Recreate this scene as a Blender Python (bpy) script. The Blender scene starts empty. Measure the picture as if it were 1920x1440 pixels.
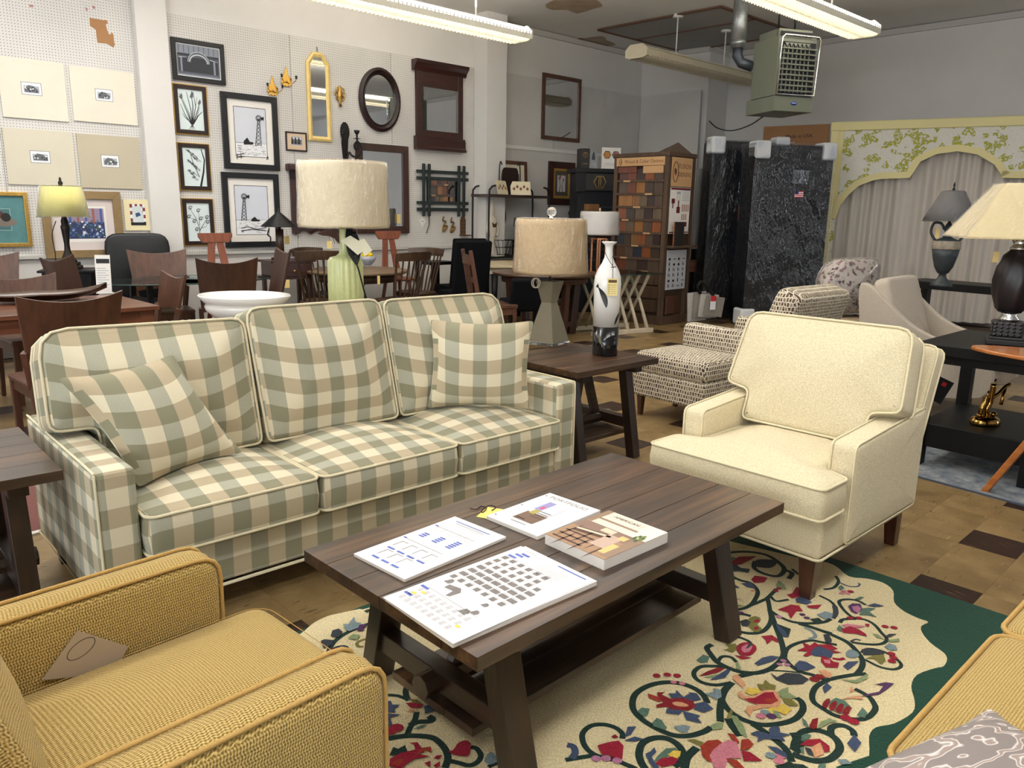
import bpy, bmesh, math, random
from mathutils import Vector, Matrix
S = bpy.context.scene
C = S.collection
R = math.radians
# ---------------------------------------------------------------- camera
EYE = Vector((0, 0, 1.43)); FPX = 1460.0; PITCH = R(12.5); ROLL = R(0.9)
_fw = Vector((0, math.cos(PITCH), -math.sin(PITCH))); _r0 = Vector((1, 0, 0)); _u0 = _r0.cross(_fw)
CR = _r0 * math.cos(ROLL) + _u0 * math.sin(ROLL)
CU = -_r0 * math.sin(ROLL) + _u0 * math.cos(ROLL)
cam = bpy.data.cameras.new('camera'); cam.sensor_width = 36; cam.lens = 36 * FPX / 1920; cam.clip_start = .05; cam.clip_end = 200
camo = bpy.data.objects.new('camera', cam); C.objects.link(camo); S.camera = camo
camo.matrix_world = Matrix.Translation(EYE) @ Matrix((CR, CU, -_fw)).transposed().to_4x4()
# ---------------------------------------------------------------- world, light, exposure
W = bpy.data.worlds.new('world'); S.world = W; W.use_nodes = True
W.node_tree.nodes['Background'].inputs[0].default_value = (.75, .85, 1, 1)
W.node_tree.nodes['Background'].inputs[1].default_value = 0.15
S.view_settings.view_transform = 'Standard'; S.view_settings.look = 'None'
S.view_settings.gamma = 1; S.view_settings.use_curve_mapping = False
S.view_settings.exposure = -0.38
def area_light(loc, size, power, col, rot):
    l = bpy.data.lights.new('lamp', 'AREA'); l.shape = 'RECTANGLE'; l.size, l.size_y = size; l.energy = power; l.color = col
    o = bpy.data.objects.new('lamp', l); C.objects.link(o); o.location = loc; o.rotation_euler = rot; return o
LAMP = (1, .975, .935); DAY = (.86, .93, 1)
# fluorescent rows of the shop that hang outside the frame, all along the 44 degree axis of the room: one lamp down, and a stronger upward one added to brighten ceiling and walls
for (x, y, p) in ((-3.2, 6.4, 46), (-5.5, 4.2, 26), (-7.8, 2.0, 20), (.5, 5.7, 36), (-1.8, 3.5, 31), (-4.1, 1.3, 31), (3.9, 3.9, 22), (1.6, 1.7, 30), (-.7, -.5, 30)):
    area_light((x, y, 3.42), (2.4, .3), p, LAMP, (0, 0, R(44)))
    area_light((x, y, 3.50), (2.4, .3), p * 2.4, LAMP, (R(180), 0, R(44)))
# daylight through the shop front behind the camera
for (x, y, p) in ((-8.6, -.7, 25), (-5.1, -4.2, 300), (-2.2, -7.0, 330)):
    area_light((x, y, 1.95), (4.2, 2.7), p, DAY, (R(90), 0, R(-46.4)))

# glazed side door: its daylight glances off the wrapped mattresses
area_light((10.98, 3.56, 1.3), (1.8, 2.3), 80, DAY, (R(90), 0, R(45)))

def at(px, py, z):                      # point of the horizontal plane z seen at a pixel of the 1920x1440 photograph
    d = _fw * FPX + CR * (px - 960) - CU * (py - 720)
    return EYE + d * ((z - EYE.z) / d.z)
def aty(px, py, y):
    d = _fw * FPX + CR * (px - 960) - CU * (py - 720)
    return EYE + d * (y / d.y)
def aton(px, py, p0, n):                # point of the plane (p0, n) seen at a pixel
    d = _fw * FPX + CR * (px - 960) - CU * (py - 720)
    return EYE + d * ((Vector(p0) - EYE).dot(n) / d.dot(n))

# ---------------------------------------------------------------- materials
def lin(c):
    return tuple(((v / 255 / 12.92) if v / 255 <= .04045 else ((v / 255 + .055) / 1.055) ** 2.4) for v in c[:3]) + (1,)
class NT:
    def __init__(s, m): s.t = m.node_tree; s.b = s.t.nodes['Principled BSDF']
    def n(s, typ, ins=None, **kw):
        q = s.t.nodes.new('ShaderNode' + typ)
        for k, v in kw.items(): setattr(q, k, v)
        for k, v in (ins or {}).items(): s.put(q.inputs[k], v)
        return q
    def put(s, sock, v):
        if isinstance(v, bpy.types.NodeSocket): s.t.links.new(v, sock)
        elif isinstance(v, bpy.types.Node): s.t.links.new(v.outputs[0], sock)
        else: sock.default_value = v
    def math(s, op, a, b=0.0, c=None):
        ins = {0: a, 1: b}
        if c is not None: ins[2] = c
        return s.n('Math', ins, operation=op).outputs[0]
    def mix(s, f, a, b, mode='MIX'):
        q = s.n('Mix', None, data_type='RGBA', blend_type=mode); s.put(q.inputs[0], f); s.put(q.inputs[6], a); s.put(q.inputs[7], b)
        return q.outputs[2]
    def coord(s, which='Object', scale=(1, 1, 1), rot=(0, 0, 0)):
        t = s.n('TexCoord').outputs[which]
        return s.n('Mapping', {0: t, 'Scale': scale, 'Rotation': rot}).outputs[0]
    def noise(s, vec, scale, detail=3, rough=.5):
        return s.n('TexNoise', {'Vector': vec, 'Scale': scale, 'Detail': detail, 'Roughness': rough}).outputs[0]
    def ramp(s, f, stops):
        q = s.n('ValToRGB', {0: f}); e = q.color_ramp.elements
        while len(e) < len(stops): e.new(.5)
        for i, (p, c) in enumerate(stops): e[i].position = p; e[i].color = c if len(c) == 4 and max(c) <= 1 else lin(c)
        return q.outputs[0]
    def bump(s, h, strength=.3, dist=.01):
        b = s.n('Bump', {'Height': h, 'Strength': strength, 'Distance': dist}); s.put(s.b.inputs['Normal'], b.outputs[0]); return b
MATS = {}
def M(name, col, rough=.55, metal=0, var=0, vs=8, bump=0, bs=60, spec=.5, coat=0, emit=0, stretch=(1, 1, 1), trans=0, ior=1.45):
    if name in MATS: return MATS[name]
    m = bpy.data.materials.new(name); m.use_nodes = True; t = NT(m); b = t.b; MATS[name] = m
    c = lin(col); b.inputs['Base Color'].default_value = c; b.inputs['Roughness'].default_value = rough; b.inputs['Metallic'].default_value = metal
    b.inputs['Specular IOR Level'].default_value = spec; b.inputs['IOR'].default_value = ior
    if coat: b.inputs['Coat Weight'].default_value = coat; b.inputs['Coat Roughness'].default_value = .1
    if trans: b.inputs['Transmission Weight'].default_value = trans
    if emit: b.inputs['Emission Color'].default_value = c; b.inputs['Emission Strength'].default_value = emit
    if var:
        n = t.noise(t.coord(scale=stretch), vs, 4, .6)
        d = [max(0, v * (1 - var)) for v in c[:3]] + [1]; l = [min(1, v * (1 + var)) for v in c[:3]] + [1]
        t.put(b.inputs['Base Color'], t.ramp(n, [(.3, tuple(d)), (.7, tuple(l))]))
    if bump: t.bump(t.noise(t.coord(scale=stretch), bs, 3), bump, .004)
    return m
def wood(name, dark, light, axis=0, scale=1, rough=.45, coat=.15, patch=None):
    if name in MATS: return MATS[name]
    m = bpy.data.materials.new(name); m.use_nodes = True; t = NT(m); MATS[name] = m
    sc = [26 * scale] * 3; sc[axis] = 1.7 * scale
    oi = t.n('ObjectInfo').outputs['Random']
    v = t.n('VectorMath', {0: t.coord(scale=tuple(sc)), 1: t.n('CombineXYZ', {0: t.math('MULTIPLY', oi, 37.0), 1: t.math('MULTIPLY', oi, 91.0), 2: 0.0}).outputs[0]}, operation='ADD').outputs[0]
    g = t.noise(v, 1, 5, .65)
    col = t.ramp(g, [(.25, dark), (.5, tuple((a + b) / 2 for a, b in zip(dark, light))), (.78, light)])
    if patch:
        sp = [3.2] * 3; sp[axis] = .8
        f = t.noise(t.coord(scale=tuple(sp)), 1.3, 3, .5)
        col = t.mix(t.ramp(f, [(.42, (0, 0, 0, 1)), (.62, (1, 1, 1, 1))]), col, t.mix(.62, col, lin(patch)))
    t.put(t.b.inputs['Base Color'], col); t.b.inputs['Roughness'].default_value = rough; t.b.inputs['Coat Weight'].default_value = coat; t.b.inputs['Coat Roughness'].default_value = .2
    t.bump(g, .25, .003); return m
def wrap_mat(name, tint=(255, 255, 255), clear=.80, scale=13, strength=1.0, stretch=(1, 1, .35), rough=.06):
    # thin crumpled clear film: mostly see-through, with sharp wrinkled reflections
    if name in MATS: return MATS[name]
    m = bpy.data.materials.new(name); m.use_nodes = True; t = NT(m); MATS[name] = m
    out = t.t.nodes['Material Output']
    h = t.noise(t.coord(scale=stretch), scale, 5, .62)
    r = t.math('ABSOLUTE', t.math('SUBTRACT', h, .5))
    bp = t.n('Bump', {'Height': r, 'Strength': strength, 'Distance': .22})
    gl = t.n('BsdfGlossy', {'Color': (1, 1, 1, 1), 'Roughness': rough, 'Normal': bp.outputs[0]})
    tr = t.n('BsdfTransparent', {'Color': lin(tint)})
    fr = t.n('Fresnel', {'IOR': 1.45})
    f = t.math('ADD', t.math('MULTIPLY', fr.outputs[0], .8), .035)
    mx = t.n('MixShader', {0: f, 1: tr.outputs[0], 2: gl.outputs[0]}); t.put(out.inputs[0], mx.outputs[0]); return m

# ---------------------------------------------------------------- mesh builder
class MB:
    def __init__(s): s.v = []; s.f = []; s.m = []; s.s = []
    def add(s, vs, fs, mat=0, smooth=False, X=None):
        k = len(s.v)
        s.v += [tuple(X @ Vector(p)) if X is not None else tuple(p) for p in vs]
        for f in fs: s.f.append(tuple(i + k for i in f)); s.m.append(mat); s.s.append(smooth)
        return s
    def box(s, c, d, mat=0, X=None, rz=0):
        a, b, h = d[0] / 2, d[1] / 2, d[2] / 2
        vs = [Vector((x, y, z)) for z in (-h, h) for (x, y) in ((-a, -b), (a, -b), (a, b), (-a, b))]
        if rz: q = Matrix.Rotation(rz, 3, 'Z'); vs = [q @ v for v in vs]
        vs = [v + Vector(c) for v in vs]
        return s.add(vs, [(3, 2, 1, 0), (4, 5, 6, 7), (0, 1, 5, 4), (1, 2, 6, 5), (2, 3, 7, 6), (3, 0, 4, 7)], mat, False, X)
    def bx(s, x0, x1, y0, y1, z0, z1, mat=0, X=None):
        return s.box(((x0 + x1) / 2, (y0 + y1) / 2, (z0 + z1) / 2), (x1 - x0, y1 - y0, z1 - z0), mat, X)
    def bar(s, p, q, w, h, mat=0, up=(0, 0, 1), taper=1):
        p, q = Vector(p), Vector(q); d = (q - p).normalized(); u = Vector(up)
        if abs(d.dot(u)) > .99: u = Vector((0, 1, 0))
        x = d.cross(u).normalized(); y = x.cross(d)
        vs = [o + x * a * w / 2 * k + y * b * h / 2 * k for o, k in ((p, 1), (q, taper)) for a, b in ((-1, -1), (1, -1), (1, 1), (-1, 1))]
        return s.add(vs, [(3, 2, 1, 0), (4, 5, 6, 7), (0, 1, 5, 4), (1, 2, 6, 5), (2, 3, 7, 6), (3, 0, 4, 7)], mat)
    def lathe(s, prof, n=24, c=(0, 0, 0), mat=0, X=None, sx=1, sy=1, a0=0, a1=2 * math.pi, flute=None, twist=0, smooth=True):
        full = abs(a1 - a0 - 2 * math.pi) < 1e-6; cols = n if full else n + 1
        vs = []
        for (r, z) in prof:
            for i in range(cols):
                a = a0 + (a1 - a0) * i / n; rr = r
                if flute: rr = r * flute(a + twist * z, z)
                vs.append((c[0] + rr * math.cos(a) * sx, c[1] + rr * math.sin(a) * sy, c[2] + z))
        fs = []
        for j in range(len(prof) - 1):
            for i in range(n):
                k = (i + 1) % cols
                fs.append((j * cols + i, j * cols + k, (j + 1) * cols + k, (j + 1) * cols + i))
        if full:
            if prof[0][0] > 1e-5: fs.append(tuple(range(cols - 1, -1, -1)))
            if prof[-1][0] > 1e-5: fs.append(tuple((len(prof) - 1) * cols + i for i in range(cols)))
        return s.add(vs, fs, mat, smooth, X)
    def cyl(s, p, q, r, r2=None, n=12, mat=0, smooth=True):
        return s.tube([p, q], r, n, mat=mat, radii=[r, r if r2 is None else r2], smooth=smooth)
    def tube(s, pts, r, n=6, closed=False, mat=0, radii=None, smooth=True, flat=1):
        P = [Vector(p) for p in pts]; k = len(P); vs = []; last = None
        for i, p in enumerate(P):
            a = P[(i - 1) % k] if (closed or i) else p; b = P[(i + 1) % k] if (closed or i < k - 1) else p
            d = (b - a); d = d.normalized() if d.length > 1e-9 else Vector((0, 0, 1))
            if last is None:
                u = Vector((0, 0, 1)) if abs(d.z) < .9 else Vector((1, 0, 0))
                x = d.cross(u).normalized()
            else:
                x = (last - d * last.dot(d)); x = x.normalized() if x.length > 1e-6 else d.orthogonal().normalized()
            last = x; y = d.cross(x); rr = radii[i] if radii else r
            for j in range(n):
                t = 2 * math.pi * j / n; vs.append(p + x * math.cos(t) * rr + y * math.sin(t) * rr * flat)
        fs = []
        for i in range(k if closed else k - 1):
            o = (i + 1) % k
            for j in range(n):
                jj = (j + 1) % n; fs.append((i * n + j, i * n + jj, o * n + jj, o * n + j))
        if not closed: fs.append(tuple(range(n - 1, -1, -1))); fs.append(tuple((k - 1) * n + j for j in range(n)))
        return s.add(vs, fs, mat, smooth)
    def prism(s, poly, z0, z1, mat=0, X=None, smooth=False):
        # closed outline (x, y) extruded in z
        k = len(poly); a = sum(poly[i][0] * poly[(i + 1) % k][1] - poly[(i + 1) % k][0] * poly[i][1] for i in range(k))
        if a < 0: poly = list(poly)[::-1]
        vs = [(x, y, z0) for x, y in poly] + [(x, y, z1) for x, y in poly]
        fs = [tuple(range(k - 1, -1, -1)), tuple(range(k, 2 * k))] + [(i, (i + 1) % k, k + (i + 1) % k, k + i) for i in range(k)]
        return s.add(vs, fs, mat, smooth, X)
    def poly(s, pts, mat=0, X=None): return s.add(pts, [tuple(range(len(pts)))], mat, False, X)
    def ball(s, c, r, n=12, mat=0, sz=1, sx=1, sy=1):
        return s.lathe([(r * math.sin(math.pi * i / n) if 0 < i < n else 0, -r * sz * math.cos(math.pi * i / n)) for i in range(n + 1)], max(8, n), c, mat, None, sx, sy)
    def slab(s, outline, h, r, crown=(0, 0), mat=0, X=None, bulge=0.0, rings=5, center=None):
        if center: return s.tpad(outline, h, r, crown, mat, X, bulge)
        # upholstered pad: outline (x, y) counter-clockwise and star-shaped about its mean, thickness h, edge radius r
        k = len(outline); O = [Vector((p[0], p[1])) for p in outline]
        c = Vector(center) if center else sum(O, Vector((0, 0))) / k
        nrm = []
        for i in range(k):
            d = (O[(i + 1) % k] - O[i - 1]).normalized(); nrm.append(Vector((d.y, -d.x)))
        prof = []
        def scale_ring(t, z): prof.append(('s', t, z))
        for i in range(rings):
            t = (i / rings) ** .8 if i else 0
            prof.append(('s', t * .97, -h / 2 - crown[1] * (1 - t * t) ** 1.3))
        for i in range(4):
            a = math.pi / 2 * i / 3; prof.append(('o', r * (1 - math.sin(a)), -h / 2 + r * (1 - math.cos(a))))
        prof.append(('o', -bulge, 0))
        for i in range(4):
            a = math.pi / 2 * i / 3; prof.append(('o', r * (1 - math.cos(a)), h / 2 - r * (1 - math.sin(a))))
        for i in range(rings - 1, -1, -1):
            t = (i / rings) ** .8 if i else 0
            prof.append(('s', t * .97, h / 2 + crown[0] * (1 - t * t) ** 1.3))
        rad = [(O[i] - nrm[i] * r - c).length for i in range(k)]; ang = [math.atan2((O[i] - c).y, (O[i] - c).x) for i in range(k)]
        soft = []
        for i in range(k):
            ws = [(max(0, math.cos(ang[i] - ang[j])) ** 6, rad[j]) for j in range(k)]; soft.append(min(rad[i] * 1.15, sum(w * q for w, q in ws) / sum(w for w, q in ws)))
        vs = []
        for typ, a, z in prof:
            for i in range(k):
                if typ == 's':
                    q = O[i] - nrm[i] * r; p = c + (q - c) * (a * (a * a + (1 - a * a) * soft[i] / max(rad[i], 1e-6)))
                else: p = O[i] - nrm[i] * a
                vs.append((p.x, p.y, z))
        fs = []
        for j in range(len(prof) - 1):
            for i in range(k):
                o = (i + 1) % k
                if prof[j][1] == 0 and prof[j][0] == 's' and j == 0: fs.append((j * k, (j + 1) * k + o, (j + 1) * k + i))
                elif j == len(prof) - 2: fs.append((j * k + i, j * k + o, (j + 1) * k))
                else: fs.append((j * k + i, j * k + o, (j + 1) * k + o, (j + 1) * k + i))
        return s.add(vs, fs, mat, True, X)
    def tpad(s, outline, h, r, crown, mat, X, bulge):
        # the same pad for outlines with notches: faces filled by triangulation, puffed by distance from the edge
        from mathutils.geometry import delaunay_2d_cdt
        k = len(outline); O = [Vector((p[0], p[1])) for p in outline]; nrm = []
        for i in range(k): d = (O[(i + 1) % k] - O[i - 1]).normalized(); nrm.append(Vector((d.y, -d.x)))
        prof = [(r * (1 - math.sin(a)), -h / 2 + r * (1 - math.cos(a))) for a in (0, .52, 1.05, 1.57)] + [(-bulge, 0)] + [(r * (1 - math.cos(a)), h / 2 - r * (1 - math.sin(a))) for a in (0, .52, 1.05, 1.57)]
        vs = [(O[i].x - nrm[i].x * a, O[i].y - nrm[i].y * a, z) for a, z in prof for i in range(k)]; n = len(prof)
        fs = [(j * k + i, j * k + (i + 1) % k, (j + 1) * k + (i + 1) % k, (j + 1) * k + i) for j in range(n - 1) for i in range(k)]
        ins = [O[i] - nrm[i] * r for i in range(k)]
        def dist(p):
            b = 9
            for i in range(k):
                a_, e = ins[i], ins[(i + 1) % k] - ins[i]; t = max(0, min(1, (p - a_).dot(e) / max(e.dot(e), 1e-9))); b = min(b, (p - a_ - e * t).length)
            return b
        xs = [p.x for p in ins]; ys = [p.y for p in ins]; g = .026; pts = []
        for i in range(int((max(xs) - min(xs)) / g)):
            for j in range(int((max(ys) - min(ys)) / g)):
                p = Vector((min(xs) + g * (i + .5 + .25 * (j % 2)), min(ys) + g * (j + .5))); w = False
                for q in range(k):
                    a_, b_ = ins[q], ins[(q + 1) % k]
                    if (a_.y > p.y) != (b_.y > p.y) and p.x < a_.x + (p.y - a_.y) / (b_.y - a_.y) * (b_.x - a_.x): w = not w
                if w and dist(p) > .010: pts.append(p)
        res = delaunay_2d_cdt(ins + pts, [], [list(range(k))], 1, 1e-5); D_ = [min(1, dist(p) / .22) for p in res[0]]
        for sg, cr in ((1, crown[0]), (-1, crown[1])):
            o = len(vs); vs += [(p.x, p.y, sg * (h / 2 + cr * math.sin(q * math.pi / 2))) for p, q in zip(res[0], D_)]
            fs += [tuple(o + i for i in (f if sg > 0 else f[::-1])) for f in res[2]]
        return s.add(vs, fs, mat, True, X)
    def text(s, txt, size, X, mat=0, align='CENTER', depth=0):
        cu = bpy.data.curves.new('t', 'FONT'); cu.body = txt; cu.size = size; cu.align_x = align; cu.align_y = 'CENTER'; cu.resolution_u = 2; cu.extrude = depth
        o = bpy.data.objects.new('t', cu); C.objects.link(o)
        me = o.to_mesh()
        s.add([v.co for v in me.vertices], [tuple(p.vertices) for p in me.polygons], mat, False, X)
        o.to_mesh_clear(); bpy.data.objects.remove(o); bpy.data.curves.remove(cu); return s
    def mesh(s, name, mats, uv=False):
        me = bpy.data.meshes.new(name); me.from_pydata(s.v, [], s.f)
        mats = mats if isinstance(mats, (list, tuple)) else [mats]
        for m in mats: me.materials.append(m)
        me.polygons.foreach_set('material_index', [min(i, len(mats) - 1) for i in s.m]); me.polygons.foreach_set('use_smooth', s.s)
        me.update()
        if uv:
            ul = me.uv_layers.new(name='uv')
            for p in me.polygons:
                n = p.normal; ax = max(range(3), key=lambda i: abs(n[i]))
                for li in p.loop_indices:
                    v = me.vertices[me.loops[li].vertex_index].co
                    ul.data[li].uv = (v.x, v.y + v.z) if ax != 0 else (v.y, v.z + .03)
        return me
    def build(s, name, mats, parent=None, loc=(0, 0, 0), rot=(0, 0, 0), bevel=0, seg=2, sub=0, uv=False, label=None, kind=None, solid=0):
        o = bpy.data.objects.new(name, s.mesh(name, mats, uv)); C.objects.link(o)
        o.location = loc; o.rotation_euler = rot
        if parent is not None: o.parent = parent
        if solid: q = o.modifiers.new('s', 'SOLIDIFY'); q.thickness = solid
        if bevel: q = o.modifiers.new('b', 'BEVEL'); q.width = bevel; q.segments = seg; q.limit_method = 'ANGLE'; q.angle_limit = R(40); q.harden_normals = False
        if sub: q = o.modifiers.new('u', 'SUBSURF'); q.levels = sub; q.render_levels = sub
        if label: o['label'] = label
        if kind: o['kind'] = kind
        return o
def thing(name, label, cat, loc=(0, 0, 0), rz=0, group=None):
    o = bpy.data.objects.new(name, None); C.objects.link(o); o.empty_display_size = .1
    o.location = loc; o.rotation_euler = (0, 0, R(rz)); o['label'] = label; o['category'] = cat
    if group: o['group'] = group
    return o
def tag(o, label, cat, group=None):
    o['label'] = label; o['category'] = cat
    if group: o['group'] = group
    return o
def struct(o): o['kind'] = 'structure'; return o
def dup(root, loc, rz, label=None, group=None, scale=None):
    def cp(o, par):
        c = o.copy(); C.objects.link(c)
        if par is not None: c.parent = par
        for ch in o.children: cp(ch, c)
        return c
    r = cp(root, None); r.location = loc; r.rotation_euler = (0, 0, R(rz))
    if label: r['label'] = label
    if group: r['group'] = group
    if scale: r.scale = scale
    return r
def rrect(x0, x1, y0, y1, r, n=5, m=6):
    # rounded rectangle outline, counter-clockwise, with extra points along the sides
    pts = []
    for cx, cy, a in ((x1 - r, y0 + r, -90), (x1 - r, y1 - r, 0), (x0 + r, y1 - r, 90), (x0 + r, y0 + r, 180)):
        for i in range(n): t = R(a + 90 * i / (n - 1)); pts.append((cx + r * math.cos(t), cy + r * math.sin(t)))
    out = []
    for i, p in enumerate(pts):
        q = pts[(i + 1) % len(pts)]; out.append(p); d = math.hypot(q[0] - p[0], q[1] - p[1])
        if d > .05:
            for j in range(1, m): out.append((p[0] + (q[0] - p[0]) * j / m, p[1] + (q[1] - p[1]) * j / m))
    return out
def roundpoly(pts, r, n=4, m=5):
    out = []; k = len(pts)
    for i in range(k):
        p = Vector(pts[i]); a = Vector(pts[i - 1]); b = Vector(pts[(i + 1) % k])
        rr = r[i] if isinstance(r, (list, tuple)) else r
        da, db = (a - p), (b - p); rr = min(rr, da.length * .45, db.length * .45)
        s, e = p + da.normalized() * rr, p + db.normalized() * rr
        for j in range(n): t = j / (n - 1); q = s * (1 - t) ** 2 + p * 2 * t * (1 - t) + e * t * t; out.append((q.x, q.y))
    res = []
    for i, p in enumerate(out):
        q = out[(i + 1) % len(out)]; res.append(p); d = math.hypot(q[0] - p[0], q[1] - p[1])
        if d > .06:
            for j in range(1, m): res.append((p[0] + (q[0] - p[0]) * j / m, p[1] + (q[1] - p[1]) * j / m))
    return res
def piping(outline, z, r, off=0):
    return [(p[0], p[1], z) for p in outline]
def smooth_path(pts, n=6, closed=False):
    P = [Vector(p) for p in pts]; k = len(P); out = []
    rng = range(k if closed else k - 1)
    for i in rng:
        p0 = P[(i - 1) % k] if closed or i else P[0]; p1 = P[i]; p2 = P[(i + 1) % k]; p3 = P[(i + 2) % k] if closed or i + 2 < k else P[-1]
        for j in range(n):
            t = j / n
            out.append(.5 * ((2 * p1) + (p2 - p0) * t + (2 * p0 - 5 * p1 + 4 * p2 - p3) * t * t + (3 * p1 - p0 - 3 * p2 + p3) * t ** 3))
    if not closed: out.append(P[-1])
    return out
# ================================================================ the room
AA = 43.6; K = Vector((2.08, 13.78, 0)); A = Vector((math.cos(R(AA)), math.sin(R(AA)), 0)); NA = Vector((A.y, -A.x, 0))
BA = -44.75; B = Vector((math.cos(R(BA)), math.sin(R(BA)), 0)); NB = Vector((B.y, -B.x, 0)) * 1
HC = 4.0
def onA(px, py, off=0):                 # (s, z) of a pixel on the left wall, s measured along it from its far corner
    p = aton(px, py, K + NA * off, NA); return (p - K).dot(A), p.z
def ptA(s, z, off=0): p = K + A * s + NA * off; return Vector((p.x, p.y, z))
m_wall = M('wall_paint', (214, 211, 207), .8, var=.035, vs=1.3, bump=.08, bs=40)
m_ceil = M('ceiling_paint', (222, 221, 218), .9, var=.05, vs=.7)
m_white = M('white_paint', (224, 222, 216), .5)
def floor_mat():
    m = bpy.data.materials.new('vinyl_tile'); m.use_nodes = True; t = NT(m); MATS['vinyl_tile'] = m
    oi = t.n('ObjectInfo').outputs['Random']
    co = t.coord(); off = t.n('CombineXYZ', {0: t.math('MULTIPLY', oi, 71.0), 1: t.math('MULTIPLY', oi, 33.0), 2: 0.0}).outputs[0]
    v = t.n('VectorMath', {0: co, 1: off}, operation='ADD').outputs[0]
    def streak(rot, sc, seed):
        q = t.n('Mapping', {0: v, 'Scale': (sc[0], sc[1], 1), 'Rotation': (0, 0, rot), 'Location': (seed, seed * 2, 0)}).outputs[0]
        return t.noise(q, 1, 3, .6)
    n1 = streak(0, (9, 60), 3); n2 = streak(R(90), (9, 60), 9); n = t.n('Mix', {0: t.math('GREATER_THAN', t.math('FRACT', t.math('MULTIPLY', oi, 7.3)), .5), 2: n1, 3: n2}).outputs[0]
    base = t.ramp(t.noise(v, 5, 4, .6), [(.3, (112, 90, 58)), (.5, (134, 110, 72)), (.7, (152, 128, 88))])
    dk = t.math('GREATER_THAN', n, .665); lt = t.math('LESS_THAN', n, .33)
    col = t.mix(dk, t.mix(t.math('MULTIPLY', lt, .55), base, lin((176, 156, 118))), lin((62, 42, 26)))
    t.put(t.b.inputs['Base Color'], col); t.b.inputs['Roughness'].default_value = .34; t.bump(t.noise(v, 25, 2), .06, .003); return m
def dark_tile_mat():
    m = bpy.data.materials.new('dark_tile'); m.use_nodes = True; t = NT(m); MATS['dark_tile'] = m
    v = t.coord('Object', (60, 9, 1)); n = t.noise(v, 1, 3, .6)
    col = t.ramp(n, [(.32, (34, 22, 17)), (.62, (54, 37, 29)), (.72, (128, 96, 70))])
    t.put(t.b.inputs['Base Color'], col); t.b.inputs['Roughness'].default_value = .35; return m
m_tile = floor_mat(); m_dark = dark_tile_mat()
def quad(pts, name, m, thick, nrm):     # a wall slab from a base line upward
    pass
fl = struct(MB().box((1.5, 4, -.06), (44, 44, .1), 0).build('floor', M('tile_joint', (74, 58, 40), .8)))
# nine inch vinyl tiles, laid square to the shop: every third one dark in both directions
TS = .2286; FA = 44.0; fu = Vector((math.cos(R(FA)), math.sin(R(FA)), 0)); fw_ = Vector((fu.y, -fu.x, 0))
tile_me = MB().box((0, 0, -.004), (TS - .0006, TS - .0006, .008)).mesh('tile', m_tile); dark_me = MB().box((0, 0, -.004), (TS - .0012, TS - .0012, .008)).mesh('dark_tile', m_dark)
U0, W0 = 3.05, -.955
cells = []
for i in range(-60, 80):
    for j in range(-70, 60):
        p = fu * (U0 + TS * (i + .5)) + fw_ * (W0 + TS * (j + .5))
        if p.y < .6: continue
        if abs(p.x) > .69 * p.y + .5 or p.y > 15: continue
        q = (p - K); s_, t_ = q.dot(A), q.dot(B)
        if s_ > -.05 or t_ < .1 or t_ > 12: continue
        cells.append((p.y, p, i % 3 == 0 and j % 3 == 0))
def seen_floor(p):                       # where the photograph shows bare floor: those tiles become single objects
    x, y = p.x, p.y
    if 2.2 < y < 4.9 and 1.35 < x < 3.1: return True
    if 4.2 < y < 6.6 and .3 < x < 2.0: return True
    if 6.6 < y < 9.4 and .45 < x < 2.3: return True
    if 2.3 < y < 2.9 and -1.1 < x < -.2: return True
    return False
cells.sort(key=lambda c: c[0])
single = [c for c in cells if seen_floor(c[1])]; single.sort(key=lambda c: (not c[2], c[0]))
single, rest = single[:298], single[298:] + [c for c in cells if not seen_floor(c[1])]
for _, p, d in single:
    o = bpy.data.objects.new('tile', dark_me if d else tile_me); C.objects.link(o); o.parent = fl; o.location = p; o.rotation_euler = (0, 0, R(FA))
mb = MB()
for _, p, d in rest: mb.box((p.x, p.y, -.004), (TS - .0012, TS - .0012, .008), int(d), rz=R(FA))
mb.build('tile_field', [m_tile, m_dark], fl, kind='stuff')

def wall_slab(name, p, q, z0=0, z1=HC, thick=.15, side=1, m=m_wall, parent=None):
    p, q = Vector(p), Vector(q); d = (q - p).normalized(); n = Vector((-d.y, d.x, 0)) * side * thick
    mb = MB(); base = [p, q, q + n, p + n]
    mb.prism([(v.x, v.y) for v in base], z0, z1); o = mb.build(name, m, parent); return o
far_end = K - A * 18; c1 = Vector((3.02, 13.01, 0)); c2 = Vector((3.457, 13.49, 0)); bEnd = c2 + B * 12.4
wl = struct(wall_slab('wall_left', far_end, K))
wb = struct(wall_slab('wall_back', K, c1)); struct(wall_slab('wall_back_return', c1, c2)); wr = struct(wall_slab('wall_right', c2, bEnd))
fEnd = bEnd - A * 18.6
struct(wall_slab('wall_far_right', bEnd, fEnd)); struct(wall_slab('wall_front', fEnd, far_end))
mb = MB(); mb.prism([(v.x, v.y) for v in (far_end - B, K + A * .5 - B * .3, c2 + A * .6, bEnd + A + B, fEnd + B - A)], HC, HC + .1); cl = struct(mb.build('ceiling', m_ceil))
# pilasters on the left wall
for i, (s0, s1, dep) in enumerate(((-8.09, -7.79, .10), (-3.66 - .02, -3.32, .27))):
    o = struct(wall_slab('trim_%d' % (1 + i), ptA(s0, 0, dep), ptA(s1, 0, dep), thick=dep, m=m_wall))
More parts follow.
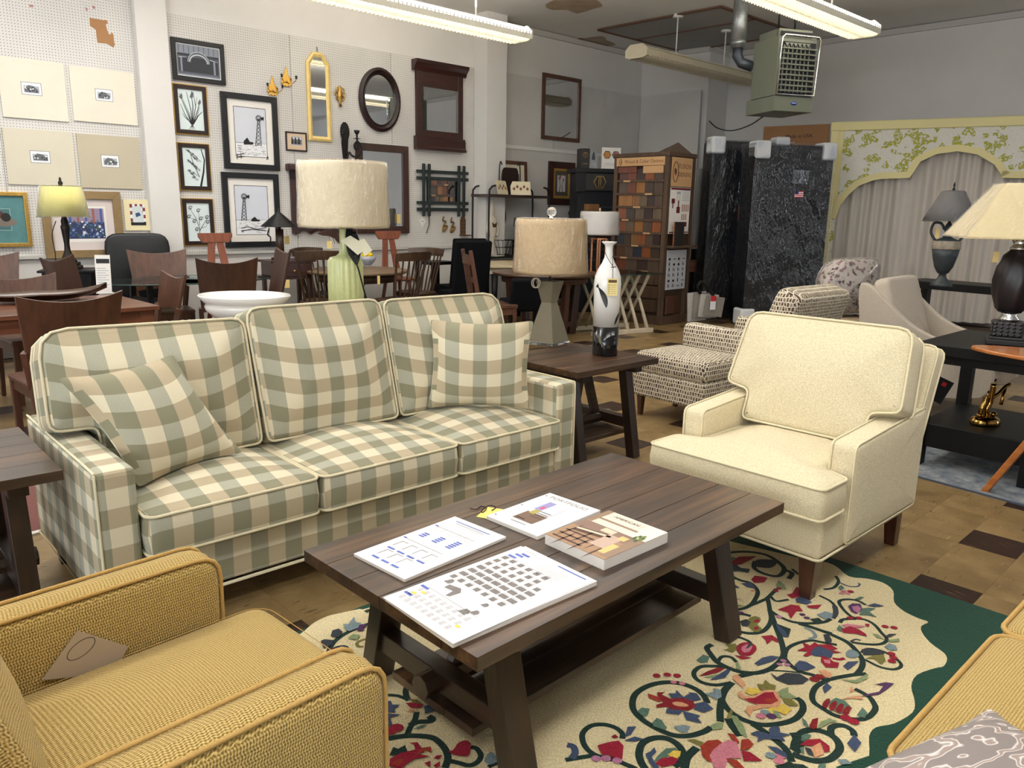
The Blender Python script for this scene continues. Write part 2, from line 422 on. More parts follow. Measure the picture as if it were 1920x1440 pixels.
# small cove moulding under the ceiling at the back of the shop
def strip(name, p, q, z, w, h, m=m_white, nn=None, kind=True):
    o = MB().bar((p.x, p.y, z), (q.x, q.y, z), w, h).build(name, m)
    return struct(o) if kind else o
for i, (p, q, n) in enumerate(((ptA(-3.3, 0), ptA(0, 0), NA), (K, c1, Vector((-.707, -.707, 0))), (c1, c2, NA * -1), (c2, bEnd, Vector((-.707, -.707, 0))))):
    strip('trim_%d' % (3 + i), p + n * .02, q + n * .02, HC - .05, .04, .07, M('cove_trim', (190, 186, 180), .6))
# pegboard panels: perforated hardboard, a real board in front of the plaster
def peg_mat():
    m = bpy.data.materials.new('pegboard'); m.use_nodes = True; t = NT(m); MATS['pegboard'] = m
    sep = t.n('SeparateXYZ', {0: t.coord('Object')})
    def cell(o): return t.math('SUBTRACT', t.math('FRACT', t.math('ADD', t.math('DIVIDE', sep.outputs[o], .0254), 400.0)), .5)
    r = t.math('SQRT', t.math('ADD', t.math('POWER', cell(0), 2.0), t.math('POWER', cell(2), 2.0)))
    hole = t.math('LESS_THAN', r, .15)
    base = t.ramp(t.noise(t.coord(), 1.5, 3), [(.3, (198, 195, 191)), (.7, (212, 209, 204))])
    t.put(t.b.inputs['Base Color'], t.mix(hole, base, lin((96, 94, 92)))); t.b.inputs['Roughness'].default_value = .7; return m
m_peg = peg_mat()
def peg(s0, s1, z0, z1, par, axis=A, org=K, n=NA, off=.012):
    p = org + axis * ((s0 + s1) / 2) + n * (off / 2)
    o = MB().box((0, 0, 0), (s1 - s0 - .006, off, z1 - z0)).build('pegboard', m_peg, par, bevel=.002)
    o.location = (p.x, p.y, (z0 + z1) / 2); o.rotation_euler = (0, 0, math.atan2(axis.y, axis.x)); return o
for k in range(3): peg(-7.78 + 1.3667 * k, -7.78 + 1.3667 * (k + 1), .95, 3.32, wl)
for a_, b_ in ((-3.31, -2.1), (-2.1, -.9), (-.9, -.01)): peg(a_, b_, .93, 3.34, wl)
for k in range(5): peg(-8.1 - 1.22 * (k + 1), -8.1 - 1.22 * k, .94, 3.42, wl)
for a_, b_ in ((.02, 1.17),): peg(a_, b_, .93, 3.34, wb, B, K, Vector((-.707, -.707, 0)))
# chair rail under the boards
for i, (a_, b_) in enumerate(((-18, -8.1), (-7.78, -3.7), (-3.31, 0))):
    strip('trim_%d' % (10 + i), ptA(a_, 0, .015), ptA(b_, 0, .015), .935, .03, .03, M('rail_paint', (196, 194, 188), .6))
for i, (p, q, n) in enumerate(((ptA(-18, 0), K, NA), (c2, bEnd, Vector((-.707, -.707, 0))))):
    strip('baseboard_%s' % ('left', 'right')[i], p + n * .01, q + n * .01, .06, .02, .12, M('base_paint', (120, 112, 100), .6))
# torn patches on the far left pegboard, where the paint peeled off the brown hardboard
def patch(pts, m, d=.0145, name='torn_patch'):
    q = [onA(x / 4, y / 4) for x, y in pts]
    mb = MB(); lo = [ptA(s, z, d - .003) for s, z in q]; hi = [ptA(s, z, d) for s, z in q]; k = len(q)
    mb.add(lo + hi, [tuple(range(2 * k - 1, k - 1, -1))] + [(i, (i + 1) % k, k + (i + 1) % k, k + i) for i in range(k)]); return mb.build(name, m, wl)
m_torn = M('torn_board', (160, 118, 78), .8, var=.06, vs=5)
patch([(668, 135), (715, 143), (770, 153), (795, 152), (806, 172), (790, 188), (800, 225), (815, 262), (838, 246), (848, 262), (852, 312), (858, 335), (848, 360), (828, 345), (795, 328), (728, 322), (722, 285), (716, 225), (690, 208), (672, 196)], m_torn)
m_pk = M('torn_pink', (170, 120, 116), .8)
patch([(215, 36), (245, 38), (250, 54), (220, 54)], m_pk); patch([(637, 54), (655, 68), (652, 84), (640, 76)], m_pk); patch([(690, 42), (706, 50), (712, 70), (692, 64)], m_pk)
# ceiling access hatch with its brown lath edges, water stains
m_lath = M('hatch_lath', (104, 76, 58), .8); m_hatch = M('hatch_panel', (158, 157, 154), .9, var=.06, vs=1.2)
hp = [at(1122, 54, HC), at(1352, 10, HC), at(1540, 62, HC), at(1222, 82, HC)]
h0, h1 = at(1122, 54, HC), at(1352, 10, HC); hv = at(1440, 38, HC) - h1; L_ = (h1 - h0); W_ = A * 2.05
P4 = [h0, h0 + L_, h0 + L_ + W_, h0 + W_]
hb = MB(); hb.prism([(p.x, p.y) for p in P4], HC - .012, HC - .001); hatch = struct(hb.build('ceiling_hatch', m_hatch, cl))
for i in range(4):
    p, q = P4[i], P4[(i + 1) % 4]; MB().bar((p.x, p.y, HC - .014), (q.x, q.y, HC - .014), .045, .02).build('lath', m_lath, cl)
p, q = P4[0] + W_ * .42, P4[1] + W_ * .42; MB().bar((p.x, p.y, HC - .014), (q.x, q.y, HC - .014), .03, .02).build('lath', m_lath, cl)
for (px, py, sx, sy) in ((1078, 5, .32, .12), (1108, 80, .35, .1)):
    p = at(px, py, HC - .004); mb = MB(); mb.prism([(p.x + sx * math.cos(t) * (1 + .25 * math.sin(3 * t)) , p.y + sy * 4 * math.sin(t) * (1 + .2 * math.cos(5 * t))) for t in [i * .2618 for i in range(24)]], HC - .003, HC - .001)
    mb.build('water_stain', M('water_stain', (168, 150, 128), .9, var=.12, vs=6), cl)

# ================================================================ fluorescent fittings
m_tube = M('lit_tube', (255, 244, 222), .3, emit=36); m_off = M('unlit_tube', (226, 220, 205), .3); m_enam = M('lamp_enamel', (236, 232, 218), .35); m_old = M('aged_enamel', (206, 197, 172), .45, var=.06, vs=4)
def fitting(name, label, c, length, ang, lit, rods, hz):
    t = thing(name, label, 'ceiling light', c, ang, 'fluorescent strip lights'); L = length / 2; me = m_enam if lit else m_old
    MB().prism([(-.06, -.01), (.06, -.01), (.075, .05), (-.075, .05)], -L, L, X=Matrix(((0, 0, 1, 0), (1, 0, 0, 0), (0, 1, 0, 0), (0, 0, 0, 1)))).build('housing', me, t)
    for sgn in (-1, 1):
        mb = MB(); sec = [(sgn * .06, .045), (sgn * .165, -.005), (sgn * .17, -.075), (sgn * .164, -.075), (sgn * .158, -.008), (sgn * .055, .04)]
        if lit: sec = [(sgn * .172, -.03), (sgn * .172, -.09), (sgn * .166, -.09), (sgn * .166, -.03)]
        mb.prism(sec, -L, L, X=Matrix(((0, 0, 1, 0), (1, 0, 0, 0), (0, 1, 0, 0), (0, 0, 0, 1))))
        mb.build('side_panel' if lit else 'reflector', me, t); tz = .012 if lit else -.03
        MB().cyl((-L + .02, sgn * .085, tz), (L - .02, sgn * .085, tz), .019, n=10).build('tube', m_tube if lit else m_off, t)
    n = int(length / .05); rib = MB()
    for i in range(n):
        x = -L + .04 + i * (length - .08) / (n - 1)
        rib.box((x, 0, -.078), (.004, .32, .05))
        for sgn in (-1, 1): rib.add([(x - .012, sgn * .172, -.005), (x + .012, sgn * .172, -.005), (x + .012, sgn * .176, -.085), (x, sgn * .177, -.100), (x - .012, sgn * .176, -.085)], [(0, 1, 2, 3, 4)])
    rib.build('louver', me, t, kind='stuff')
    rl = MB().bar((-L, 0, -.09), (L, 0, -.09), .006, .03); rl.build('louver_rail', me, t)
    for sgn in (-1, 1): MB().prism([(-.17, -.085), (-.11, -.105), (.11, -.105), (.17, -.085), (.175, 0), (.1, .062), (-.1, .062), (-.175, 0)], -.012, .012, X=Matrix(((0, 0, 1, sgn * L), (1, 0, 0, 0), (0, 1, 0, 0), (0, 0, 0, 1)))).build('end_cap', me, t)
    for x in rods:
        MB().cyl((x, 0, .05), (x, 0, hz), .009, n=8).build('rod', m_white, t); MB().cyl((x, 0, hz - .035), (x, 0, hz), .07, n=16).build('canopy', m_white, t)
    return t
for lab, px, py, z, ln in (('lit fluorescent strip light over the plaid sofa, nearer the picture wall', 978, 62, 3.45, 2.9), ('lit fluorescent strip light at top right, in front of the wall heater', 1622, 52, 3.45, 2.9)):
    e = at(px, py, z); c = e - A * (ln / 2); c.z = z
    area_light((c.x, c.y, z + .16), (2.6, .3), 34, LAMP, (R(180), 0, R(AA)))  # added upward fill above the fitting to brighten the ceiling, not one of its tubes
    fitting('strip_light', lab, c, ln, AA, True, (-.75, .75) if px < 1200 else (-.6, .62), HC - z)
fitting('strip_light', 'unlit ivory fluorescent strip light hung on two white rods in the back corner', (2.54, 11.5, 3.45), 2.85, AA, False, (-.585, .585), HC - 3.45)

# ================================================================ unit heater
m_heat = M('heater_paint', (112, 116, 103), .45, var=.04, vs=3); m_dark_in = M('heater_inside', (22, 24, 32), .7); m_steel = M('galvanised', (150, 155, 158), .35, .8, var=.2, vs=14); m_chrome = M('chrome', (220, 220, 218), .15, 1); m_black = M('black_iron', (13, 13, 14), .45, spec=.35)
hp = aty(1453, 207, 9.3); t = thing('unit_heater', 'grey green gas unit heater hung from the ceiling by dark rods', 'heater', (hp.x, hp.y, 0), 17)
z0 = hp.z; W5, D5, Hh = .50, .52, .80
MB().bx(0, W5, .03, D5, z0 + .17, z0 + Hh).build('cabinet', m_heat, t, bevel=.008)
MB().bx(-.005, W5 + .005, .015, D5 + .06, z0, z0 + .165).build('burner_box', m_heat, t, bevel=.006)
MB().bx(.03, W5 - .03, .08, D5 - .05, z0 + Hh, z0 + Hh + .09).build('top_hood', m_heat, t, bevel=.006)
MB().bx(.04, W5 - .04, .065, .075, z0 + Hh + .01, z0 + Hh + .06).build('hood_slot', m_dark_in, t)
MB().bx(.03, W5 - .03, .005, .032, z0 + .19, z0 + Hh - .06).build('grille_back', m_dark_in, t)
MB().tube([(.0, .0, z0 + .18), (.0, -.03, z0 + Hh - .03), (.03, -.035, z0 + Hh), (W5 - .03, -.035, z0 + Hh), (W5, -.03, z0 + Hh - .03), (W5, 0, z0 + .18)], .012, 6, closed=True).build('grille_rim', m_chrome, t)
for i in range(7):
    x = .05 + i * .055; MB().bx(x - .005, x + .005, -.012, .006, z0 + .2, z0 + Hh - .1).build('vertical_louver', m_heat, t)
for i in range(9):
    z = z0 + .22 + i * .056; MB().bx(.025, W5 - .025, -.02, .004, z - .008, z + .008).build('horizontal_louver', m_heat, t)
for i in range(6):
    x = .078 + i * .055; MB().add([(x - .027, -.014, z0 + Hh - .075), (x + .027, -.014, z0 + Hh - .075), (x, -.014, z0 + Hh - .12)], [(0, 1, 2)]).build('louver_notch', m_heat, t, solid=.004)
MB().lathe([(.036, 0), (.036, .004), (0, .006)], 24, X=Matrix.Translation((W5 * .5, .015, z0 + .09)) @ Matrix.Rotation(R(90), 4, 'X') @ Matrix.Diagonal((1.2, .55, 1, 1))).build('badge', M('badge_blue', (22, 62, 150), .3), t)
MB().bar((W5 * .5 - .026, .007, z0 + .09), (W5 * .5 + .026, .007, z0 + .092), .003, .006).build('badge_bar', m_white, t)
for x, y in ((.04, .12), (W5 - .12, .3)): MB().cyl((x, y, z0 + Hh), (x, y, HC), .012, n=8).build('hanger_rod', m_black, t)
MB().cyl((-.12, D5 + .15, z0 + Hh - .03), (-.12, D5 + .15, HC), .085, n=20).cyl((-.12, D5 + .15, HC - .03), (-.12, D5 + .15, HC - .01), .11, n=20).cyl((-.12, D5 + .15, z0 + Hh), (-.12, D5 + .15, z0 + Hh + .05), .09, n=20).build('flue_pipe', m_steel, t)
MB().tube([(-.12, D5 + .15, z0 + Hh), (-.12, D5 + .15, z0 + Hh - .12), (-.09, D5 + .1, z0 + Hh - .2), (.02, D5 + .02, z0 + Hh - .25)], .06, 12).build('flue_elbow', M('flue_dark', (70, 76, 84), .4, .6), t)
w = MB().tube(smooth_path([aty(1330, 227, 12.6), aty(1345, 240, 12.3), aty(1372, 245, 11.5), aty(1405, 235, 10.4), aty(1430, 219, 9.75)], 6), .008, 6); tag(w.build('cable', m_black), 'thin black cable swagged from the back wall to the unit heater', 'cable')
# ================================================================ foreground fabrics
def fabric_nodes(name):
    m = bpy.data.materials.new(name); m.use_nodes = True; MATS[name] = m; t = NT(m); t.b.inputs['Roughness'].default_value = .9; t.b.inputs['Specular IOR Level'].default_value = .2
    t.b.inputs['Sheen Weight'].default_value = .12; return m, t
def plaid(name='plaid', cell=.066):
    m, t = fabric_nodes(name)
    s = t.n('SeparateXYZ', {0: t.n('TexCoord').outputs['UV']})
    wob = t.math('MULTIPLY', t.math('SUBTRACT', t.noise(t.coord(), 4, 2), .5), .012)
    def chk(o): return t.math('LESS_THAN', t.math('FRACT', t.math('ADD', t.math('DIVIDE', t.math('ADD', s.outputs[o], wob), cell * 2), 50.25)), .5)
    u, v = chk(0), chk(1)
    sp = t.noise(t.n('Mapping', {0: t.n('TexCoord').outputs['UV'], 'Scale': (420, 900, 1)}).outputs[0], 1, 2)
    warm = t.mix(v, lin((180, 165, 137)), lin((216, 206, 178))); green = t.mix(v, lin((138, 135, 111)), lin((170, 168, 149)))
    c = t.mix(u, warm, green)
    spk = t.math('MULTIPLY', t.math('SUBTRACT', sp, .5), t.math('ADD', .55, t.math('MULTIPLY', t.math('MULTIPLY', u, v), 1.0)))
    c = t.mix(1.0, c, t.n('CombineColor', {0: t.math('ADD', 1, spk), 1: t.math('ADD', 1, spk), 2: t.math('ADD', 1, spk)}).outputs[0], 'MULTIPLY')
    t.put(t.b.inputs['Base Color'], c); t.bump(sp, .25, .002); return m
def boucle(name, a, b, sc=210, strength=.5):
    m, t = fabric_nodes(name)
    n = t.noise(t.coord('Object', (1, 1, 1.5)), sc, 2, .6); t.put(t.b.inputs['Base Color'], t.ramp(n, [(.3, a), (.65, b)])); t.bump(n, strength, .004); return m
def zigzag(name, a, b, hi):
    # looped rows that shift sideways, as in a crepe weave; UV in metres
    m, t = fabric_nodes(name)
    s = t.n('SeparateXYZ', {0: t.n('TexCoord').outputs['UV']}); x, y = s.outputs[0], s.outputs[1]
    n = t.noise(t.n('TexCoord').outputs['UV'], 9, 2)
    w = t.math('MULTIPLY', t.math('ADD', t.math('SINE', t.math('MULTIPLY', y, 330.0)), t.math('MULTIPLY', n, 9.0)), 1.5)
    st = t.math('SINE', t.math('ADD', t.math('MULTIPLY', x, 1150.0), w)); rw = t.math('SINE', t.math('MULTIPLY', y, 900.0))
    h = t.math('ADD', t.math('MULTIPLY', st, .32), t.math('MULTIPLY', rw, .2)); h = t.math('ADD', h, t.noise(t.n('TexCoord').outputs['UV'], 300, 2))
    t.put(t.b.inputs['Base Color'], t.ramp(h, [(.08, a), (.5, b), (.95, hi)])); t.bump(h, .6, .003); return m
m_plaid = plaid(); m_plaid_pipe = M('plaid_piping', (214, 203, 172), .85)
m_cream = boucle('cream_boucle', (196, 182, 146), (228, 216, 184)); m_cream_pipe = M('cream_piping', (220, 208, 174), .85, var=.05, vs=200)
m_must = zigzag('mustard_weave', (122, 96, 46), (182, 152, 86), (214, 190, 124)); m_must_pipe = M('mustard_piping', (186, 150, 86), .85, var=.1, vs=180)
m_wd = wood('dark_plank', (30, 18, 11), (118, 84, 54), 0, 1, .36, .2, (34, 28, 26))
m_wd2 = wood('dark_plank_upright', (20, 12, 7), (56, 34, 19), 2, 1, .4, .2)
m_wdy = wood('dark_plank_cross', (20, 12, 7), (58, 36, 21), 1, 1, .4, .2)
m_legb = M('black_leg', (14, 12, 11), .4)
def loop_pipe(mb, outline, z, r, X=None):
    pts = [Vector((p[0], p[1], z)) for p in outline]
    if X is not None: pts = [X @ p for p in pts]
    mb.tube(pts, r, 6, closed=True); return mb
def pad(name, outline, h, r, crown, mat, pmat, par, loc, rot, both=True, pr=.0055, bulge=.006, center=None):
    o = MB().slab(outline, h, r, crown, bulge=bulge, center=center).build(name, mat, par, loc, rot, uv=True)
    for s in ((1, -1) if both else (1,)):
        loop_pipe(MB(), [p for p in outline], s * (h / 2 - r * .35), pr).build('piping', pmat, o)
    return o
SA = 42.4
# ---------------------------------------------------------------- plaid sofa
sofa = thing('plaid_sofa', 'three seat sofa in sage and cream buffalo plaid with box arms', 'sofa', (-1.287, 2.272, 0), SA)
SL = 2.17
MB().bx(.10, SL - .10, .018, .90, .13, .305).build('base', m_plaid, sofa, bevel=.012, uv=True)
loop_pipe(MB(), [(0, -.002), (SL, -.002), (SL, .93), (0, .93)], .13, .006).build('base_piping', m_plaid_pipe, sofa)
MB().bx(.06, SL - .06, .70, .93, .13, .83).build('back_frame', m_plaid, sofa, bevel=.03, uv=True)
for x0, x1, xo in ((0, .128, 0), (SL - .128, SL, SL)):
    a_ = MB().bx(x0, x1, 0, .93, .13, .62).build('arm', m_plaid, sofa, bevel=.022, seg=3, uv=True)
    s_ = 1 if xo == 0 else -1; e = xo - s_ * .001 + s_ * .006
    MB().tube(smooth_path([(e, .002, .13), (e, .002, .4), (e, .003, .59), (e, .012, .612), (e, .05, .619), (e, .5, .619), (e, .92, .619)], 4), .0045, 6).build('piping', m_plaid_pipe, a_)
for i, (x0, x1) in enumerate(((.132, .752), (.757, 1.413), (1.418, 2.038))):
    w = (x1 - x0) / 2 - .003; ol = rrect(-w, w, -.31, .33, .035, 5, 10)
    pad('seat_cushion', ol, .15, .022, (.05, .0), m_plaid, m_plaid_pipe, sofa, ((x0 + x1) / 2, .268, .383), (0, 0, 0))
def bcush(i, pts, r, c0):
    cx = sum(p[0] for p in pts) / len(pts)
    ol = roundpoly([(p[0] - cx, p[1] - .27) for p in pts], r, 4, 8)
    la = R(76 - (1.5 if i == 1 else 0)); d = Vector((0, math.cos(la), math.sin(la))) * .27
    return pad('back_cushion', ol, .17, .028, (.06, .02), m_plaid, m_plaid_pipe, sofa, (cx, .50 + d.y - (.015 if i == 1 else 0), .462 + d.z), (la, 0, 0), center=(c0 - cx, .09))
bcush(0, [(.145, 0), (.742, 0), (.745, .52), (.0, .535), (-.01, .175), (.145, .17)], [.03, .03, .05, .10, .04, .03], .40)
bcush(1, [(.762, 0), (1.405, 0), (1.408, .56), (.758, .56)], [.03, .03, .06, .06], 1.083)
bcush(2, [(1.428, 0), (2.03, 0), (2.03, .17), (2.16, .175), (2.14, .545), (1.424, .55)], [.03, .03, .03, .04, .10, .05], 1.77)
for x in (.07, SL - .07):
    for y in (.07, .86): MB().bar((x, y, .13), (x, y, 0), .06, .06, taper=.75).build('leg', m_legb, sofa, bevel=.004)
# ---------------------------------------------------------------- scatter pillows
def pillow(name, label, bl, br, tl, mat, thick=.13, par=None, group=None, cat='pillow', nub=.10):
    bl, br, tl = Vector(bl), Vector(br), Vector(tl); X = (br - bl); Y = (tl - bl); w, h = X.length, Y.length; x = X.normalized(); sh = Y.dot(x) / 2; Y = Y - x * Y.dot(x); y = Y.normalized(); z = x.cross(y)
    c = bl + X / 2 + Y / 2 + x * sh; N = 14; vs = []; mb = MB()
    def P(i, j, s):
        a, b = -1 + 2 * i / N, -1 + 2 * j / N
        e = max(0, 1 - a * a) ** .55 * max(0, 1 - b * b) ** .55
        ka = 1 - nub * (1 - b * b) * abs(a) ** 3; kb = 1 - nub * (1 - a * a) * abs(b) ** 3
        return (a * w / 2 * ka + b * sh, b * h / 2 * kb, s * thick / 2 * e)
    for s in (1, -1):
        v = [P(i, j, s) for j in range(N + 1) for i in range(N + 1)]; f = []
        for j in range(N):
            for i in range(N):
                q = (j * (N + 1) + i, j * (N + 1) + i + 1, (j + 1) * (N + 1) + i + 1, (j + 1) * (N + 1) + i); f.append(q if s > 0 else q[::-1])
        mb.add(v, f, 0, True)
    o = mb.build(name, mat, None, sub=1, uv=True)
    o.matrix_world = Matrix.Translation(c) @ Matrix((x, y, z)).transposed().to_4x4()
    return tag(o, label, cat, group)
def perp(px, py, a, b):                  # point on a pixel's ray square to the edge a-b at a
    d = _fw * FPX + CR * (px - 960) - CU * (py - 720); x = Vector(b) - Vector(a); return EYE + d * ((Vector(a) - EYE).dot(x) / d.dot(x))
def along(px, py, frm, dist, far=True):   # point on a pixel's ray at a given distance from a 3D point
    d = (_fw * FPX + CR * (px - 960) - CU * (py - 720)).normalized(); o = EYE - Vector(frm); b = o.dot(d); c_ = o.dot(o) - dist * dist; q = math.sqrt(max(0, b * b - c_))
    return EYE + d * (-b + (q if far else -q))
bl = at(258, 912, .485); br = at(455, 846, .51); pl = pillow('throw_pillow', 'plaid throw pillow tipped against the left arm of the plaid sofa', bl, br, EYE + (along(108, 712, bl, .50) - EYE) * .945, m_plaid, .17, group='plaid throw pillows')
bl = at(800, 766, .50); br = at(994, 768, .50)
pillow('throw_pillow', 'upright plaid throw pillow in the right corner of the plaid sofa', bl, br, aty(806, 598, bl.y + .06), m_plaid, .16, group='plaid throw pillows')

# ---------------------------------------------------------------- trestle tables
def trestle_table(name, label, cat, org, rz, L, Wd, Hh, npl=5, ins=.2, shelf=True, top=.036, leg=.085):
    t = thing(name, label, cat, org, rz); w = Wd / npl
    for i in range(npl):
        MB().bx(0, L, i * w + .0008, (i + 1) * w - .0008, Hh - top, Hh).build('plank', m_wd, t, bevel=.0016)
    for x in (ins, L - ins):
        MB().bx(x - .03, x + .03, .05, Wd - .05, Hh - top - .045, Hh - top).build('cleat', m_wdy, t, bevel=.003)
        for y0, y1 in ((.06, .16), (Wd - .06, Wd - .16)):
            MB().bar((x, y0, 0), (x, y1, Hh - top), leg, .058, up=(0, 1, 0)).build('leg', m_wd2, t, bevel=.003)
        zz = .42 * Hh
        f = (zz) / Hh; MB().bx(x - .028, x + .028, .06 + .1 * f, Wd - .06 - .1 * f, zz - .075, zz - .012).build('crossbar', m_wdy, t, bevel=.003)
    zz = .42 * Hh - .05
    MB().cyl((ins - .075, Wd / 2, zz), (L - ins + .075, Wd / 2, zz), .036, n=8, smooth=False).build('stretcher_pole', m_wd, t, bevel=.002)
    for x, s in ((ins + .03, 1), (L - ins - .03, -1)):
        dx = .22 if L > 1 else .14
        MB().bar((x + s * .02, Wd / 2, zz + .02), (x + s * dx, Wd / 2, Hh - top), .055, .03, up=(0, 1, 0)).build('brace', m_wd, t, bevel=.002)
    if shelf:
        for i in range(3):
            sw = .36 / 3 if Wd > .6 else .1; y = Wd / 2 - sw * 1.5 + i * sw
            MB().bx(ins - .04, L - ins + .04, y + .0008, y + sw - .0008, .42 * Hh - .125, .42 * Hh - .1).build('shelf_plank', m_wd, t, bevel=.002)
    return t
ct = trestle_table('coffee_table', 'long dark plank coffee table on trestle legs, papers and books on top', 'coffee table', (-.066, 1.541, .0122), 44.2, 1.405, .755, .4578, 6, .2)
p = at(1083, 699, .6); q = at(977, 672, .6)
et = trestle_table('end_table', 'dark plank end table with lamp and fish vase, right of the plaid sofa', 'end table', (p.x, p.y, 0), 42.4, .70, .66, .60, 5, .12, True, .034, .06)
p = at(118, 881, .6); d = Vector((math.cos(R(42.4)), math.sin(R(42.4)), 0))
trestle_table('end_table', 'dark plank end table at the left edge, beside the sofa arm', 'end table', (p.x - d.x * .70, p.y - d.y * .70, 0), 42.4, .70, .66, .60, 5, .12, True, .034, .06)

# ---------------------------------------------------------------- cream armchair
ch = thing('cream_armchair', 'cream boucle armchair with tapered dark wood legs facing the coffee table', 'armchair', (.887, 2.934, 0), -47)
MB().bx(-.37, .37, 0, .86, .185, .345).build('base', m_cream, ch, bevel=.02, seg=3, uv=True)
loop_pipe(MB(), rrect(-.372, .372, -.002, .862, .02, 3, 1), .187, .0055).build('base_piping', m_cream_pipe, ch)
for s in (-1, 1):
    X = Matrix.Translation((s * .335, 0, 0)) @ Matrix(((0, 0, s, 0), (1, 0, 0, 0), (0, 1, 0, 0), (0, 0, 0, 1)))
    ol = roundpoly([(.19, .2), (.86, .2), (.86, .64), (.19, .595)], [.02, .02, .02, .03], 4, 4)
    ar = MB().slab(ol, .105, .02, (0, 0), X=X, bulge=.002, rings=2).build('arm', m_cream, ch, uv=True)
    for zz in (.046, -.046): loop_pipe(MB(), ol[:], zz, .0045, X).build('piping', m_cream_pipe, ar)
tseat = roundpoly([(-.385, -.05), (.385, -.05), (.385, .15), (.275, .19), (.275, .62), (-.275, .62), (-.275, .19), (-.385, .15)], [.03, .03, .03, .05, .03, .03, .05, .03], 4, 6)
pad('seat_cushion', tseat, .135, .022, (.04, .0), m_cream, m_cream_pipe, ch, (0, 0, .417), (0, 0, 0), center=(0, .05))
tb = roundpoly([(-.275, 0), (.275, 0), (.275, .135), (.395, .155), (.365, .50), (-.365, .50), (-.395, .155), (-.275, .135)], [.03, .03, .03, .03, .06, .06, .03, .03], 4, 6)
tb = [(x, y - .25) for x, y in tb]; la = R(70)
pad('back_cushion', tb, .17, .03, (.05, .0), m_cream, m_cream_pipe, ch, (0, .56 + math.cos(la) * .25, .495 + math.sin(la) * .25), (la, 0, 0), center=(0, .07))
X = Matrix.Translation((0, .78, .33)) @ Matrix.Rotation(R(74), 4, 'X')
bo = roundpoly([(-.37, 0), (.37, 0), (.39, .58), (-.39, .58)], [.02, .02, .04, .04], 4, 5)
bk = MB().slab(bo, .10, .02, (.0, .01), X=X, rings=3).build('back_frame', m_cream, ch, uv=True)
for zz in (.042, -.042): loop_pipe(MB(), bo, zz, .005, X).build('piping', m_cream_pipe, bk)
m_leg = wood('leg_wood', (44, 22, 13), (84, 46, 28), 2, 1, .35, .3)
for x in (-.32, .32):
    MB().bar((x, .045, .19), (x, .045, 0), .07, .07, taper=.62).build('leg', m_leg, ch, bevel=.003)
    MB().bar((x, .81, .19), (x, .83, 0), .06, .06, taper=.75).build('leg', m_leg, ch, bevel=.003)
MB().lathe([(.007, 0), (.007, .003), (0, .006)], 10, X=Matrix.Translation((.281, .25, .52)) @ Matrix.Rotation(R(-90), 4, 'Y')).build('button', m_legb, ch)

# ---------------------------------------------------------------- mustard armchair, bottom left
yc = thing('mustard_armchair', 'mustard woven armchair in the bottom left foreground with a tag on its seat', 'armchair', (-.505, 1.565, 0), 137)
MB().bx(-.36, .36, .03, .80, .16, .33).build('base', m_must, yc, bevel=.015, uv=True)
for s in (-1, 1):
    X = Matrix.Translation((s * .325, 0, 0)) @ Matrix(((0, 0, s, 0), (1, 0, 0, 0), (0, 1, 0, 0), (0, 0, 0, 1)))
    ol = roundpoly([(.0, .16), (.84, .16), (.84, .605), (-.005, .605)], [.02, .02, .03, .06], 5, 6)
    ar = MB().slab(ol, .115, .03, (0, 0), X=X, bulge=.004, rings=2).build('arm', m_must, yc, uv=True)
    for zz in (.046, -.046): loop_pipe(MB(), ol, zz, .005, X).build('piping', m_must_pipe, ar)
ys = rrect(-.262, .262, -.10, .56, .06, 6, 8)
pad('seat_cushion', ys, .15, .05, (.035, .0), m_must, m_must_pipe, yc, (0, 0, .385), (0, 0, 0), pr=.001)
la = R(72); yb = rrect(-.262, .262, -.24, .24, .05, 6, 8)
pad('back_cushion', yb, .15, .05, (.04, .0), m_must, m_must_pipe, yc, (0, .56 + math.cos(la) * .24, .44 + math.sin(la) * .24), (la, 0, 0), pr=.001)
MB().bx(-.36, .36, .76, .87, .16, .84).build('back_frame', m_must, yc, bevel=.03, seg=3, uv=True)
for x in (-.31, .31):
    for y in (.07, .78): MB().bar((x, y, .16), (x, y, 0), .055, .055, taper=.6).build('leg', m_leg, yc, bevel=.003)
c0 = Vector((-.505, 1.565, 0)); ydir = Vector((math.cos(R(227)), math.sin(R(227)), 0)); xdir = Vector((math.cos(R(137)), math.sin(R(137)), 0))
q4 = [aton(px, py, c0 + xdir * .263, xdir) for px, py in ((145, 1182), (240, 1212), (215, 1260), (78, 1275))]
def sheet(name, pts, m, thick, nrm, par=None):
    k = len(pts); a_ = [Vector(p) for p in pts]; b_ = [p + nrm * thick for p in a_]
    mb = MB(); mb.add(a_ + b_, [tuple(range(k - 1, -1, -1)), tuple(range(k, 2 * k))] + [(i, (i + 1) % k, k + (i + 1) % k, k + i) for i in range(k)]); return mb.build(name, m, par)
pc = thing('price_tag', 'grey card price tag with a hand-drawn loop, tucked by the mustard seat', 'tag', q4[3])
def rel(t, pts): return [Vector(p) - t.location for p in pts]
sheet('card', rel(pc, q4), M('grey_card', (176, 158, 136), .7), .002, -xdir, pc)
cc = aton(152, 1216, c0 + xdir * .262, xdir) - pc.location; uu = -ydir; vv = Vector((0, 0, 1))
MB().tube([cc - xdir * .0005 + uu * (.026 * math.cos(a) + .012 * math.sin(a)) + vv * .020 * math.sin(a) for a in [i * .2618 for i in range(24)]], .0011, 5, closed=True).tube([cc + uu * .004 + vv * -.022, cc + uu * -.012 + vv * -.03, cc + uu * -.02 + vv * -.045], .0011, 5).build('pen_loop', M('pen_ink', (52, 40, 36), .6), pc)
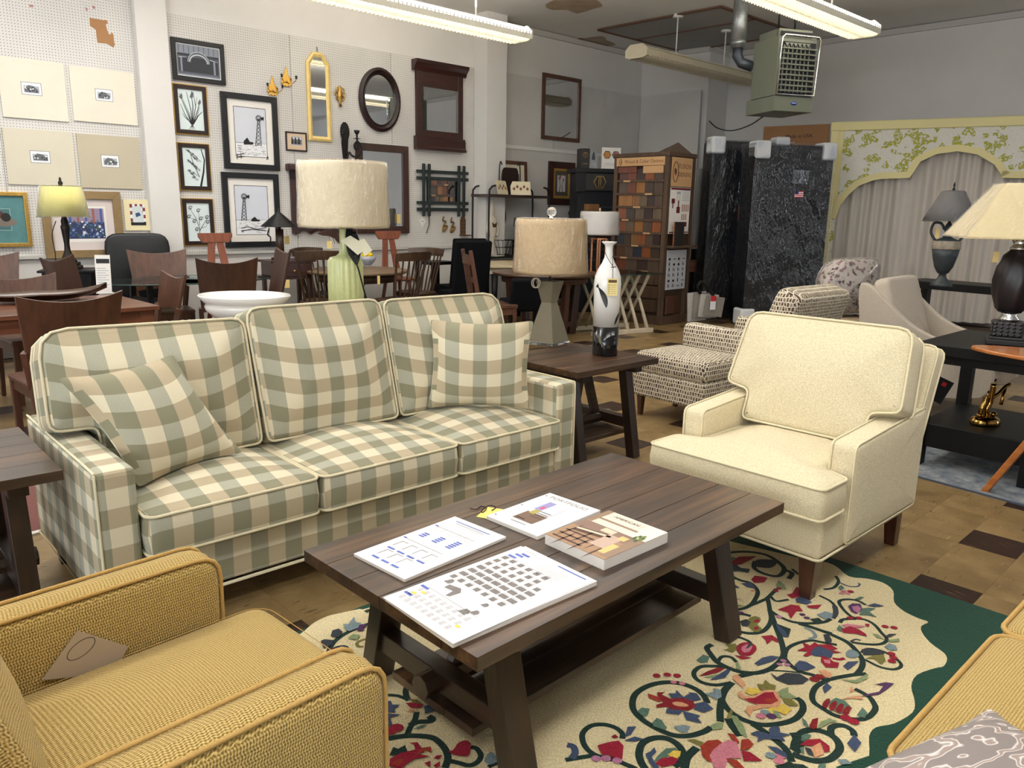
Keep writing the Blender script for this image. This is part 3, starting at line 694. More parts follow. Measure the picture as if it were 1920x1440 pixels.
# ---------------------------------------------------------------- mustard sofa, right edge
ys_o = Vector((1.165, 1.685, 0)); ysofa = thing('mustard_sofa', 'mustard woven sofa cut by the right edge, on the green edge of the rug', 'sofa', ys_o, 223)
for x0, x1 in ((-.66, -.004), (.004, .66), (.668, 1.32)):
    w = (x1 - x0) / 2; ol = rrect(-w, w, -.33, .33, .045, 5, 10)
    pad('seat_cushion', ol, .16, .025, (.035, 0), m_must, m_must_pipe, ysofa, ((x0 + x1) / 2, .33, .40), (0, 0, 0), pr=.0065)
MB().bx(-.70, 1.36, .02, .86, .14, .32).build('base', m_must, ysofa, bevel=.015, uv=True)
MB().bx(-.70, 1.36, .68, .88, .14, .84).build('back_frame', m_must, ysofa, bevel=.03, seg=3, uv=True)
for xa in (-.79, 1.33): MB().bx(xa, xa + .12, 0.0, .86, .14, .60).build('arm', m_must, ysofa, bevel=.03, seg=3, uv=True)
for x in (-.7, 1.36):
    for y in (.06, .8): MB().bar((x, y, .15), (x, y, 0), .055, .055, taper=.7).build('leg', m_leg, ysofa)
def swirl():
    m, t = fabric_nodes('swirl_print'); v = t.coord('Object', (1, 2.2, 1)); n = t.noise(v, 5, 3, .55)
    d = t.math('SINE', t.math('MULTIPLY', n, 46.0)); t.put(t.b.inputs['Base Color'], t.ramp(d, [(.1, (136, 126, 122)), (.35, (176, 164, 158)), (.55, (226, 222, 218)), (.9, (158, 140, 132))])); t.b.inputs['Roughness'].default_value = .5; return m
bl = at(1600, 1475, .575); br = bl + Vector((.44, .20, .03)); tl = bl + Vector((-.16, .34, -.05))
a_ = at(1605, 1470, .53); pillow('throw_pillow', 'grey and white marbled pillow at the bottom right corner, on the mustard sofa', a_ + Vector((.01, -.39, .005)), a_ + Vector((.43, -.19, .02)), a_ + Vector((-.11, -.04, .02)), swirl(), .16)

# ---------------------------------------------------------------- papers and books on the coffee table
TZ = .47; m_paper = M('white_paper', (218, 217, 220), .6); m_pages = M('page_edges', (226, 220, 212), .7, var=.05, vs=300, stretch=(1, 1, 8))
m_ink = M('grey_print', (150, 148, 150), .7); m_inkl = M('light_grey_print', (196, 194, 197), .7); m_blue = M('blue_print', (90, 110, 190), .7); m_tile_p = M('fabric_print', (126, 121, 118), .7, var=.2, vs=140); m_yel = M('yellow_mark', (236, 208, 70), .6)
class Sheet:
    # a rectangle lying on a horizontal plane, from three pixel corners: near-left, far (along u), near-right (along v)
    def __init__(s, o, u, v, z):
        s.o = at(*o, z); s.u = at(*u, z) - s.o; s.v = at(*v, z) - s.o; s.L, s.Wd = s.u.length, s.v.length; s.ang = math.atan2(s.u.y, s.u.x)
        s.v = Vector((s.u.y, -s.u.x, 0)).normalized() * s.Wd
    def X(s, z=0): u = s.u.normalized(); v = s.v.normalized(); return Matrix(((u.x, -v.x, 0, 0), (u.y, -v.y, 0, 0), (0, 0, 1, z), (0, 0, 0, 1)))
def stack(name, label, cat, sh, z0, z1, m_side, m_top, n=1, group=None):
    t = thing(name, label, cat, (sh.o.x, sh.o.y, z0), math.degrees(sh.ang)); t['label'] = label
    MB().bx(0, sh.L, -sh.Wd, 0, 0, z1 - z0 - .0008).build('pages', m_side, t, bevel=.001)
    MB().bx(0, sh.L, -sh.Wd, 0, z1 - z0 - .0007, z1 - z0).build('cover', m_top, t); return t
def flat(mb, x0, x1, y0, y1, z, mat=0, sk=0):
    mb.add([(x0, -y0, z), (x1, -y0, z), (x1 + sk, -y1, z), (x0 + sk, -y1, z)], [(3, 2, 1, 0)], mat); return mb
# left sheet: line drawings of shelves
s1 = Sheet((663, 1038), (853, 968), (755, 1088), TZ + .009); t = stack('paper_stack', 'thin stack of white sheets with blue and grey line drawings, at the table corner', 'papers', s1, TZ, TZ + .009, m_pages, m_paper)
mb = MB(); h = .0096; L, Wd = s1.L, s1.Wd
def fr(mb, x0, x1, y0, y1, mat=0, w=.0012, sides='lrtb'):
    if 'l' in sides: flat(mb, x0, x0 + w, y0, y1, h, mat)
    if 'r' in sides: flat(mb, x1 - w, x1, y0, y1, h, mat)
    if 't' in sides: flat(mb, x0, x1, y0, y0 + w, h, mat)
    if 'b' in sides: flat(mb, x0, x1, y1 - w, y1, h, mat)
for i in range(2):
    for j in range(4 if i else 3):
        x = L * (.12 + .17 * i); y = Wd * (.14 + .19 * j + .06 * (1 - i)); fr(mb, x, x + L * .1, y, y + Wd * .12, 0, .0025, 'rt'); flat(mb, x - .02, x - .012, y, y + .03, h, 1)
for j in range(3):
    y = Wd * (.14 + .26 * j); x = L * .54
    for i in range(3 + j): flat(mb, x + i * .011, x + i * .011 + .007, y, y + .022, h, 1)
    fr(mb, x + .065, x + .1, y - .004, y + .03, 2)
for x in (.44, .76): flat(mb, L * x, L * x + .0015, Wd * .06, Wd * .8, h, 0); flat(mb, L * x, L * x + .006, Wd * .04, Wd * .1, h, 1)
flat(mb, L * .93, L * .94, Wd * .15, Wd * .8, h, 1); flat(mb, L * .90, L * .905, Wd * .2, Wd * .75, h, 0); flat(mb, L * .87, L * .873, Wd * .2, Wd * .7, h, 2)
mb.build('print', [m_ink, m_blue, m_inkl], t)
# right stack: order sheet with rows of grey upholstery sketches
s2 = Sheet((722, 1118), (985, 1024), (862, 1200), TZ + .013); t = stack('paper_stack', 'thick stack of printed order sheets with rows of grey sofa sketches', 'papers', s2, TZ, TZ + .013, m_pages, m_paper)
t['label'] = 'thick stack of printed order sheets with rows of small grey sofa sketches'
sh = MB(); sh.bx(-.008, s2.L - .01, -s2.Wd - .004, -.002, .0131, .0137); sh.build('top_sheet', m_paper, t, rot=(0, 0, R(1.2))); mb = MB(); h = .0142; L, Wd = s2.L, s2.Wd
rows = [(.40, .04, .02, 1, 5), (.44, .07, .02, 1, 6), (.52, .13, .05, 3, 5), (.60, .13, .05, 3, 5), (.68, .12, .05, 2, 5), (.76, .10, .04, 2, 6)]
for r_ in range(7):
    x = L * (.40 + .063 * r_)
    for c in range(7):
        wide = .055 if r_ in (1, 2, 4) else .034
        y = Wd * (.05 + .115 * c) ; 
        if y + Wd * .1 > Wd * .86 - (.12 * Wd if r_ > 4 else 0): continue
        flat(mb, x, x + L * .036, y, y + Wd * (.095 if r_ in (1, 2, 3) else .06), h, 2)
        flat(mb, x + L * .042, x + L * .046, y, y + Wd * .07, h, 3)
mb.prism([(L * .30, -Wd * .20), (L * .34, -Wd * .19), (L * .36, -Wd * .32), (L * .33, -Wd * .38), (L * .26, -Wd * .37), (L * .25, -Wd * .33), (L * .31, -Wd * .31)], h - .0002, h, 2)
for (x, y, sx, sy) in ((.20, .62, .05, .10), (.24, .70, .04, .08), (.33, .66, .035, .07), (.34, .10, .05, .08)): mb.prism([(L * x, -Wd * y), (L * (x + sx), -Wd * (y + .02)), (L * (x + sx), -Wd * (y + sy * .7)), (L * (x + sx * .5), -Wd * (y + sy)), (L * x, -Wd * (y + sy * .8))], h - .0002, h, 2)
for r_ in range(3):
    for c in range(9): flat(mb, L * (.05 + .06 * r_), L * (.05 + .06 * r_) + .011, Wd * (.08 + .085 * c), Wd * (.08 + .085 * c) + .012, h, 3); flat(mb, L * (.05 + .06 * r_) + .014, L * (.05 + .06 * r_) + .0155, Wd * (.08 + .085 * c), Wd * (.08 + .085 * c) + .013, h, 0)
for x, y in ((.10, .04), (.21, .035), (.83, .05), (.87, .08), (.90, .12)): flat(mb, L * x, L * x + .009, Wd * y, Wd * y + .03, h, 1)
for x, y in ((.13, .09), (.17, .14), (.10, .80)): flat(mb, L * x, L * x + .008, Wd * y, Wd * y + .014, h + .0002, 4)
for i in range(6): flat(mb, L * (.80 + .02 * i), L * (.80 + .02 * i) + .0012, Wd * .45, Wd * .78, h, 3)
flat(mb, L * .955, L * .965, Wd * .55, Wd * .92, h, 1); flat(mb, L * .95, L * .957, Wd * .1, Wd * .25, h, 3); flat(mb, L * .235, L * .237, Wd * .1, Wd * .8, h, 0)
mb.build('print', [m_ink, m_blue, m_tile_p, m_inkl, m_yel], t)
# white catalogue
s3 = Sheet((912, 967), (1031, 924), (1002, 1008), TZ + .012); t = stack('catalogue', 'white softcover catalogue titled PORTFOLIO with a small room picture', 'magazine', s3, TZ, TZ + .012, m_pages, m_paper); mb = MB(); h = .0126; L, Wd = s3.L, s3.Wd
def pic(mb, x0, x1, y0, y1, cells, mats0): pass
X0, X1, Y0, Y1 = L * .18, L * .78, Wd * .28, Wd * .66
flat(mb, X0, X1, Y0, Y1, h, 0)
flat(mb, X0, X0 + (X1 - X0) * .4, Y0, Y1, h + .0002, 1); flat(mb, X0 + (X1 - X0) * .55, X1, Y0, Y0 + (Y1 - Y0) * .35, h + .0002, 2); flat(mb, X0 + (X1 - X0) * .35, X0 + (X1 - X0) * .55, Y0 + .01, Y0 + (Y1 - Y0) * .4, h + .0003, 3)
flat(mb, X0 + (X1 - X0) * .62, X0 + (X1 - X0) * .75, Y0 + .012, Y0 + .025, h + .0004, 4); flat(mb, X0 + (X1 - X0) * .5, X1 - .004, Y0 + (Y1 - Y0) * .45, Y1 - .004, h + .0003, 5)
for k in range(4): flat(mb, X0 + (X1 - X0) * (.25 + .09 * k), X0 + (X1 - X0) * (.25 + .09 * k) + .004, Y0 + (Y1 - Y0) * .4, Y1 - .006, h + .0004, 6)
flat(mb, X0 + .008, X0 + .016, Y0 + .006, Y0 + (Y1 - Y0) * .5, h + .0004, 6)
flat(mb, L * .11, L * .125, Wd * .34, Wd * .62, h, 7)
XT = Matrix.Translation((L * .90, -Wd * .5, h)) @ Matrix.Rotation(R(-90), 4, 'Z'); mb.text('PORTFOLIO', .030, XT, 7)
for k in (.1, .5, .9): mb.lathe([(.0028, 0), (.0028, .0004)], 10, (L * k, -.012, h - .0002), 6)
mb.build('print', [m_paper, M('print_brown', (120, 94, 76), .6), M('print_lilac', (150, 146, 196), .6), M('print_moss', (170, 158, 84), .6), M('print_rose', (206, 84, 110), .6), M('print_sky', (214, 220, 232), .6), M('print_dark', (52, 38, 32), .6), m_ink], t)
# thick book
s4 = Sheet((1022, 1001), (1142, 957), (1130, 1051), TZ + .032); t = stack('book', 'thick softcover book with a sunlit dining room on its cover', 'book', s4, TZ, TZ + .032, m_pages, M('cover_base', (150, 118, 98), .35)); mb = MB(); h = .0324; L, Wd = s4.L, s4.Wd
def f(x0, x1, y0, y1, m_, dz=0, sk=0): flat(mb, L * x0, L * x1, Wd * y0, Wd * y1, h + dz, m_, sk)
f(.0, .42, 0, 1, 0); f(.62, 1, 0, 1, 1); f(.42, .62, 0, 1, 2)
for i in range(7): f(.64 + .05 * i, .645 + .05 * i, .1, .72, 3, .0002)
for i in range(9): f(.63, .98, .12 + .07 * i, .126 + .07 * i, 3, .0002)
f(.62, 1.0, .0, .1, 4, .0003); f(.74, .78, .1, .74, 4, .0003); f(.30, .42, .12, .62, 5, .0003, .02); f(.36, .4, .12, .62, 6, .0004, .02)
for i in range(6): f(.02, .32, .1 + .13 * i, .13 + .13 * i, 5, .0003, .05 * ((-1) ** i))
for i in range(3): f(.05 + .1 * i, .08 + .1 * i, .06, .55, 5, .0003)
f(.18, .5, .55, .78, 7, .0004); f(.50, .60, .38, .58, 6, .0005); f(.46, .56, .70, .82, 8, .0005)
for i in range(10):
    a_ = i * 2.4; f(.62 + .07 * math.cos(a_) * (i / 10 + .3), .67 + .07 * math.cos(a_) * (i / 10 + .3), .86 + .05 * math.sin(a_), .90 + .05 * math.sin(a_), 9 if i % 2 else 10, .0004 + i * .00005)
f(.05, .6, .86, 1.0, 4, .0002); f(.1, .34, .78, .88, 8, .0003)
XT = Matrix.Translation((L * .90, -Wd * .42, h + .0006)) @ Matrix.Rotation(R(-90), 4, 'Z'); mb.text('AMERICAN', .020, XT, 5)
mb.build('print', [M('print_floor', (168, 132, 100), .4), M('print_window', (240, 232, 214), .4), M('print_rosewall', (142, 112, 98), .4), M('print_mullion', (206, 182, 156), .4), M('print_tan', (150, 122, 98), .4), M('print_shadow', (84, 52, 38), .4), M('print_vase', (226, 206, 178), .4), M('print_chair', (196, 168, 150), .4), M('print_flower', (226, 190, 120), .4), M('print_leaf', (64, 84, 44), .4), M('print_leaf2', (116, 132, 60), .4)], t)
# string tag
tg = thing('string_tag', 'yellow card tag on a dark string, half under the white catalogue', 'tag', at(912, 958, TZ))
q = [at(*c, TZ + .0005) for c in ((893, 969), (915, 951), (952, 957), (930, 976))]; sheet('card', rel(tg, q), M('tag_yellow', (240, 216, 112), .6), .0012, Vector((0, 0, 1)), tg)
MB().tube(smooth_path([p_ - tg.location for p_ in [at(*c, TZ + .004) for c in ((881, 953), (893, 955), (902, 949), (912, 953), (906, 960), (902, 959), (910, 951), (920, 948), (930, 951), (922, 957))]], 5), .0016, 6).build('string', M('tag_string', (44, 28, 20), .8), tg)
# ================================================================ hooked wool rug with a flower border
def wool(name, c):
    if name in MATS: return MATS[name]
    m, t = fabric_nodes(name); n = t.noise(t.coord('Object'), 170, 2); l = lin(c)
    t.put(t.b.inputs['Base Color'], t.ramp(n, [(.3, tuple(v * .78 for v in l[:3]) + (1,)), (.7, tuple(min(1, v * 1.14) for v in l[:3]) + (1,))])); t.bump(n, .7, .006); return m
rc = Vector((.687, 3.794, 0)); ru = Vector((math.cos(R(-45.9)), math.sin(R(-45.9)), 0)); rv = Vector((ru.y, -ru.x, 0)); RL, RW = 2.75, 2.0
rug = thing('floral_rug', 'cream hooked wool rug with scrolling flowers and a dark green scalloped border', 'rug', rc)
def rg(p, z=0): return Vector((p.x - rc.x, p.y - rc.y, z))
mb = MB(); mb.prism([(v.x, v.y) for v in (rc * 0, ru * RL, ru * RL + rv * RW * 1.38, rv * RW * 1.38)], .0005, .011)
mb.build('border', wool('rug_green', (14, 62, 46)), rug, bevel=.004)
FR = {1: (1160, 1000, 4.8), 2: (1440, 1080, 4.8), 3: (1060, 1200, 6), 4: (1340, 1200, 6), 5: (700, 1260, 6.4), 6: (440, 1060, 6), 7: (1100, 960, 2.3415), 0: (0, 0, 1)}
def rp(f, p, z): ox, oy, s = FR[f]; q = at(ox + p[0] / s, oy + p[1] / s, z); return rg(q, z)
ZR = .0112
edge = [rp(7, p, ZR) for p in [(905, 195), (985, 205), (1085, 232), (1150, 282), (1230, 292), (1300, 310), (1345, 345), (1350, 395), (1385, 430), (1420, 450), (1460, 468), (1500, 483), (1470, 500), (1472, 528), (1510, 575), (1570, 620), (1582, 650), (1565, 678), (1530, 685), (1450, 715), (1425, 765), (1440, 830), (1430, 880), (1350, 928), (1270, 945), (1240, 985), (1240, 1070), (1200, 1180)]]
left = [rp(6, p, ZR) for p in [(1640, 440), (1400, 490), (1150, 545), (1050, 570), (900, 640), (780, 740), (665, 828), (560, 960)]]
e0 = edge[0]
inner = edge + [ru * 2.45 + rv * .9, ru * 2.5 + rv * 2.2, ru * 1.2 + rv * 2.5] + left[::-1] + [rv * 1.0 + ru * .12, rv * .35 + ru * .16]
pts = [(q.x, q.y) for q in smooth_path(inner, 3, True)]
MB().prism(pts, .011, ZR).build('field', wool('rug_cream', (214, 198, 156)), rug)
PAL = dict(G=(14, 44, 36), B=(58, 72, 98), b=(118, 136, 140), S=(132, 146, 104), T=(84, 112, 96), O=(118, 112, 52), C=(146, 14, 42), R=(128, 16, 24), P=(196, 118, 132), Q=(208, 152, 112), Y=(216, 184, 76), V=(78, 44, 86), K=(48, 54, 60), X=(150, 48, 28), M=(172, 112, 142))
pal_i = {k: i for i, k in enumerate(PAL)}
RGM = MB(); nsh = [0]
def Fl(col, f, pts, sm=False):
    nsh[0] += 1; z = ZR + .0011 + .000012 * nsh[0]
    q = [rp(f, p, z) for p in pts]
    if sm: q = smooth_path(q, 4, True)
    k = len(q); a_ = sum(q[i].x * q[(i + 1) % k].y - q[(i + 1) % k].x * q[i].y for i in range(k))
    RGM.poly(q if a_ > 0 else q[::-1], pal_i[col])
def St(f, pts, w=.02, col='G', closed=False):
    nsh[0] += 1; z = ZR + .0006 + .000003 * nsh[0]
    q = smooth_path([rp(f, p, z) for p in pts], 6, closed); k = len(q); L_, R_ = [], []
    for i in range(k):
        a_ = q[(i - 1) % k] if closed or i else q[i]; b_ = q[(i + 1) % k] if closed or i < k - 1 else q[i]
        d = (b_ - a_); d.z = 0; d = d.normalized() if d.length > 1e-9 else Vector((1, 0, 0)); n = Vector((-d.y, d.x, 0)) * w * .33; L_.append(q[i] + n); R_.append(q[i] - n)
    fs = [(i, (i + 1) % k, k + (i + 1) % k, k + i) for i in range(k if closed else k - 1)]
    RGM.add(R_ + L_, fs, pal_i[col])
def Dt(col, f, pts, r=.011):
    for p in pts:
        c = rp(f, p, 0); nsh[0] += 1; z = ZR + .0011 + .000012 * nsh[0]
        RGM.poly([(c.x + r * math.cos(t) * 1.15, c.y + r * math.sin(t), z) for t in [i * .785 for i in range(8)]], pal_i[col])
# stems
St(1, [(830, 215), (960, 178), (1150, 165), (1330, 195), (1450, 270), (1490, 330), (1430, 385), (1300, 360), (1220, 310), (1230, 250)], .03)
St(1, [(960, 290), (1000, 370), (1090, 420), (1190, 450), (1250, 520), (1230, 590), (1180, 650), (1080, 685), (930, 690)], .026)
St(1, [(870, 380), (960, 385), (1090, 420)], .02)
St(1, [(1180, 650), (1280, 610), (1340, 580), (1420, 500)], .024)
St(1, [(1340, 580), (1360, 690), (1370, 790), (1300, 880), (1180, 900), (1050, 870), (965, 810), (960, 750), (1020, 720), (1110, 725), (1190, 745)], .026)
St(1, [(1370, 570), (1420, 610), (1530, 595)], .02)
St(1, [(1360, 690), (1410, 830), (1450, 930), (1480, 1040), (1475, 1120), (1380, 1210), (1250, 1255), (1120, 1250), (1010, 1220), (890, 1160), (830, 1090), (795, 1030), (840, 1000)], .03)
St(1, [(890, 1160), (930, 1110), (1010, 1115), (1060, 1160)], .02)
St(1, [(960, 930), (1060, 930), (1150, 960), (1190, 990)], .02)
St(1, [(960, 1200), (850, 1195), (740, 1200), (680, 1245), (690, 1300), (760, 1345), (880, 1365), (1010, 1345)], .024)
St(1, [(1370, 700), (1450, 750), (1560, 795), (1700, 810), (1840, 800), (1910, 770)], .024)
St(1, [(1620, 815), (1760, 855), (1920, 900)], .022)
St(1, [(0 + 380, 470), (540, 440), (650, 410)], .02); St(1, [(500, 470), (580, 510), (640, 545)], .018)
St(1, [(1500, 330), (1560, 360), (1530, 410)], .03); St(1, [(1560, 320), (1620, 370)], .02)
St(2, [(610, 0), (635, 50), (590, 105), (500, 120)], .02); St(2, [(640, 55), (720, 90), (800, 95), (825, 75), (810, 62)], .012, 'B')
St(2, [(460, 175), (560, 225), (610, 280)], .018); St(2, [(600, 270), (610, 330), (580, 380)], .03, 'K')
St(2, [(880, 260), (800, 220), (700, 210), (640, 230), (670, 290), (730, 350), (790, 380), (880, 395), (960, 440), (1020, 510), (1070, 570), (1020, 610), (900, 615), (750, 595)], .02)
St(2, [(790, 385), (680, 390), (645, 420)], .022)
St(2, [(300, 430), (450, 480), (600, 540), (720, 600), (800, 680), (850, 760), (840, 830), (790, 890)], .028)
St(2, [(150, 740), (170, 660), (250, 610), (380, 580), (480, 595), (620, 620)], .022)
St(2, [(150, 740), (200, 800), (290, 860), (400, 890), (520, 930), (620, 915), (760, 890), (890, 880)], .026)
St(2, [(840, 690), (900, 655), (1010, 670), (1120, 720), (1190, 780), (1190, 820), (1120, 840), (1000, 815), (870, 750)], .018)
St(2, [(540, 935), (440, 990), (400, 1060), (410, 1130), (490, 1190), (620, 1260), (800, 1290), (900, 1270), (965, 1200), (950, 1140), (900, 1080), (780, 1015)], .027)
St(2, [(0, 850), (140, 855), (290, 870)], .012)
St(3, [(1640, 980), (1560, 1030), (1400, 1075), (1240, 1075), (1080, 1020), (900, 920), (790, 820), (755, 730), (780, 620), (880, 540), (1020, 490), (1180, 475), (1340, 500), (1480, 560), (1560, 630), (1600, 710)], .03)
St(3, [(640, 1110), (640, 1050), (560, 985), (430, 950), (290, 965), (200, 1040), (195, 1130), (240, 1220), (330, 1290), (450, 1330), (560, 1350), (680, 1400), (800, 1450)], .025)
St(3, [(0, 1350), (150, 1325), (330, 1295)], .024); St(3, [(20, 1180), (90, 1200), (110, 1270), (70, 1330)], .03, 'B')
St(3, [(900, 1450), (850, 1370), (830, 1270), (870, 1160), (990, 1105), (1130, 1105), (1250, 1165), (1320, 1260), (1310, 1360), (1220, 1420)], .032)
St(3, [(1340, 1450), (1370, 1320), (1480, 1210)], .035)
St(3, [(1880, 475), (1800, 560), (1760, 660), (1740, 800), (1745, 920)], .032); St(3, [(1770, 690), (1830, 780), (1880, 830)], .028)
St(4, [(200, 480), (110, 560), (80, 660), (150, 780), (270, 870), (420, 930), (560, 955), (740, 940), (900, 890), (990, 790), (980, 700), (920, 650)], .03)
St(4, [(150, 880), (200, 970), (290, 1080)], .036); St(4, [(420, 940), (560, 1030), (690, 1130), (800, 1230), (870, 1370)], .032)
St(4, [(870, 1280), (1000, 1330), (1150, 1360), (1300, 1335), (1400, 1240), (1390, 1150), (1310, 1070), (1180, 1020), (1070, 1010), (970, 1050), (910, 1150), (890, 1240)], .034)
St(4, [(1310, 1060), (1310, 990), (1380, 960), (1470, 970), (1550, 1020), (1570, 1080)], .03)
St(4, [(700, 1440), (800, 1420), (870, 1380)], .03); Fl('G', 4, [(800, 1440), (830, 1400), (900, 1390), (1000, 1400), (1060, 1440)])
St(4, [(890, 1040), (930, 1100), (940, 1200), (890, 1250)], .045)
St(5, [(160, 275), (290, 285), (390, 320), (430, 330)], .02); St(5, [(540, 115), (430, 150), (390, 220), (400, 300), (430, 340)], .028)
St(5, [(180, 800), (350, 770), (520, 765), (700, 785), (800, 850), (870, 940), (895, 1040), (860, 1150)], .03)
St(5, [(400, 770), (440, 670), (500, 570), (520, 480)], .026); St(5, [(430, 640), (540, 600), (680, 590), (710, 560), (660, 530)], .03)
St(5, [(1170, 900), (1240, 920), (1290, 1000), (1250, 1080), (1150, 1120), (1020, 1090), (900, 1060)], .024); St(5, [(1380, 1140), (1440, 1110), (1530, 1080)], .02)
St(6, [(1030, 1070), (1060, 960), (1130, 850), (1260, 760), (1420, 690), (1580, 640), (1820, 610)], .026); St(6, [(1580, 640), (1620, 580), (1610, 530), (1540, 500), (1470, 525)], .03)
St(6, [(1510, 860), (1530, 920), (1590, 980), (1680, 1010), (1740, 1015)], .024); St(6, [(1090, 950), (1160, 920), (1240, 915), (1285, 960)], .024, 'K')
St(6, [(1560, 820), (1450, 835), (1380, 870), (1390, 910), (1450, 915)], .018, 'O')
# leaves and flowers
Fl('C', 1, [(1190, 415), (1225, 380), (1300, 390), (1340, 400), (1310, 440), (1220, 445)]); Fl('R', 1, [(1000, 260), (1080, 210), (1240, 205), (1180, 240), (1100, 280), (1010, 280)]); Fl('K', 1, [(940, 290), (1060, 280), (1100, 310), (1180, 320), (1170, 355), (1080, 340), (1000, 345)]); Fl('T', 1, [(880, 240), (960, 200), (1060, 220), (1000, 255)])
Fl('K', 1, [(1210, 270), (1260, 235), (1400, 240), (1430, 260), (1370, 310), (1240, 300)], True)
Fl('B', 1, [(870, 400), (960, 400), (1010, 430), (930, 440), (880, 425)]); Fl('B', 1, [(1100, 450), (1190, 440), (1240, 500), (1150, 480)]); Fl('B', 1, [(960, 470), (1030, 450), (1090, 490), (1010, 490)])
Fl('S', 1, [(1410, 470), (1440, 420), (1490, 460), (1510, 510), (1440, 495)]); Fl('C', 1, [(960, 550), (1010, 510), (1040, 545), (1010, 570)]); Fl('P', 1, [(910, 580), (990, 570), (1090, 590), (1120, 610), (1080, 590), (960, 620)]); Fl('S', 1, [(960, 620), (1130, 650), (1050, 670), (940, 670)]); Fl('O', 1, [(890, 500), (930, 490), (920, 530)])
Dt('C', 1, [(880, 360), (920, 345), (950, 368), (575, 475), (625, 460), (635, 500), (1410, 545), (1440, 522), (1060, 765)], .01); Dt('Q', 1, [(1020, 755), (1210, 545)], .009); Dt('V', 1, [(1095, 742), (1650, 760), (1690, 790)], .010)
Fl('B', 1, [(570, 345), (620, 335), (640, 365), (590, 370)]); Fl('B', 1, [(450, 420), (530, 385), (490, 430)]); Fl('X', 1, [(540, 310), (600, 290), (590, 320)])
Fl('O', 1, [(1160, 780), (1220, 745), (1280, 770), (1250, 820), (1290, 860), (1240, 890), (1180, 850)], True); Fl('C', 1, [(1210, 790), (1250, 770), (1275, 795), (1230, 805)]); Fl('C', 1, [(1210, 850), (1250, 835), (1265, 860), (1230, 870)]); Fl('K', 1, [(1090, 790), (1150, 770), (1190, 800), (1160, 840), (1110, 830)]); St(1, [(1010, 795), (1060, 790), (1110, 800)], .012, 'K')
Fl('T', 1, [(700, 1140), (760, 1090), (820, 1110), (800, 1160), (740, 1165)]); Fl('O', 1, [(940, 1050), (1000, 1030), (960, 1000), (1050, 990), (1080, 1030), (1030, 1070)]); Fl('C', 1, [(1060, 1020), (1130, 980), (1220, 1000), (1240, 1050), (1180, 1100), (1090, 1090)], True); Fl('P', 1, [(1105, 1030), (1150, 1000), (1200, 1010), (1180, 1060), (1125, 1070)], True); Fl('K', 1, [(1140, 1040), (1180, 985), (1210, 1000), (1170, 1030)]); Fl('C', 1, [(1040, 1095), (1120, 1105), (1200, 1120), (1110, 1135)])
Fl('C', 1, [(1280, 925), (1380, 915), (1430, 950), (1440, 985), (1380, 960), (1335, 1000), (1320, 955)]); Fl('B', 1, [(1220, 1170), (1290, 1120), (1370, 1100), (1450, 1110), (1390, 1150), (1260, 1190)]); Fl('S', 1, [(1050, 1160), (1080, 1165), (1110, 1240), (1060, 1215)])
Fl('R', 1, [(720, 1285), (800, 1240), (900, 1205), (960, 1215), (900, 1250), (800, 1275)]); Fl('B', 1, [(820, 1320), (900, 1270), (980, 1220), (1005, 1240), (960, 1300), (880, 1315)]); Fl('S', 1, [(760, 1295), (870, 1270), (900, 1265), (850, 1300)])
Fl('Q', 1, [(1020, 1290), (1060, 1265), (1100, 1300), (1145, 1370), (1110, 1390), (1060, 1340)]); St(1, [(1090, 1285), (1200, 1260)], .03); Fl('G', 1, [(1395, 800), (1470, 830), (1550, 860), (1530, 930), (1470, 880)]); Fl('B', 1, [(1410, 800), (1500, 880), (1530, 935), (1480, 930), (1430, 860)])
Fl('C', 1, [(1510, 550), (1560, 540), (1600, 480), (1680, 520), (1680, 560), (1560, 585)]); Fl('B', 1, [(1590, 590), (1660, 555), (1740, 620), (1690, 640), (1600, 620)]); Fl('C', 1, [(1430, 685), (1550, 640), (1620, 650), (1660, 700), (1600, 700), (1550, 770), (1520, 710)]); Fl('C', 1, [(1690, 650), (1830, 640), (1790, 680), (1710, 670)]); Fl('Y', 1, [(1590, 620), (1640, 640), (1640, 660)])
Fl('b', 1, [(1780, 730), (1860, 700), (1930, 720), (1920, 760), (1850, 770)]); Fl('G', 1, [(1720, 770), (1800, 760), (1840, 790), (1790, 820)]); St(1, [(1670, 850), (1740, 880), (1770, 930), (1710, 950)], .02, 'b'); Fl('K', 1, [(1840, 910), (1890, 905), (1920, 960), (1910, 1000), (1860, 970)]); Dt('M', 1, [(1480, 1180), (1445, 1212), (1515, 1215)], .009); Dt('M', 1, [(1440, 780)], .011)
Fl('T', 2, [(630, 100), (660, 80), (690, 110), (650, 130)]); Dt('P', 2, [(680, 165), (660, 185), (715, 185)], .009); Dt('C', 2, [(740, 168), (735, 408), (815, 408), (1050, 485), (1130, 495)], .011); Fl('T', 2, [(770, 210), (830, 185), (868, 190), (830, 212)])
Fl('V', 2, [(720, 270), (760, 245), (830, 250), (850, 300), (800, 340), (750, 320)]); Fl('M', 2, [(755, 275), (810, 265), (840, 290), (810, 335), (770, 310)]); Fl('T', 2, [(820, 350), (850, 290), (900, 285), (970, 290), (910, 320), (980, 370), (890, 350)]); Fl('B', 2, [(890, 265), (960, 245), (1050, 270), (960, 278)])
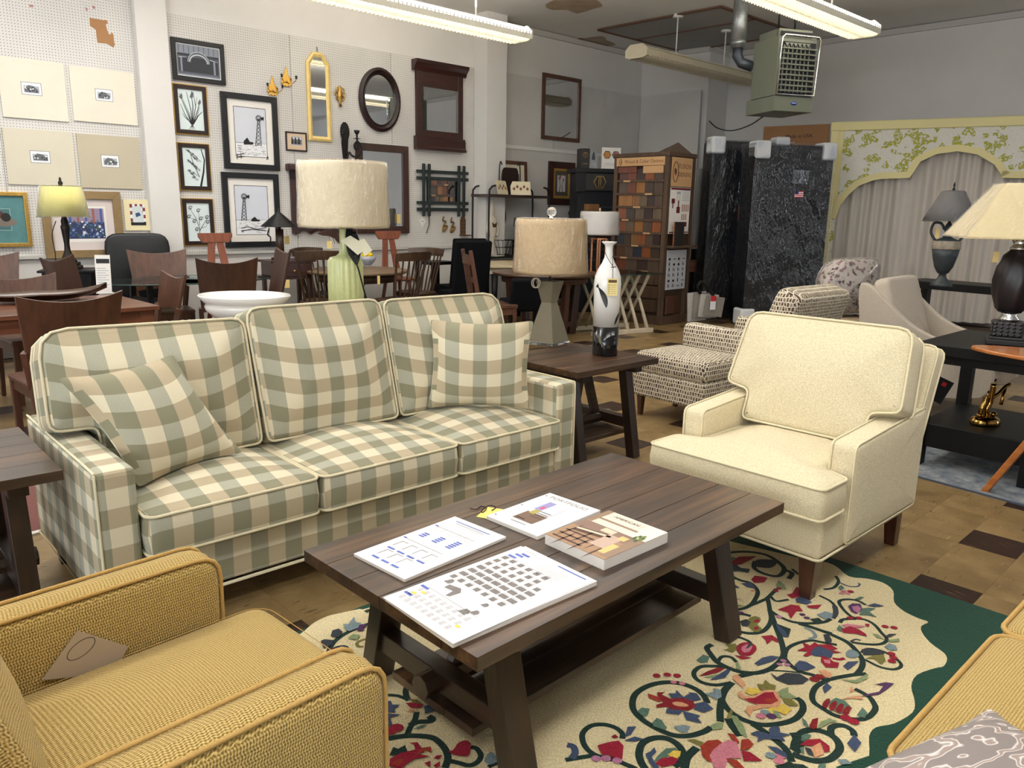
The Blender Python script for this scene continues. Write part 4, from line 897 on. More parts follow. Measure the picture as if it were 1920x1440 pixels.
Fl('T', 2, [(615, 480), (640, 440), (680, 470), (660, 500)]); Fl('P', 2, [(660, 440), (720, 430), (880, 450), (830, 465), (700, 460)]); Fl('C', 2, [(655, 480), (740, 450), (820, 480), (880, 520), (890, 545), (800, 520), (680, 510)]); Fl('C', 2, [(870, 430), (915, 430), (910, 455), (880, 450)]); Fl('S', 2, [(940, 515), (990, 525), (1050, 570), (980, 555)]); Fl('K', 2, [(1040, 550), (1090, 520), (1160, 520), (1100, 550)]); Fl('S', 2, [(1075, 575), (1180, 560), (1185, 590), (1100, 595)]); Fl('b', 2, [(1045, 635), (1090, 605), (1150, 625), (1165, 665), (1100, 670)])
St(2, [(740, 590), (790, 570), (835, 580)], .012, 'K')
Fl('C', 2, [(260, 670), (330, 640), (310, 595), (380, 625), (420, 595), (450, 615), (560, 615), (630, 655), (570, 665), (670, 690), (590, 690), (540, 690), (440, 690), (350, 725), (315, 715), (360, 680)]); Fl('B', 2, [(380, 690), (410, 650), (460, 630), (540, 660), (590, 690), (570, 735), (480, 725), (410, 715)]); Fl('C', 2, [(480, 715), (560, 745), (590, 770), (640, 780), (630, 825), (520, 820), (475, 765)]); St(2, [(580, 740), (640, 750), (690, 740)], .02, 'C'); Fl('P', 2, [(500, 750), (560, 755), (560, 790), (510, 780)])
Fl('b', 2, [(700, 690), (740, 660), (800, 680), (820, 720), (760, 735), (710, 720)], True); Fl('B', 2, [(675, 810), (720, 770), (820, 765), (780, 800), (720, 845)]); Fl('B', 2, [(240, 800), (280, 760), (340, 770), (430, 820), (350, 850), (270, 850)])
Fl('K', 2, [(840, 660), (900, 650), (1030, 670), (1050, 700), (930, 710), (860, 710)]); Fl('O', 2, [(880, 740), (960, 710), (1040, 710), (1060, 760), (1020, 795), (960, 745)]); Dt('C', 2, [(1105, 733), (1125, 768), (1110, 800)], .012)
Fl('K', 2, [(20, 870), (80, 910), (160, 870), (290, 880), (370, 930), (310, 970), (180, 975), (70, 930)]); Fl('Q', 2, [(455, 850), (520, 845), (580, 880), (560, 920), (500, 900)]); Fl('S', 2, [(650, 930), (780, 935), (890, 880), (900, 920), (800, 965)]); Dt('R', 2, [(415, 965), (460, 940)], .014); Fl('B', 2, [(490, 1000), (530, 960), (575, 1000), (510, 1055)])
Fl('V', 2, [(830, 1085), (900, 1060), (1000, 1040), (1040, 985), (960, 975), (1060, 955), (1135, 965), (1080, 1010), (1000, 1065), (880, 1080)]); Fl('Q', 2, [(735, 1050), (740, 990), (780, 1030)]); Fl('Q', 2, [(650, 1110), (720, 1090), (830, 1075), (860, 1110), (760, 1100)])
Fl('T', 2, [(550, 1130), (610, 1095), (690, 1120), (760, 1190), (650, 1240), (560, 1190)]); 
for i in range(4): Fl('R', 2, [(490 + 60 * i, 1150 + 22 * i), (530 + 60 * i, 1105 + 22 * i), (560 + 62 * i, 1115 + 24 * i), (535 + 62 * i, 1180 + 22 * i), (505 + 60 * i, 1185 + 22 * i)], True)
Fl('T', 2, [(800, 1250), (850, 1180), (895, 1230), (870, 1280)])
Dt('C', 3, [(1025, 445), (1145, 435), (1255, 445)], .011); Dt('P', 3, [(1215, 520), (1310, 535)], .009)
Fl('B', 3, [(1160, 600), (1240, 600), (1250, 560), (1330, 640), (1400, 600), (1380, 585), (1480, 600), (1530, 670), (1420, 690), (1190, 650)]); Fl('B', 3, [(1440, 720), (1570, 690), (1670, 775), (1560, 815), (1450, 780)]); Fl('B', 3, [(1130, 820), (1140, 770), (1320, 790), (1340, 800), (1520, 850), (1490, 880), (1540, 935), (1360, 900), (1320, 800), (1280, 840)])
Fl('X', 3, [(925, 600), (1050, 640), (1110, 680), (1050, 695), (940, 650)]); Fl('R', 3, [(1030, 590), (1125, 585), (1080, 610), (1180, 660), (1320, 650), (1440, 690), (1470, 750), (1380, 795), (1220, 780), (1130, 750), (1030, 760), (1020, 730), (1110, 700), (1050, 660)]); Fl('Q', 3, [(1200, 705), (1290, 695), (1385, 730), (1350, 750), (1250, 740)], True)
Fl('T', 3, [(805, 800), (860, 760), (950, 770), (930, 840), (880, 865)]); Fl('T', 3, [(975, 930), (1030, 875), (1085, 900), (1145, 990), (1110, 1010), (990, 970)]); Fl('b', 3, [(1225, 965), (1330, 955), (1410, 970), (1380, 1030), (1310, 1040), (1240, 1000)]); Fl('S', 3, [(1630, 960), (1700, 925), (1780, 930), (1770, 1000), (1660, 1010)]); Fl('b', 3, [(1570, 600), (1680, 580), (1660, 540), (1750, 560), (1760, 640), (1700, 670)])
Fl('C', 3, [(360, 1185), (480, 1150), (600, 1130), (655, 1190), (640, 1340), (520, 1320), (490, 1290), (410, 1290)]); Fl('R', 3, [(515, 1085), (560, 1060), (600, 1095), (550, 1105)]); Fl('B', 3, [(670, 1090), (700, 975), (800, 970), (740, 1060)]); Fl('B', 3, [(660, 1130), (780, 1085), (895, 1115), (780, 1140)]); Dt('M', 3, [(345, 1385), (455, 1385), (580, 1410)], .012)
Fl('B', 3, [(900, 1280), (960, 1250), (1000, 1205), (1025, 1260), (970, 1310), (1010, 1380), (1060, 1440), (990, 1440), (940, 1370)]); Fl('T', 3, [(990, 1370), (1040, 1300), (1130, 1220), (1240, 1210), (1260, 1240), (1100, 1330)]); Fl('Y', 3, [(1150, 1290), (1220, 1240), (1300, 1250), (1290, 1310), (1230, 1340)]); Fl('C', 3, [(1010, 1385), (1080, 1330), (1200, 1310), (1275, 1340), (1230, 1400), (1090, 1430)])
Fl('O', 3, [(1365, 1120), (1450, 1115), (1560, 1150), (1520, 1190)]); Fl('X', 3, [(1520, 1190), (1600, 1130), (1720, 1120), (1800, 1180), (1820, 1220), (1700, 1230), (1650, 1290), (1700, 1380), (1600, 1360), (1540, 1300)]); Fl('X', 3, [(1820, 1045), (1900, 1060), (1960, 1150), (1920, 1170)])
Fl('Y', 4, [(335, 590), (370, 530), (440, 545), (480, 535), (510, 570), (560, 575), (420, 620)]); Fl('O', 4, [(475, 490), (540, 500), (570, 445), (620, 490), (690, 510), (680, 560), (560, 575), (510, 555)]); Fl('S', 4, [(700, 590), (760, 550), (830, 530), (830, 590), (930, 645), (860, 660), (760, 650)]); Fl('O', 4, [(760, 650), (860, 660), (950, 740), (850, 740), (790, 710)]); Fl('Y', 4, [(580, 780), (700, 730), (780, 720), (870, 780), (800, 840), (700, 800), (630, 855)]); Fl('S', 4, [(645, 790), (700, 800), (765, 880), (680, 860)])
Fl('Q', 4, [(255, 590), (300, 570), (330, 620), (420, 640), (560, 560), (660, 560), (720, 600), (750, 690), (720, 760), (560, 760), (430, 790), (400, 860), (340, 790), (370, 740), (500, 730), (360, 680), (270, 640)]); Fl('C', 4, [(330, 660), (450, 650), (560, 590), (660, 585), (690, 650), (720, 680), (640, 720), (480, 720), (400, 700)]); Fl('X', 4, [(555, 665), (620, 650), (710, 680), (640, 710), (580, 690)])
Fl('Q', 4, [(200, 430), (240, 385), (290, 420), (350, 500), (320, 540), (250, 480)]); Fl('S', 4, [(180, 840), (250, 860), (330, 970), (370, 1095), (290, 1060), (220, 940)]); Fl('O', 4, [(150, 830), (190, 780), (205, 810), (160, 890), (130, 890)]); Dt('P', 4, [(515, 903), (745, 1355), (720, 1415)], .013); Dt('b', 4, [(565, 862), (625, 1350)], .013); Dt('V', 4, [(635, 905)], .013)
Fl('B', 4, [(400, 1050), (480, 1020), (620, 1060), (610, 1000), (660, 960), (730, 980), (740, 1040), (865, 1065), (760, 1085), (800, 1140), (690, 1120), (560, 1110), (480, 1145), (490, 1090)]); Fl('B', 4, [(590, 1190), (700, 1205), (800, 1270), (820, 1330), (720, 1290)]); Fl('R', 4, [(1065, 960), (1100, 890), (1165, 875), (1150, 990), (1095, 1005)]); Fl('T', 4, [(980, 870), (1030, 910), (1065, 990), (1000, 950)]); Fl('S', 4, [(1150, 1000), (1190, 920), (1290, 880), (1390, 915), (1290, 930), (1210, 980)])
Fl('T', 4, [(975, 1075), (1030, 1050), (1090, 1070), (1050, 1120), (975, 1140)]); Fl('C', 4, [(960, 1180), (1040, 1120), (1180, 1110), (1290, 1190), (1295, 1250), (1235, 1260), (1200, 1160), (1110, 1190)]); Fl('Q', 4, [(1080, 1210), (1190, 1150), (1230, 1280), (1130, 1320)]); Fl('K', 4, [(1010, 1200), (1080, 1220), (1120, 1310), (1050, 1280)]); Fl('T', 4, [(960, 1210), (1000, 1200), (1010, 1290), (970, 1260)]); Fl('B', 4, [(1490, 1160), (1570, 1060), (1650, 1155), (1580, 1260)]); Dt('C', 4, [(1470, 925), (1555, 965)], .015); Fl('b', 4, [(1380, 1340), (1480, 1340), (1550, 1390), (1430, 1400)]); Fl('T', 4, [(1170, 1400), (1250, 1380), (1250, 1440), (1160, 1440)])
Fl('P', 4, [(60, 1170), (150, 1120), (250, 1150), (300, 1290), (300, 1330), (150, 1330), (120, 1440), (0, 1440), (-60, 1300), (-20, 1240)]); Fl('C', 4, [(300, 1240), (400, 1260), (540, 1360), (330, 1360)]); Fl('X', 4, [(300, 1120), (380, 1110), (440, 1170), (380, 1230), (290, 1235)]); Fl('X', 4, [(120, 1330), (250, 1350), (340, 1440), (230, 1440)])
Fl('B', 5, [(160, 350), (210, 345), (230, 390), (320, 390), (250, 440), (260, 480), (165, 480)]); Fl('B', 5, [(165, 495), (330, 510), (200, 545), (230, 640), (180, 660)]); Fl('O', 5, [(420, 320), (520, 330), (600, 385), (480, 370)]); Fl('C', 5, [(390, 370), (480, 365), (605, 390), (560, 430), (440, 425)]); Fl('Q', 5, [(395, 480), (440, 445), (550, 440), (480, 470)]); Fl('B', 5, [(610, 410), (670, 385), (870, 385), (810, 430), (800, 510), (740, 460), (620, 500)]); Fl('T', 5, [(470, 690), (560, 640), (650, 625), (580, 670)]); Dt('C', 5, [(280, 725), (195, 765)], .018)
Fl('G', 5, [(190, 1000), (240, 900), (300, 920), (380, 875), (410, 950), (330, 990)]); Fl('C', 5, [(190, 1130), (200, 1040), (330, 970), (500, 930), (490, 870), (430, 850), (530, 840), (580, 910), (540, 980), (680, 1010), (500, 1040), (400, 1100), (340, 1160)]); Fl('X', 5, [(210, 1100), (300, 1040), (385, 1035), (300, 1120)]); Fl('X', 5, [(520, 990), (580, 910), (690, 895), (700, 960), (640, 940)]); Fl('C', 5, [(900, 960), (960, 930), (1020, 850), (1110, 820), (1165, 860), (1150, 990), (1040, 1005)], True); Fl('C', 5, [(720, 1040), (760, 1000), (830, 995), (790, 1040)]); Fl('C', 5, [(610, 1090), (690, 1065), (680, 1140)]); Fl('C', 5, [(720, 1120), (800, 1070), (800, 1130), (750, 1150)]); Fl('b', 5, [(1330, 1060), (1400, 960), (1470, 1000), (1500, 1060), (1400, 1110)], True); Fl('K', 5, [(1880, 990), (1930, 960), (1950, 1060), (1890, 1060)])
Fl('b', 6, [(1220, 660), (1280, 660), (1345, 575), (1365, 640), (1425, 645), (1390, 700), (1290, 740), (1240, 720)]); Fl('K', 6, [(1080, 790), (1100, 730), (1170, 710), (1215, 745), (1180, 800), (1110, 805)]); Fl('K', 6, [(965, 850), (1010, 830), (1110, 840), (1080, 900), (1000, 930)]); Fl('Q', 6, [(935, 935), (1010, 970), (1020, 1040), (970, 1030)]); Dt('R', 6, [(1120, 1005), (1095, 1060)], .014); Fl('S', 6, [(1270, 820), (1330, 770), (1410, 785), (1380, 835)]); Dt('V', 6, [(1440, 725), (1415, 762)], .012); Fl('B', 6, [(1510, 715), (1560, 680), (1640, 675), (1650, 705), (1560, 735)])
Fl('V', 6, [(1680, 740), (1720, 695), (1800, 740), (1790, 830), (1640, 870), (1560, 850)]); Fl('R', 6, [(1550, 770), (1650, 755), (1720, 780), (1690, 820), (1590, 825)]); Fl('R', 6, [(1630, 890), (1780, 850), (1760, 910), (1650, 930)]); Fl('B', 6, [(1710, 540), (1760, 570), (1790, 610), (1730, 590)])
RGM.build('flower_pattern', [wool('rug_' + k, c) for k, c in PAL.items()], rug, kind='stuff')
# ================================================================ the picture wall
m_mir = M('mirror_glass', (225, 228, 230), .02, 1); m_blk = M('black_frame', (20, 21, 25), .4); m_brn = M('brown_frame', (42, 26, 20), .4); m_gold = M('gold_leaf', (196, 158, 84), .35, .6, var=.15, vs=30); m_brass = M('brass', (190, 150, 76), .22, .9); m_mat = M('mat_board', (232, 228, 222), .8)
m_cherry = wood('cherry_dark', (36, 14, 11), (66, 26, 20), 0, 1, .35, .3); m_walnut = wood('walnut', (62, 38, 26), (104, 66, 46), 0, 1, .4, .2); m_iron = M('iron', (26, 23, 22), .5, .3); m_cream_f = M('cream_gilt', (222, 196, 128), .45, .2, var=.08, vs=12)
HOLD = [0]
class Hang:
    # something hung flat on a wall: x runs along the wall, z up from its lower left corner, -y out into the room
    def __init__(s, name, label, cat, tl, br, on=onA, off=.0145, group=None, root=None, ang=AA, pt=ptA):
        s.on = on; (s.s0, s.z1), (s.s1, s.z0) = on(*tl), on(*br); s.w, s.h = s.s1 - s.s0, s.z1 - s.z0; p = pt(s.s0, s.z0, off); s.off = off
        s.t = thing(name, label, cat, p, ang, group)
    def L(s, px, py): a, z = s.on(px, py); return (a - s.s0, z - s.z0)
    def frame(s, r, d, m, name='frame', r2=None, inset=0):
        w, h = s.w - inset * 2, s.h - inset * 2; i = inset; r2 = r2 or r
        mb = MB(); o = [(i, i), (i + w, i), (i + w, i + h), (i, i + h)]; n = [(i + r, i + r2), (i + w - r, i + r2), (i + w - r, i + h - r2), (i + r, i + h - r2)]
        for k in range(4):
            q = [o[k], o[(k + 1) % 4], n[(k + 1) % 4], n[k]]
            mb.prism(q, 0, d, X=XZ)
        return mb.build(name, m, s.t, bevel=.003)
    def panel(s, x0, x1, z0, z1, d, m, name='panel', th=.004, par=None):
        return MB().bx(x0, x1, -d, -d + th, z0, z1).build(name, m, par or s.t)
XZ = Matrix(((1, 0, 0, 0), (0, 0, -1, 0), (0, 1, 0, 0), (0, 0, 0, 1)))      # (x, y, depth) -> x along wall, z up, out of the wall
class Draw:
    # flat print of a picture: polygons and strokes, in the picture's own plane
    def __init__(s, H, d, f=None): s.H, s.d, s.n, s.mb, s.f = H, d, 0, MB(), f
    def P(s, p):
        if s.f: x0, y0, k = s.f; p = (x0 + p[0] / k, y0 + p[1] / k)
        return s.H.L(*p)
    def fill(s, pts, m=0, loc=False):
        q = pts if loc else [s.P(p) for p in pts]; s.n += 1; y = -s.d - s.n * .00004; k = len(q)
        a = sum(q[i][0] * q[(i + 1) % k][1] - q[(i + 1) % k][0] * q[i][1] for i in range(k)); q = q if a > 0 else q[::-1]
        s.mb.add([(x, y, z) for x, z in q], [tuple(range(k))], m); return s
    def rect(s, x0, x1, z0, z1, m=0): return s.fill([(x0, z0), (x1, z0), (x1, z1), (x0, z1)], m, True)
    def line(s, pts, w=.004, m=0, loc=False, taper=True):
        q = [Vector(p) for p in (pts if loc else [s.P(p) for p in pts])]; s.n += 1; y = -s.d - s.n * .00004
        k = len(q); A_, B_ = [], []
        for i in range(k):
            d = (q[min(i + 1, k - 1)] - q[max(i - 1, 0)]); d = d.normalized() if d.length > 1e-9 else Vector((1, 0)); n = Vector((-d.y, d.x)) * w / 2 * (1 - .6 * i / max(1, k - 1) if taper else 1)
            A_.append(q[i] + n); B_.append(q[i] - n)
        s.mb.add([(p.x, y, p.y) for p in B_ + A_], [(i, i + 1, k + i + 1, k + i) for i in range(k - 1)], m); return s
    def done(s, mats, par=None, name='print'): return s.mb.build(name, mats, par or s.H.t)
m_pr = [M('pr_' + n, c, .6) for n, c in (('black', (26, 26, 30)), ('grey', (96, 98, 104)), ('silver', (168, 172, 178)), ('white', (232, 233, 236)), ('ice', (214, 226, 226)), ('sky', (208, 212, 222)))]
def glass_over(H, r, d): pass
# ---- storefront photograph
H = Hang('framed_picture', 'black framed grey photograph of a shop front, topmost left of the picture wall', 'picture', (317, 69), (421, 161)); H.frame(.045, .03, m_blk); H.panel(.04, H.w - .04, .04, H.h - .04, .012, m_pr[3])
D = Draw(H, .0125); w, h = H.w, H.h; D.rect(.055, w - .055, .055, h - .055, 1); D.rect(.055, w - .055, h * .66, h - .055, 2)
for i in range(9): D.rect(.07 + i * .052, .078 + i * .052, h * .68, h - .06, 1)
D.rect(.06, w - .06, h * .60, h * .66, 0); D.rect(.07, w - .07, h * .22, h * .58, 0); D.rect(.06, w - .06, .056, h * .2, 2); D.rect(.06, w - .06, h * .17, h * .22, 1)
D.rect(.085, .105, h * .22, h * .56, 2); D.rect(w - .12, w - .10, h * .22, h * .56, 2)
arc = [(w * .5 + .095 * math.cos(R(a)), h * .47 + .075 * math.sin(R(a))) for a in range(0, 181, 15)]
D.fill([(w * .5 - .11, h * .46)] + [(w * .5 + .11 * math.cos(R(a)), h * .47 + .10 * math.sin(R(a))) for a in range(180, -1, -15)] + [(w * .5 + .11, h * .46), (w * .5 + .08, h * .46)] + [(w * .5 + .08 * math.cos(R(a)), h * .47 + .06 * math.sin(R(a))) for a in range(0, 181, 15)] + [(w * .5 - .08, h * .46)], 1, True)
D.line([(.07, h * .56), (w * .5 - .12, h * .57)], .008, 3, True); D.line([(w * .5 + .12, h * .57), (w - .07, h * .54)], .008, 3, True); D.line(arc, .012, 3, True, False); D.line([(w * .5 + .112 * math.cos(R(a)), h * .47 + .102 * math.sin(R(a))) for a in range(0, 181, 15)], .006, 3, True, False)
D.done([M('sf_%d' % i, c, .5) for i, c in enumerate(((44, 47, 55), (84, 89, 100), (128, 134, 146), (186, 191, 199)))])
# ---- three botanical prints
def botanical(label, tl, br, f, strokes, blobs=()):
    H = Hang('framed_print', label, 'picture', tl, br, group='botanical prints in brown frames'); H.frame(.010, .018, m_gold, 'gilt_edge'); H.frame(.040, .024, m_brn, inset=.010); H.panel(.045, H.w - .045, .045, H.h - .045, .010, m_pr[4])
    D = Draw(H, .0105, f)
    for s in strokes: D.line(s[0], s[1], 0, False, True)
    for b in blobs: D.fill(b, 1)
    D.done(m_pr)
f1 = (0, 0, 4)
st = [([(1430, 935), (1400, 850), (1335, 700)], .012), ([(1432, 935), (1410, 850), (1360, 740)], .01), ([(1434, 935), (1425, 830), (1390, 690)], .012), ([(1436, 935), (1440, 800), (1425, 700)], .012), ([(1438, 935), (1460, 800), (1440, 690)], .01), ([(1440, 935), (1475, 830), (1490, 760)], .011), ([(1442, 935), (1480, 870), (1510, 840)], .012), ([(1430, 935), (1380, 860), (1345, 780)], .01), ([(1436, 935), (1450, 860), (1470, 730)], .008), ([(1440, 935), (1470, 880), (1490, 800)], .008), ([(1425, 920), (1380, 880), (1360, 850)], .008)]
st += [([(1435, 935), (1435 + dx, 975)], .006) for dx in (-25, -12, 0, 12, 25)]
bl = [[(1335, 725), (1350, 705), (1345, 690), (1360, 712), (1362, 740), (1345, 742)], [(1415, 725), (1425, 700), (1430, 682), (1442, 705), (1440, 735), (1422, 738)], [(1480, 765), (1492, 745), (1500, 770), (1490, 790), (1476, 780)]]
botanical('narrow brown framed print of an iris plant, highest of three botanical prints', (320, 155), (391, 256), f1, st, bl)
st = [([(1500, 1400), (1520, 1290), (1525, 1200), (1500, 1120)], .022)] + [([(1490, 1330), (1440, 1220), (1420, 1150), (1380, 1120)], .008)]
bl = []
random.seed(4)
for i in range(26):
    x, y = 1400 + 8 * (i % 9) + random.uniform(-8, 8), 1135 + 24 * (i // 3) + random.uniform(-8, 8); st.append(([(x + 30, y + 25), (x, y)], .006)); bl.append([(x - 8, y - 8), (x + 6, y - 4), (x + 9, y + 9), (x - 3, y + 5)])
botanical('narrow brown framed print of a grass plume and blade, middle botanical print', (329, 266), (396, 359), f1, st, bl)
st = [([(1495, 1820 - 10), (1490, 1720), (1460, 1640), (1420, 1580)], .008), ([(1492, 1740), (1520, 1690), (1545, 1650)], .007), ([(1490, 1700), (1485, 1640), (1480, 1590)], .006), ([(1470, 1660), (1440, 1650), (1410, 1640)], .005), ([(1500, 1720), (1540, 1710), (1550, 1680)], .005)]
st = [([(x, y - 10) for x, y in q], w_) for q, w_ in st]; bl = []
for cx, cy in ((1420, 1560), (1480, 1580), (1410, 1625), (1545, 1630), (1500, 1640), (1550, 1665), (1450, 1660), (1470, 1720)):
    for i in range(9):
        a = i * .7; bl.append([(cx + 14 * math.cos(a) * (.4 + i / 12) + dx, cy + 14 * math.sin(a) * (.4 + i / 12) + dy) for dx, dy in ((-4, -3), (4, -4), (5, 4), (-3, 4))])
botanical('narrow brown framed print of an umbel weed, lowest of three botanical prints', (337, 371), (403, 460), f1, st, bl)
# ---- two windmill prints
def windmill(label, tl, br, f, mill, barn, ground, fence):
    H = Hang('framed_picture', label, 'picture', tl, br, group='windmill prints in black frames'); H.frame(.062, .035, m_blk); H.panel(.05, H.w - .05, .05, H.h - .05, .012, m_mat); w, h = H.w, H.h; b = .135
    D = Draw(H, .0125, f); D.rect(b, w - b, b, h - b, 0); D.rect(b + .006, w - b - .006, b + .006, h - b - .006, 5); g = b + (h - 2 * b) * ground; D.rect(b + .006, w - b - .006, b + .006, g, 3)
    D.line([(b + .01, g), (w - b - .01, g + .004)], .006, 1, True)
    random.seed(len(label))
    for i in range(46):
        x, z = random.uniform(b + .02, w - b - .05), random.uniform(b + .02, g - .01); D.line([(x, z), (x + random.uniform(.01, .05), z + random.uniform(-.006, .006))], .005, random.choice((0, 1, 1, 2)), True)
    (x0, yt), yb, hw = mill
    for sx in (-1, 1): D.line([(x0 + sx * hw, yb), (x0 + sx * hw * .25, yt)], .007, 0, False, False)
    for i in range(7):
        t0, t1 = i / 7, (i + 1) / 7; ya, yc = yb + (yt - yb) * t0, yb + (yt - yb) * t1; wa, wc = hw * (1 - .75 * t0), hw * (1 - .75 * t1)
        D.line([(x0 - wa, ya), (x0 + wc, yc)], .005, 0, False, False); D.line([(x0 + wa, ya), (x0 - wc, yc)], .005, 0, False, False)
    cx, cz = D.P((x0, yt))
    for i in range(10): a = R(36 * i); D.fill([(cx + .010 * math.cos(a), cz + .010 * math.sin(a)), (cx + .036 * math.cos(a - .22), cz + .036 * math.sin(a - .22)), (cx + .036 * math.cos(a + .22), cz + .036 * math.sin(a + .22))], 0, True)
    D.fill([(cx + .02, cz - .008), (cx + .06, cz - .02), (cx + .062, cz + .022), (cx + .02, cz + .008)], 0, True)
    D.fill(barn, 0)
    for q in fence: D.line(q, .008, 0, False, False)
    D.done(m_pr)
f2 = (440, 0, 4)
windmill('black framed snowy windmill print, the upper of the pair', (410, 171), (522, 321), f2, ((170, 890), 1095, 22), [(60, 1085), (58, 1060), (85, 1032), (105, 1065), (130, 1068), (130, 1085)], .28, [[(5, 1160), (60, 1155)], [(5, 1180), (65, 1175)], [(10, 1195), (10, 1155)], [(40, 1190), (38, 1150)], [(232, 1200), (236, 1172)], [(242, 1198), (240, 1175)]])
f3 = (440, 320, 4)
windmill('black framed windmill print with a tall lattice tower, the lower of the pair', (412, 322), (525, 462), f3, ((62, 195), 375, 20), [(115, 380), (118, 362), (142, 345), (160, 365), (180, 368), (180, 380)], .30, [[(40, 430), (90, 420), (160, 440), (230, 425)], [(40, 450), (120, 440), (230, 450)]])
# ---- small cartoon
H = Hang('framed_print', 'small square print in a thin dark frame beside the gold mirror', 'picture', (533, 246), (574, 285)); H.frame(.016, .018, m_brn); H.panel(.012, H.w - .012, .012, H.h - .012, .010, M('tan_mat', (206, 184, 158), .8)); D = Draw(H, .0105); w, h = H.w, H.h
D.rect(w * .25, w * .78, h * .30, h * .76, 2)
for i in range(6): x = w * (.30 + .08 * i); D.fill([(x - .012, h * .36), (x + .012, h * .36), (x + .010, h * .62), (x - .008, h * (.64 + .02 * (i % 3)))], i % 2, True); D.fill([(x - .007, h * .63), (x + .006, h * .62), (x + .006, h * .70), (x - .006, h * .71)], 3 if i % 2 else 0, True)
D.done(m_pr)
# ---- mirrors
H = Hang('gilt_mirror', 'tall narrow gilt mirror with a clipped arch top', 'mirror', (570, 95), (620, 267)); w, h = H.w, H.h
def ring(H, outer, inner, d, m, name='frame'):
    k = len(outer); mb = MB(); mid = [((a[0] + b[0]) / 2, (a[1] + b[1]) / 2) for a, b in zip(outer, inner)]
    vs = [(x, 0, z) for x, z in outer] + [(x, -d * .7, z) for x, z in outer] + [(x, -d, z) for x, z in mid] + [(x, -d * .6, z) for x, z in inner] + [(x, 0, z) for x, z in inner]
    fs = [(r * k + i, r * k + (i + 1) % k, (r + 1) * k + (i + 1) % k, (r + 1) * k + i) for r in range(4) for i in range(k)]; mb.add(vs, fs, 0, False); return mb.build(name, m, H.t, bevel=0)
def clip(i): return [(i, i), (w - i, i), (w - i, h - .12 - i * .2), (w - .09 - i * .35, h - i), (.09 + i * .35, h - i), (i, h - .12 - i * .2)]
ring(H, clip(0), clip(.055), .03, m_cream_f); MB().poly([(x, -.012, z) for x, z in clip(.05)]).build('glass', m_mir, H.t); MB().tube([(w / 2, -.01, h - .01), (w / 2, -.012, h + .05), (w / 2, 0, h + .06)], .004, 6).build('hook', m_iron, H.t)
H = Hang('oval_mirror', 'oval mirror in a worn black and red moulded frame', 'mirror', (669, 121), (748, 251)); w, h = H.w, H.h
def oval(i, n=40): return [(w / 2 + (w / 2 - i) * math.cos(2 * math.pi * j / n), h / 2 + (h / 2 - i) * math.sin(2 * math.pi * j / n)) for j in range(n)]
m_ovf = M('oval_frame', (36, 18, 18), .35, var=.5, vs=7); ring(H, oval(0), oval(.065), .05, m_ovf); ring(H, oval(.058), oval(.085), .034, M('oval_lip', (22, 14, 14), .3), 'inner_lip'); MB().poly([(x, -.014, z) for x, z in oval(.08)]).build('glass', m_mir, H.t)
H = Hang('pediment_mirror', 'dark cherry mirror with a wide crown and plinth, next to the pilaster', 'mirror', (776, 112), (863, 287)); w, h = H.w, H.h
H.panel(.075, w - .075, .24, h - .30, .020, m_mir, 'glass')
for x0, x1 in ((0, .085), (w - .085, w)): MB().bx(x0, x1, -.045, 0, .10, h - .12).build('stile', m_cherry, H.t, bevel=.003)
MB().bx(0, w, -.04, 0, h - .31, h - .10).build('top_rail', m_cherry, H.t, bevel=.003); MB().bx(0, w, -.04, 0, .05, .25).build('bottom_rail', m_cherry, H.t, bevel=.003)
MB().prism([(0, 0), (.05, 0), (.07, .05), (.11, .09), (.12, .13), (0, .13)], -.05, w + .05, X=Matrix(((0, 0, 1, 0), (-1, 0, 0, 0), (0, 1, 0, h - .13), (0, 0, 0, 1)))).build('crown', m_cherry, H.t)
MB().prism([(0, 0), (.085, 0), (.085, .03), (.065, .05), (.065, .14), (.05, .17), (0, .17)], -.03, w + .03, X=Matrix(((0, 0, 1, 0), (-1, 0, 0, 0), (0, 1, 0, 0), (0, 0, 0, 1)))).build('plinth', m_cherry, H.t)
H = Hang('dresser_mirror', 'big plain dark wood mirror hung low behind the cream drum lamp shade', 'mirror', (664, 267), (764, 437)); H.frame(.09, .035, m_walnut_d := wood('walnut_dark', (40, 22, 16), (72, 40, 30), 2, 1, .4, .2)); H.panel(.08, H.w - .08, .08, H.h - .08, .014, m_mir, 'glass')
tgm = M('manila', (222, 196, 128), .7); H.panel(H.w - .20, H.w - .145, .13, .24, .038, tgm, 'price_tag', .002)
H = Hang('wall_shelf_frame', 'dark cherry open frame with a crown and scalloped apron, hung left behind the drum lamp', 'frame', (540, 307), (664, 443)); w, h = H.w, H.h
for x0, x1 in ((0, .085), (w - .09, w)): MB().bx(x0, x1, -.05, 0, .04, h).build('stile', m_cherry, H.t, bevel=.003)
MB().bx(-.05, w + .05, -.10, 0, h - .08, h).build('crown', m_cherry, H.t, bevel=.012); MB().bx(0, w, -.05, 0, h - .18, h - .08).build('top_rail', m_cherry, H.t, bevel=.003); MB().bx(.08, w - .08, -.045, 0, .24, .30).build('cross_rail', m_cherry, H.t, bevel=.003)
MB().prism([(.04, .16)] + [(.04 + (w - .08) * i / 24, .03 + .045 * abs(math.sin(i * .52))) for i in range(25)] + [(w - .04, .16)], 0, .045, X=XZ).build('apron', m_cherry, H.t)
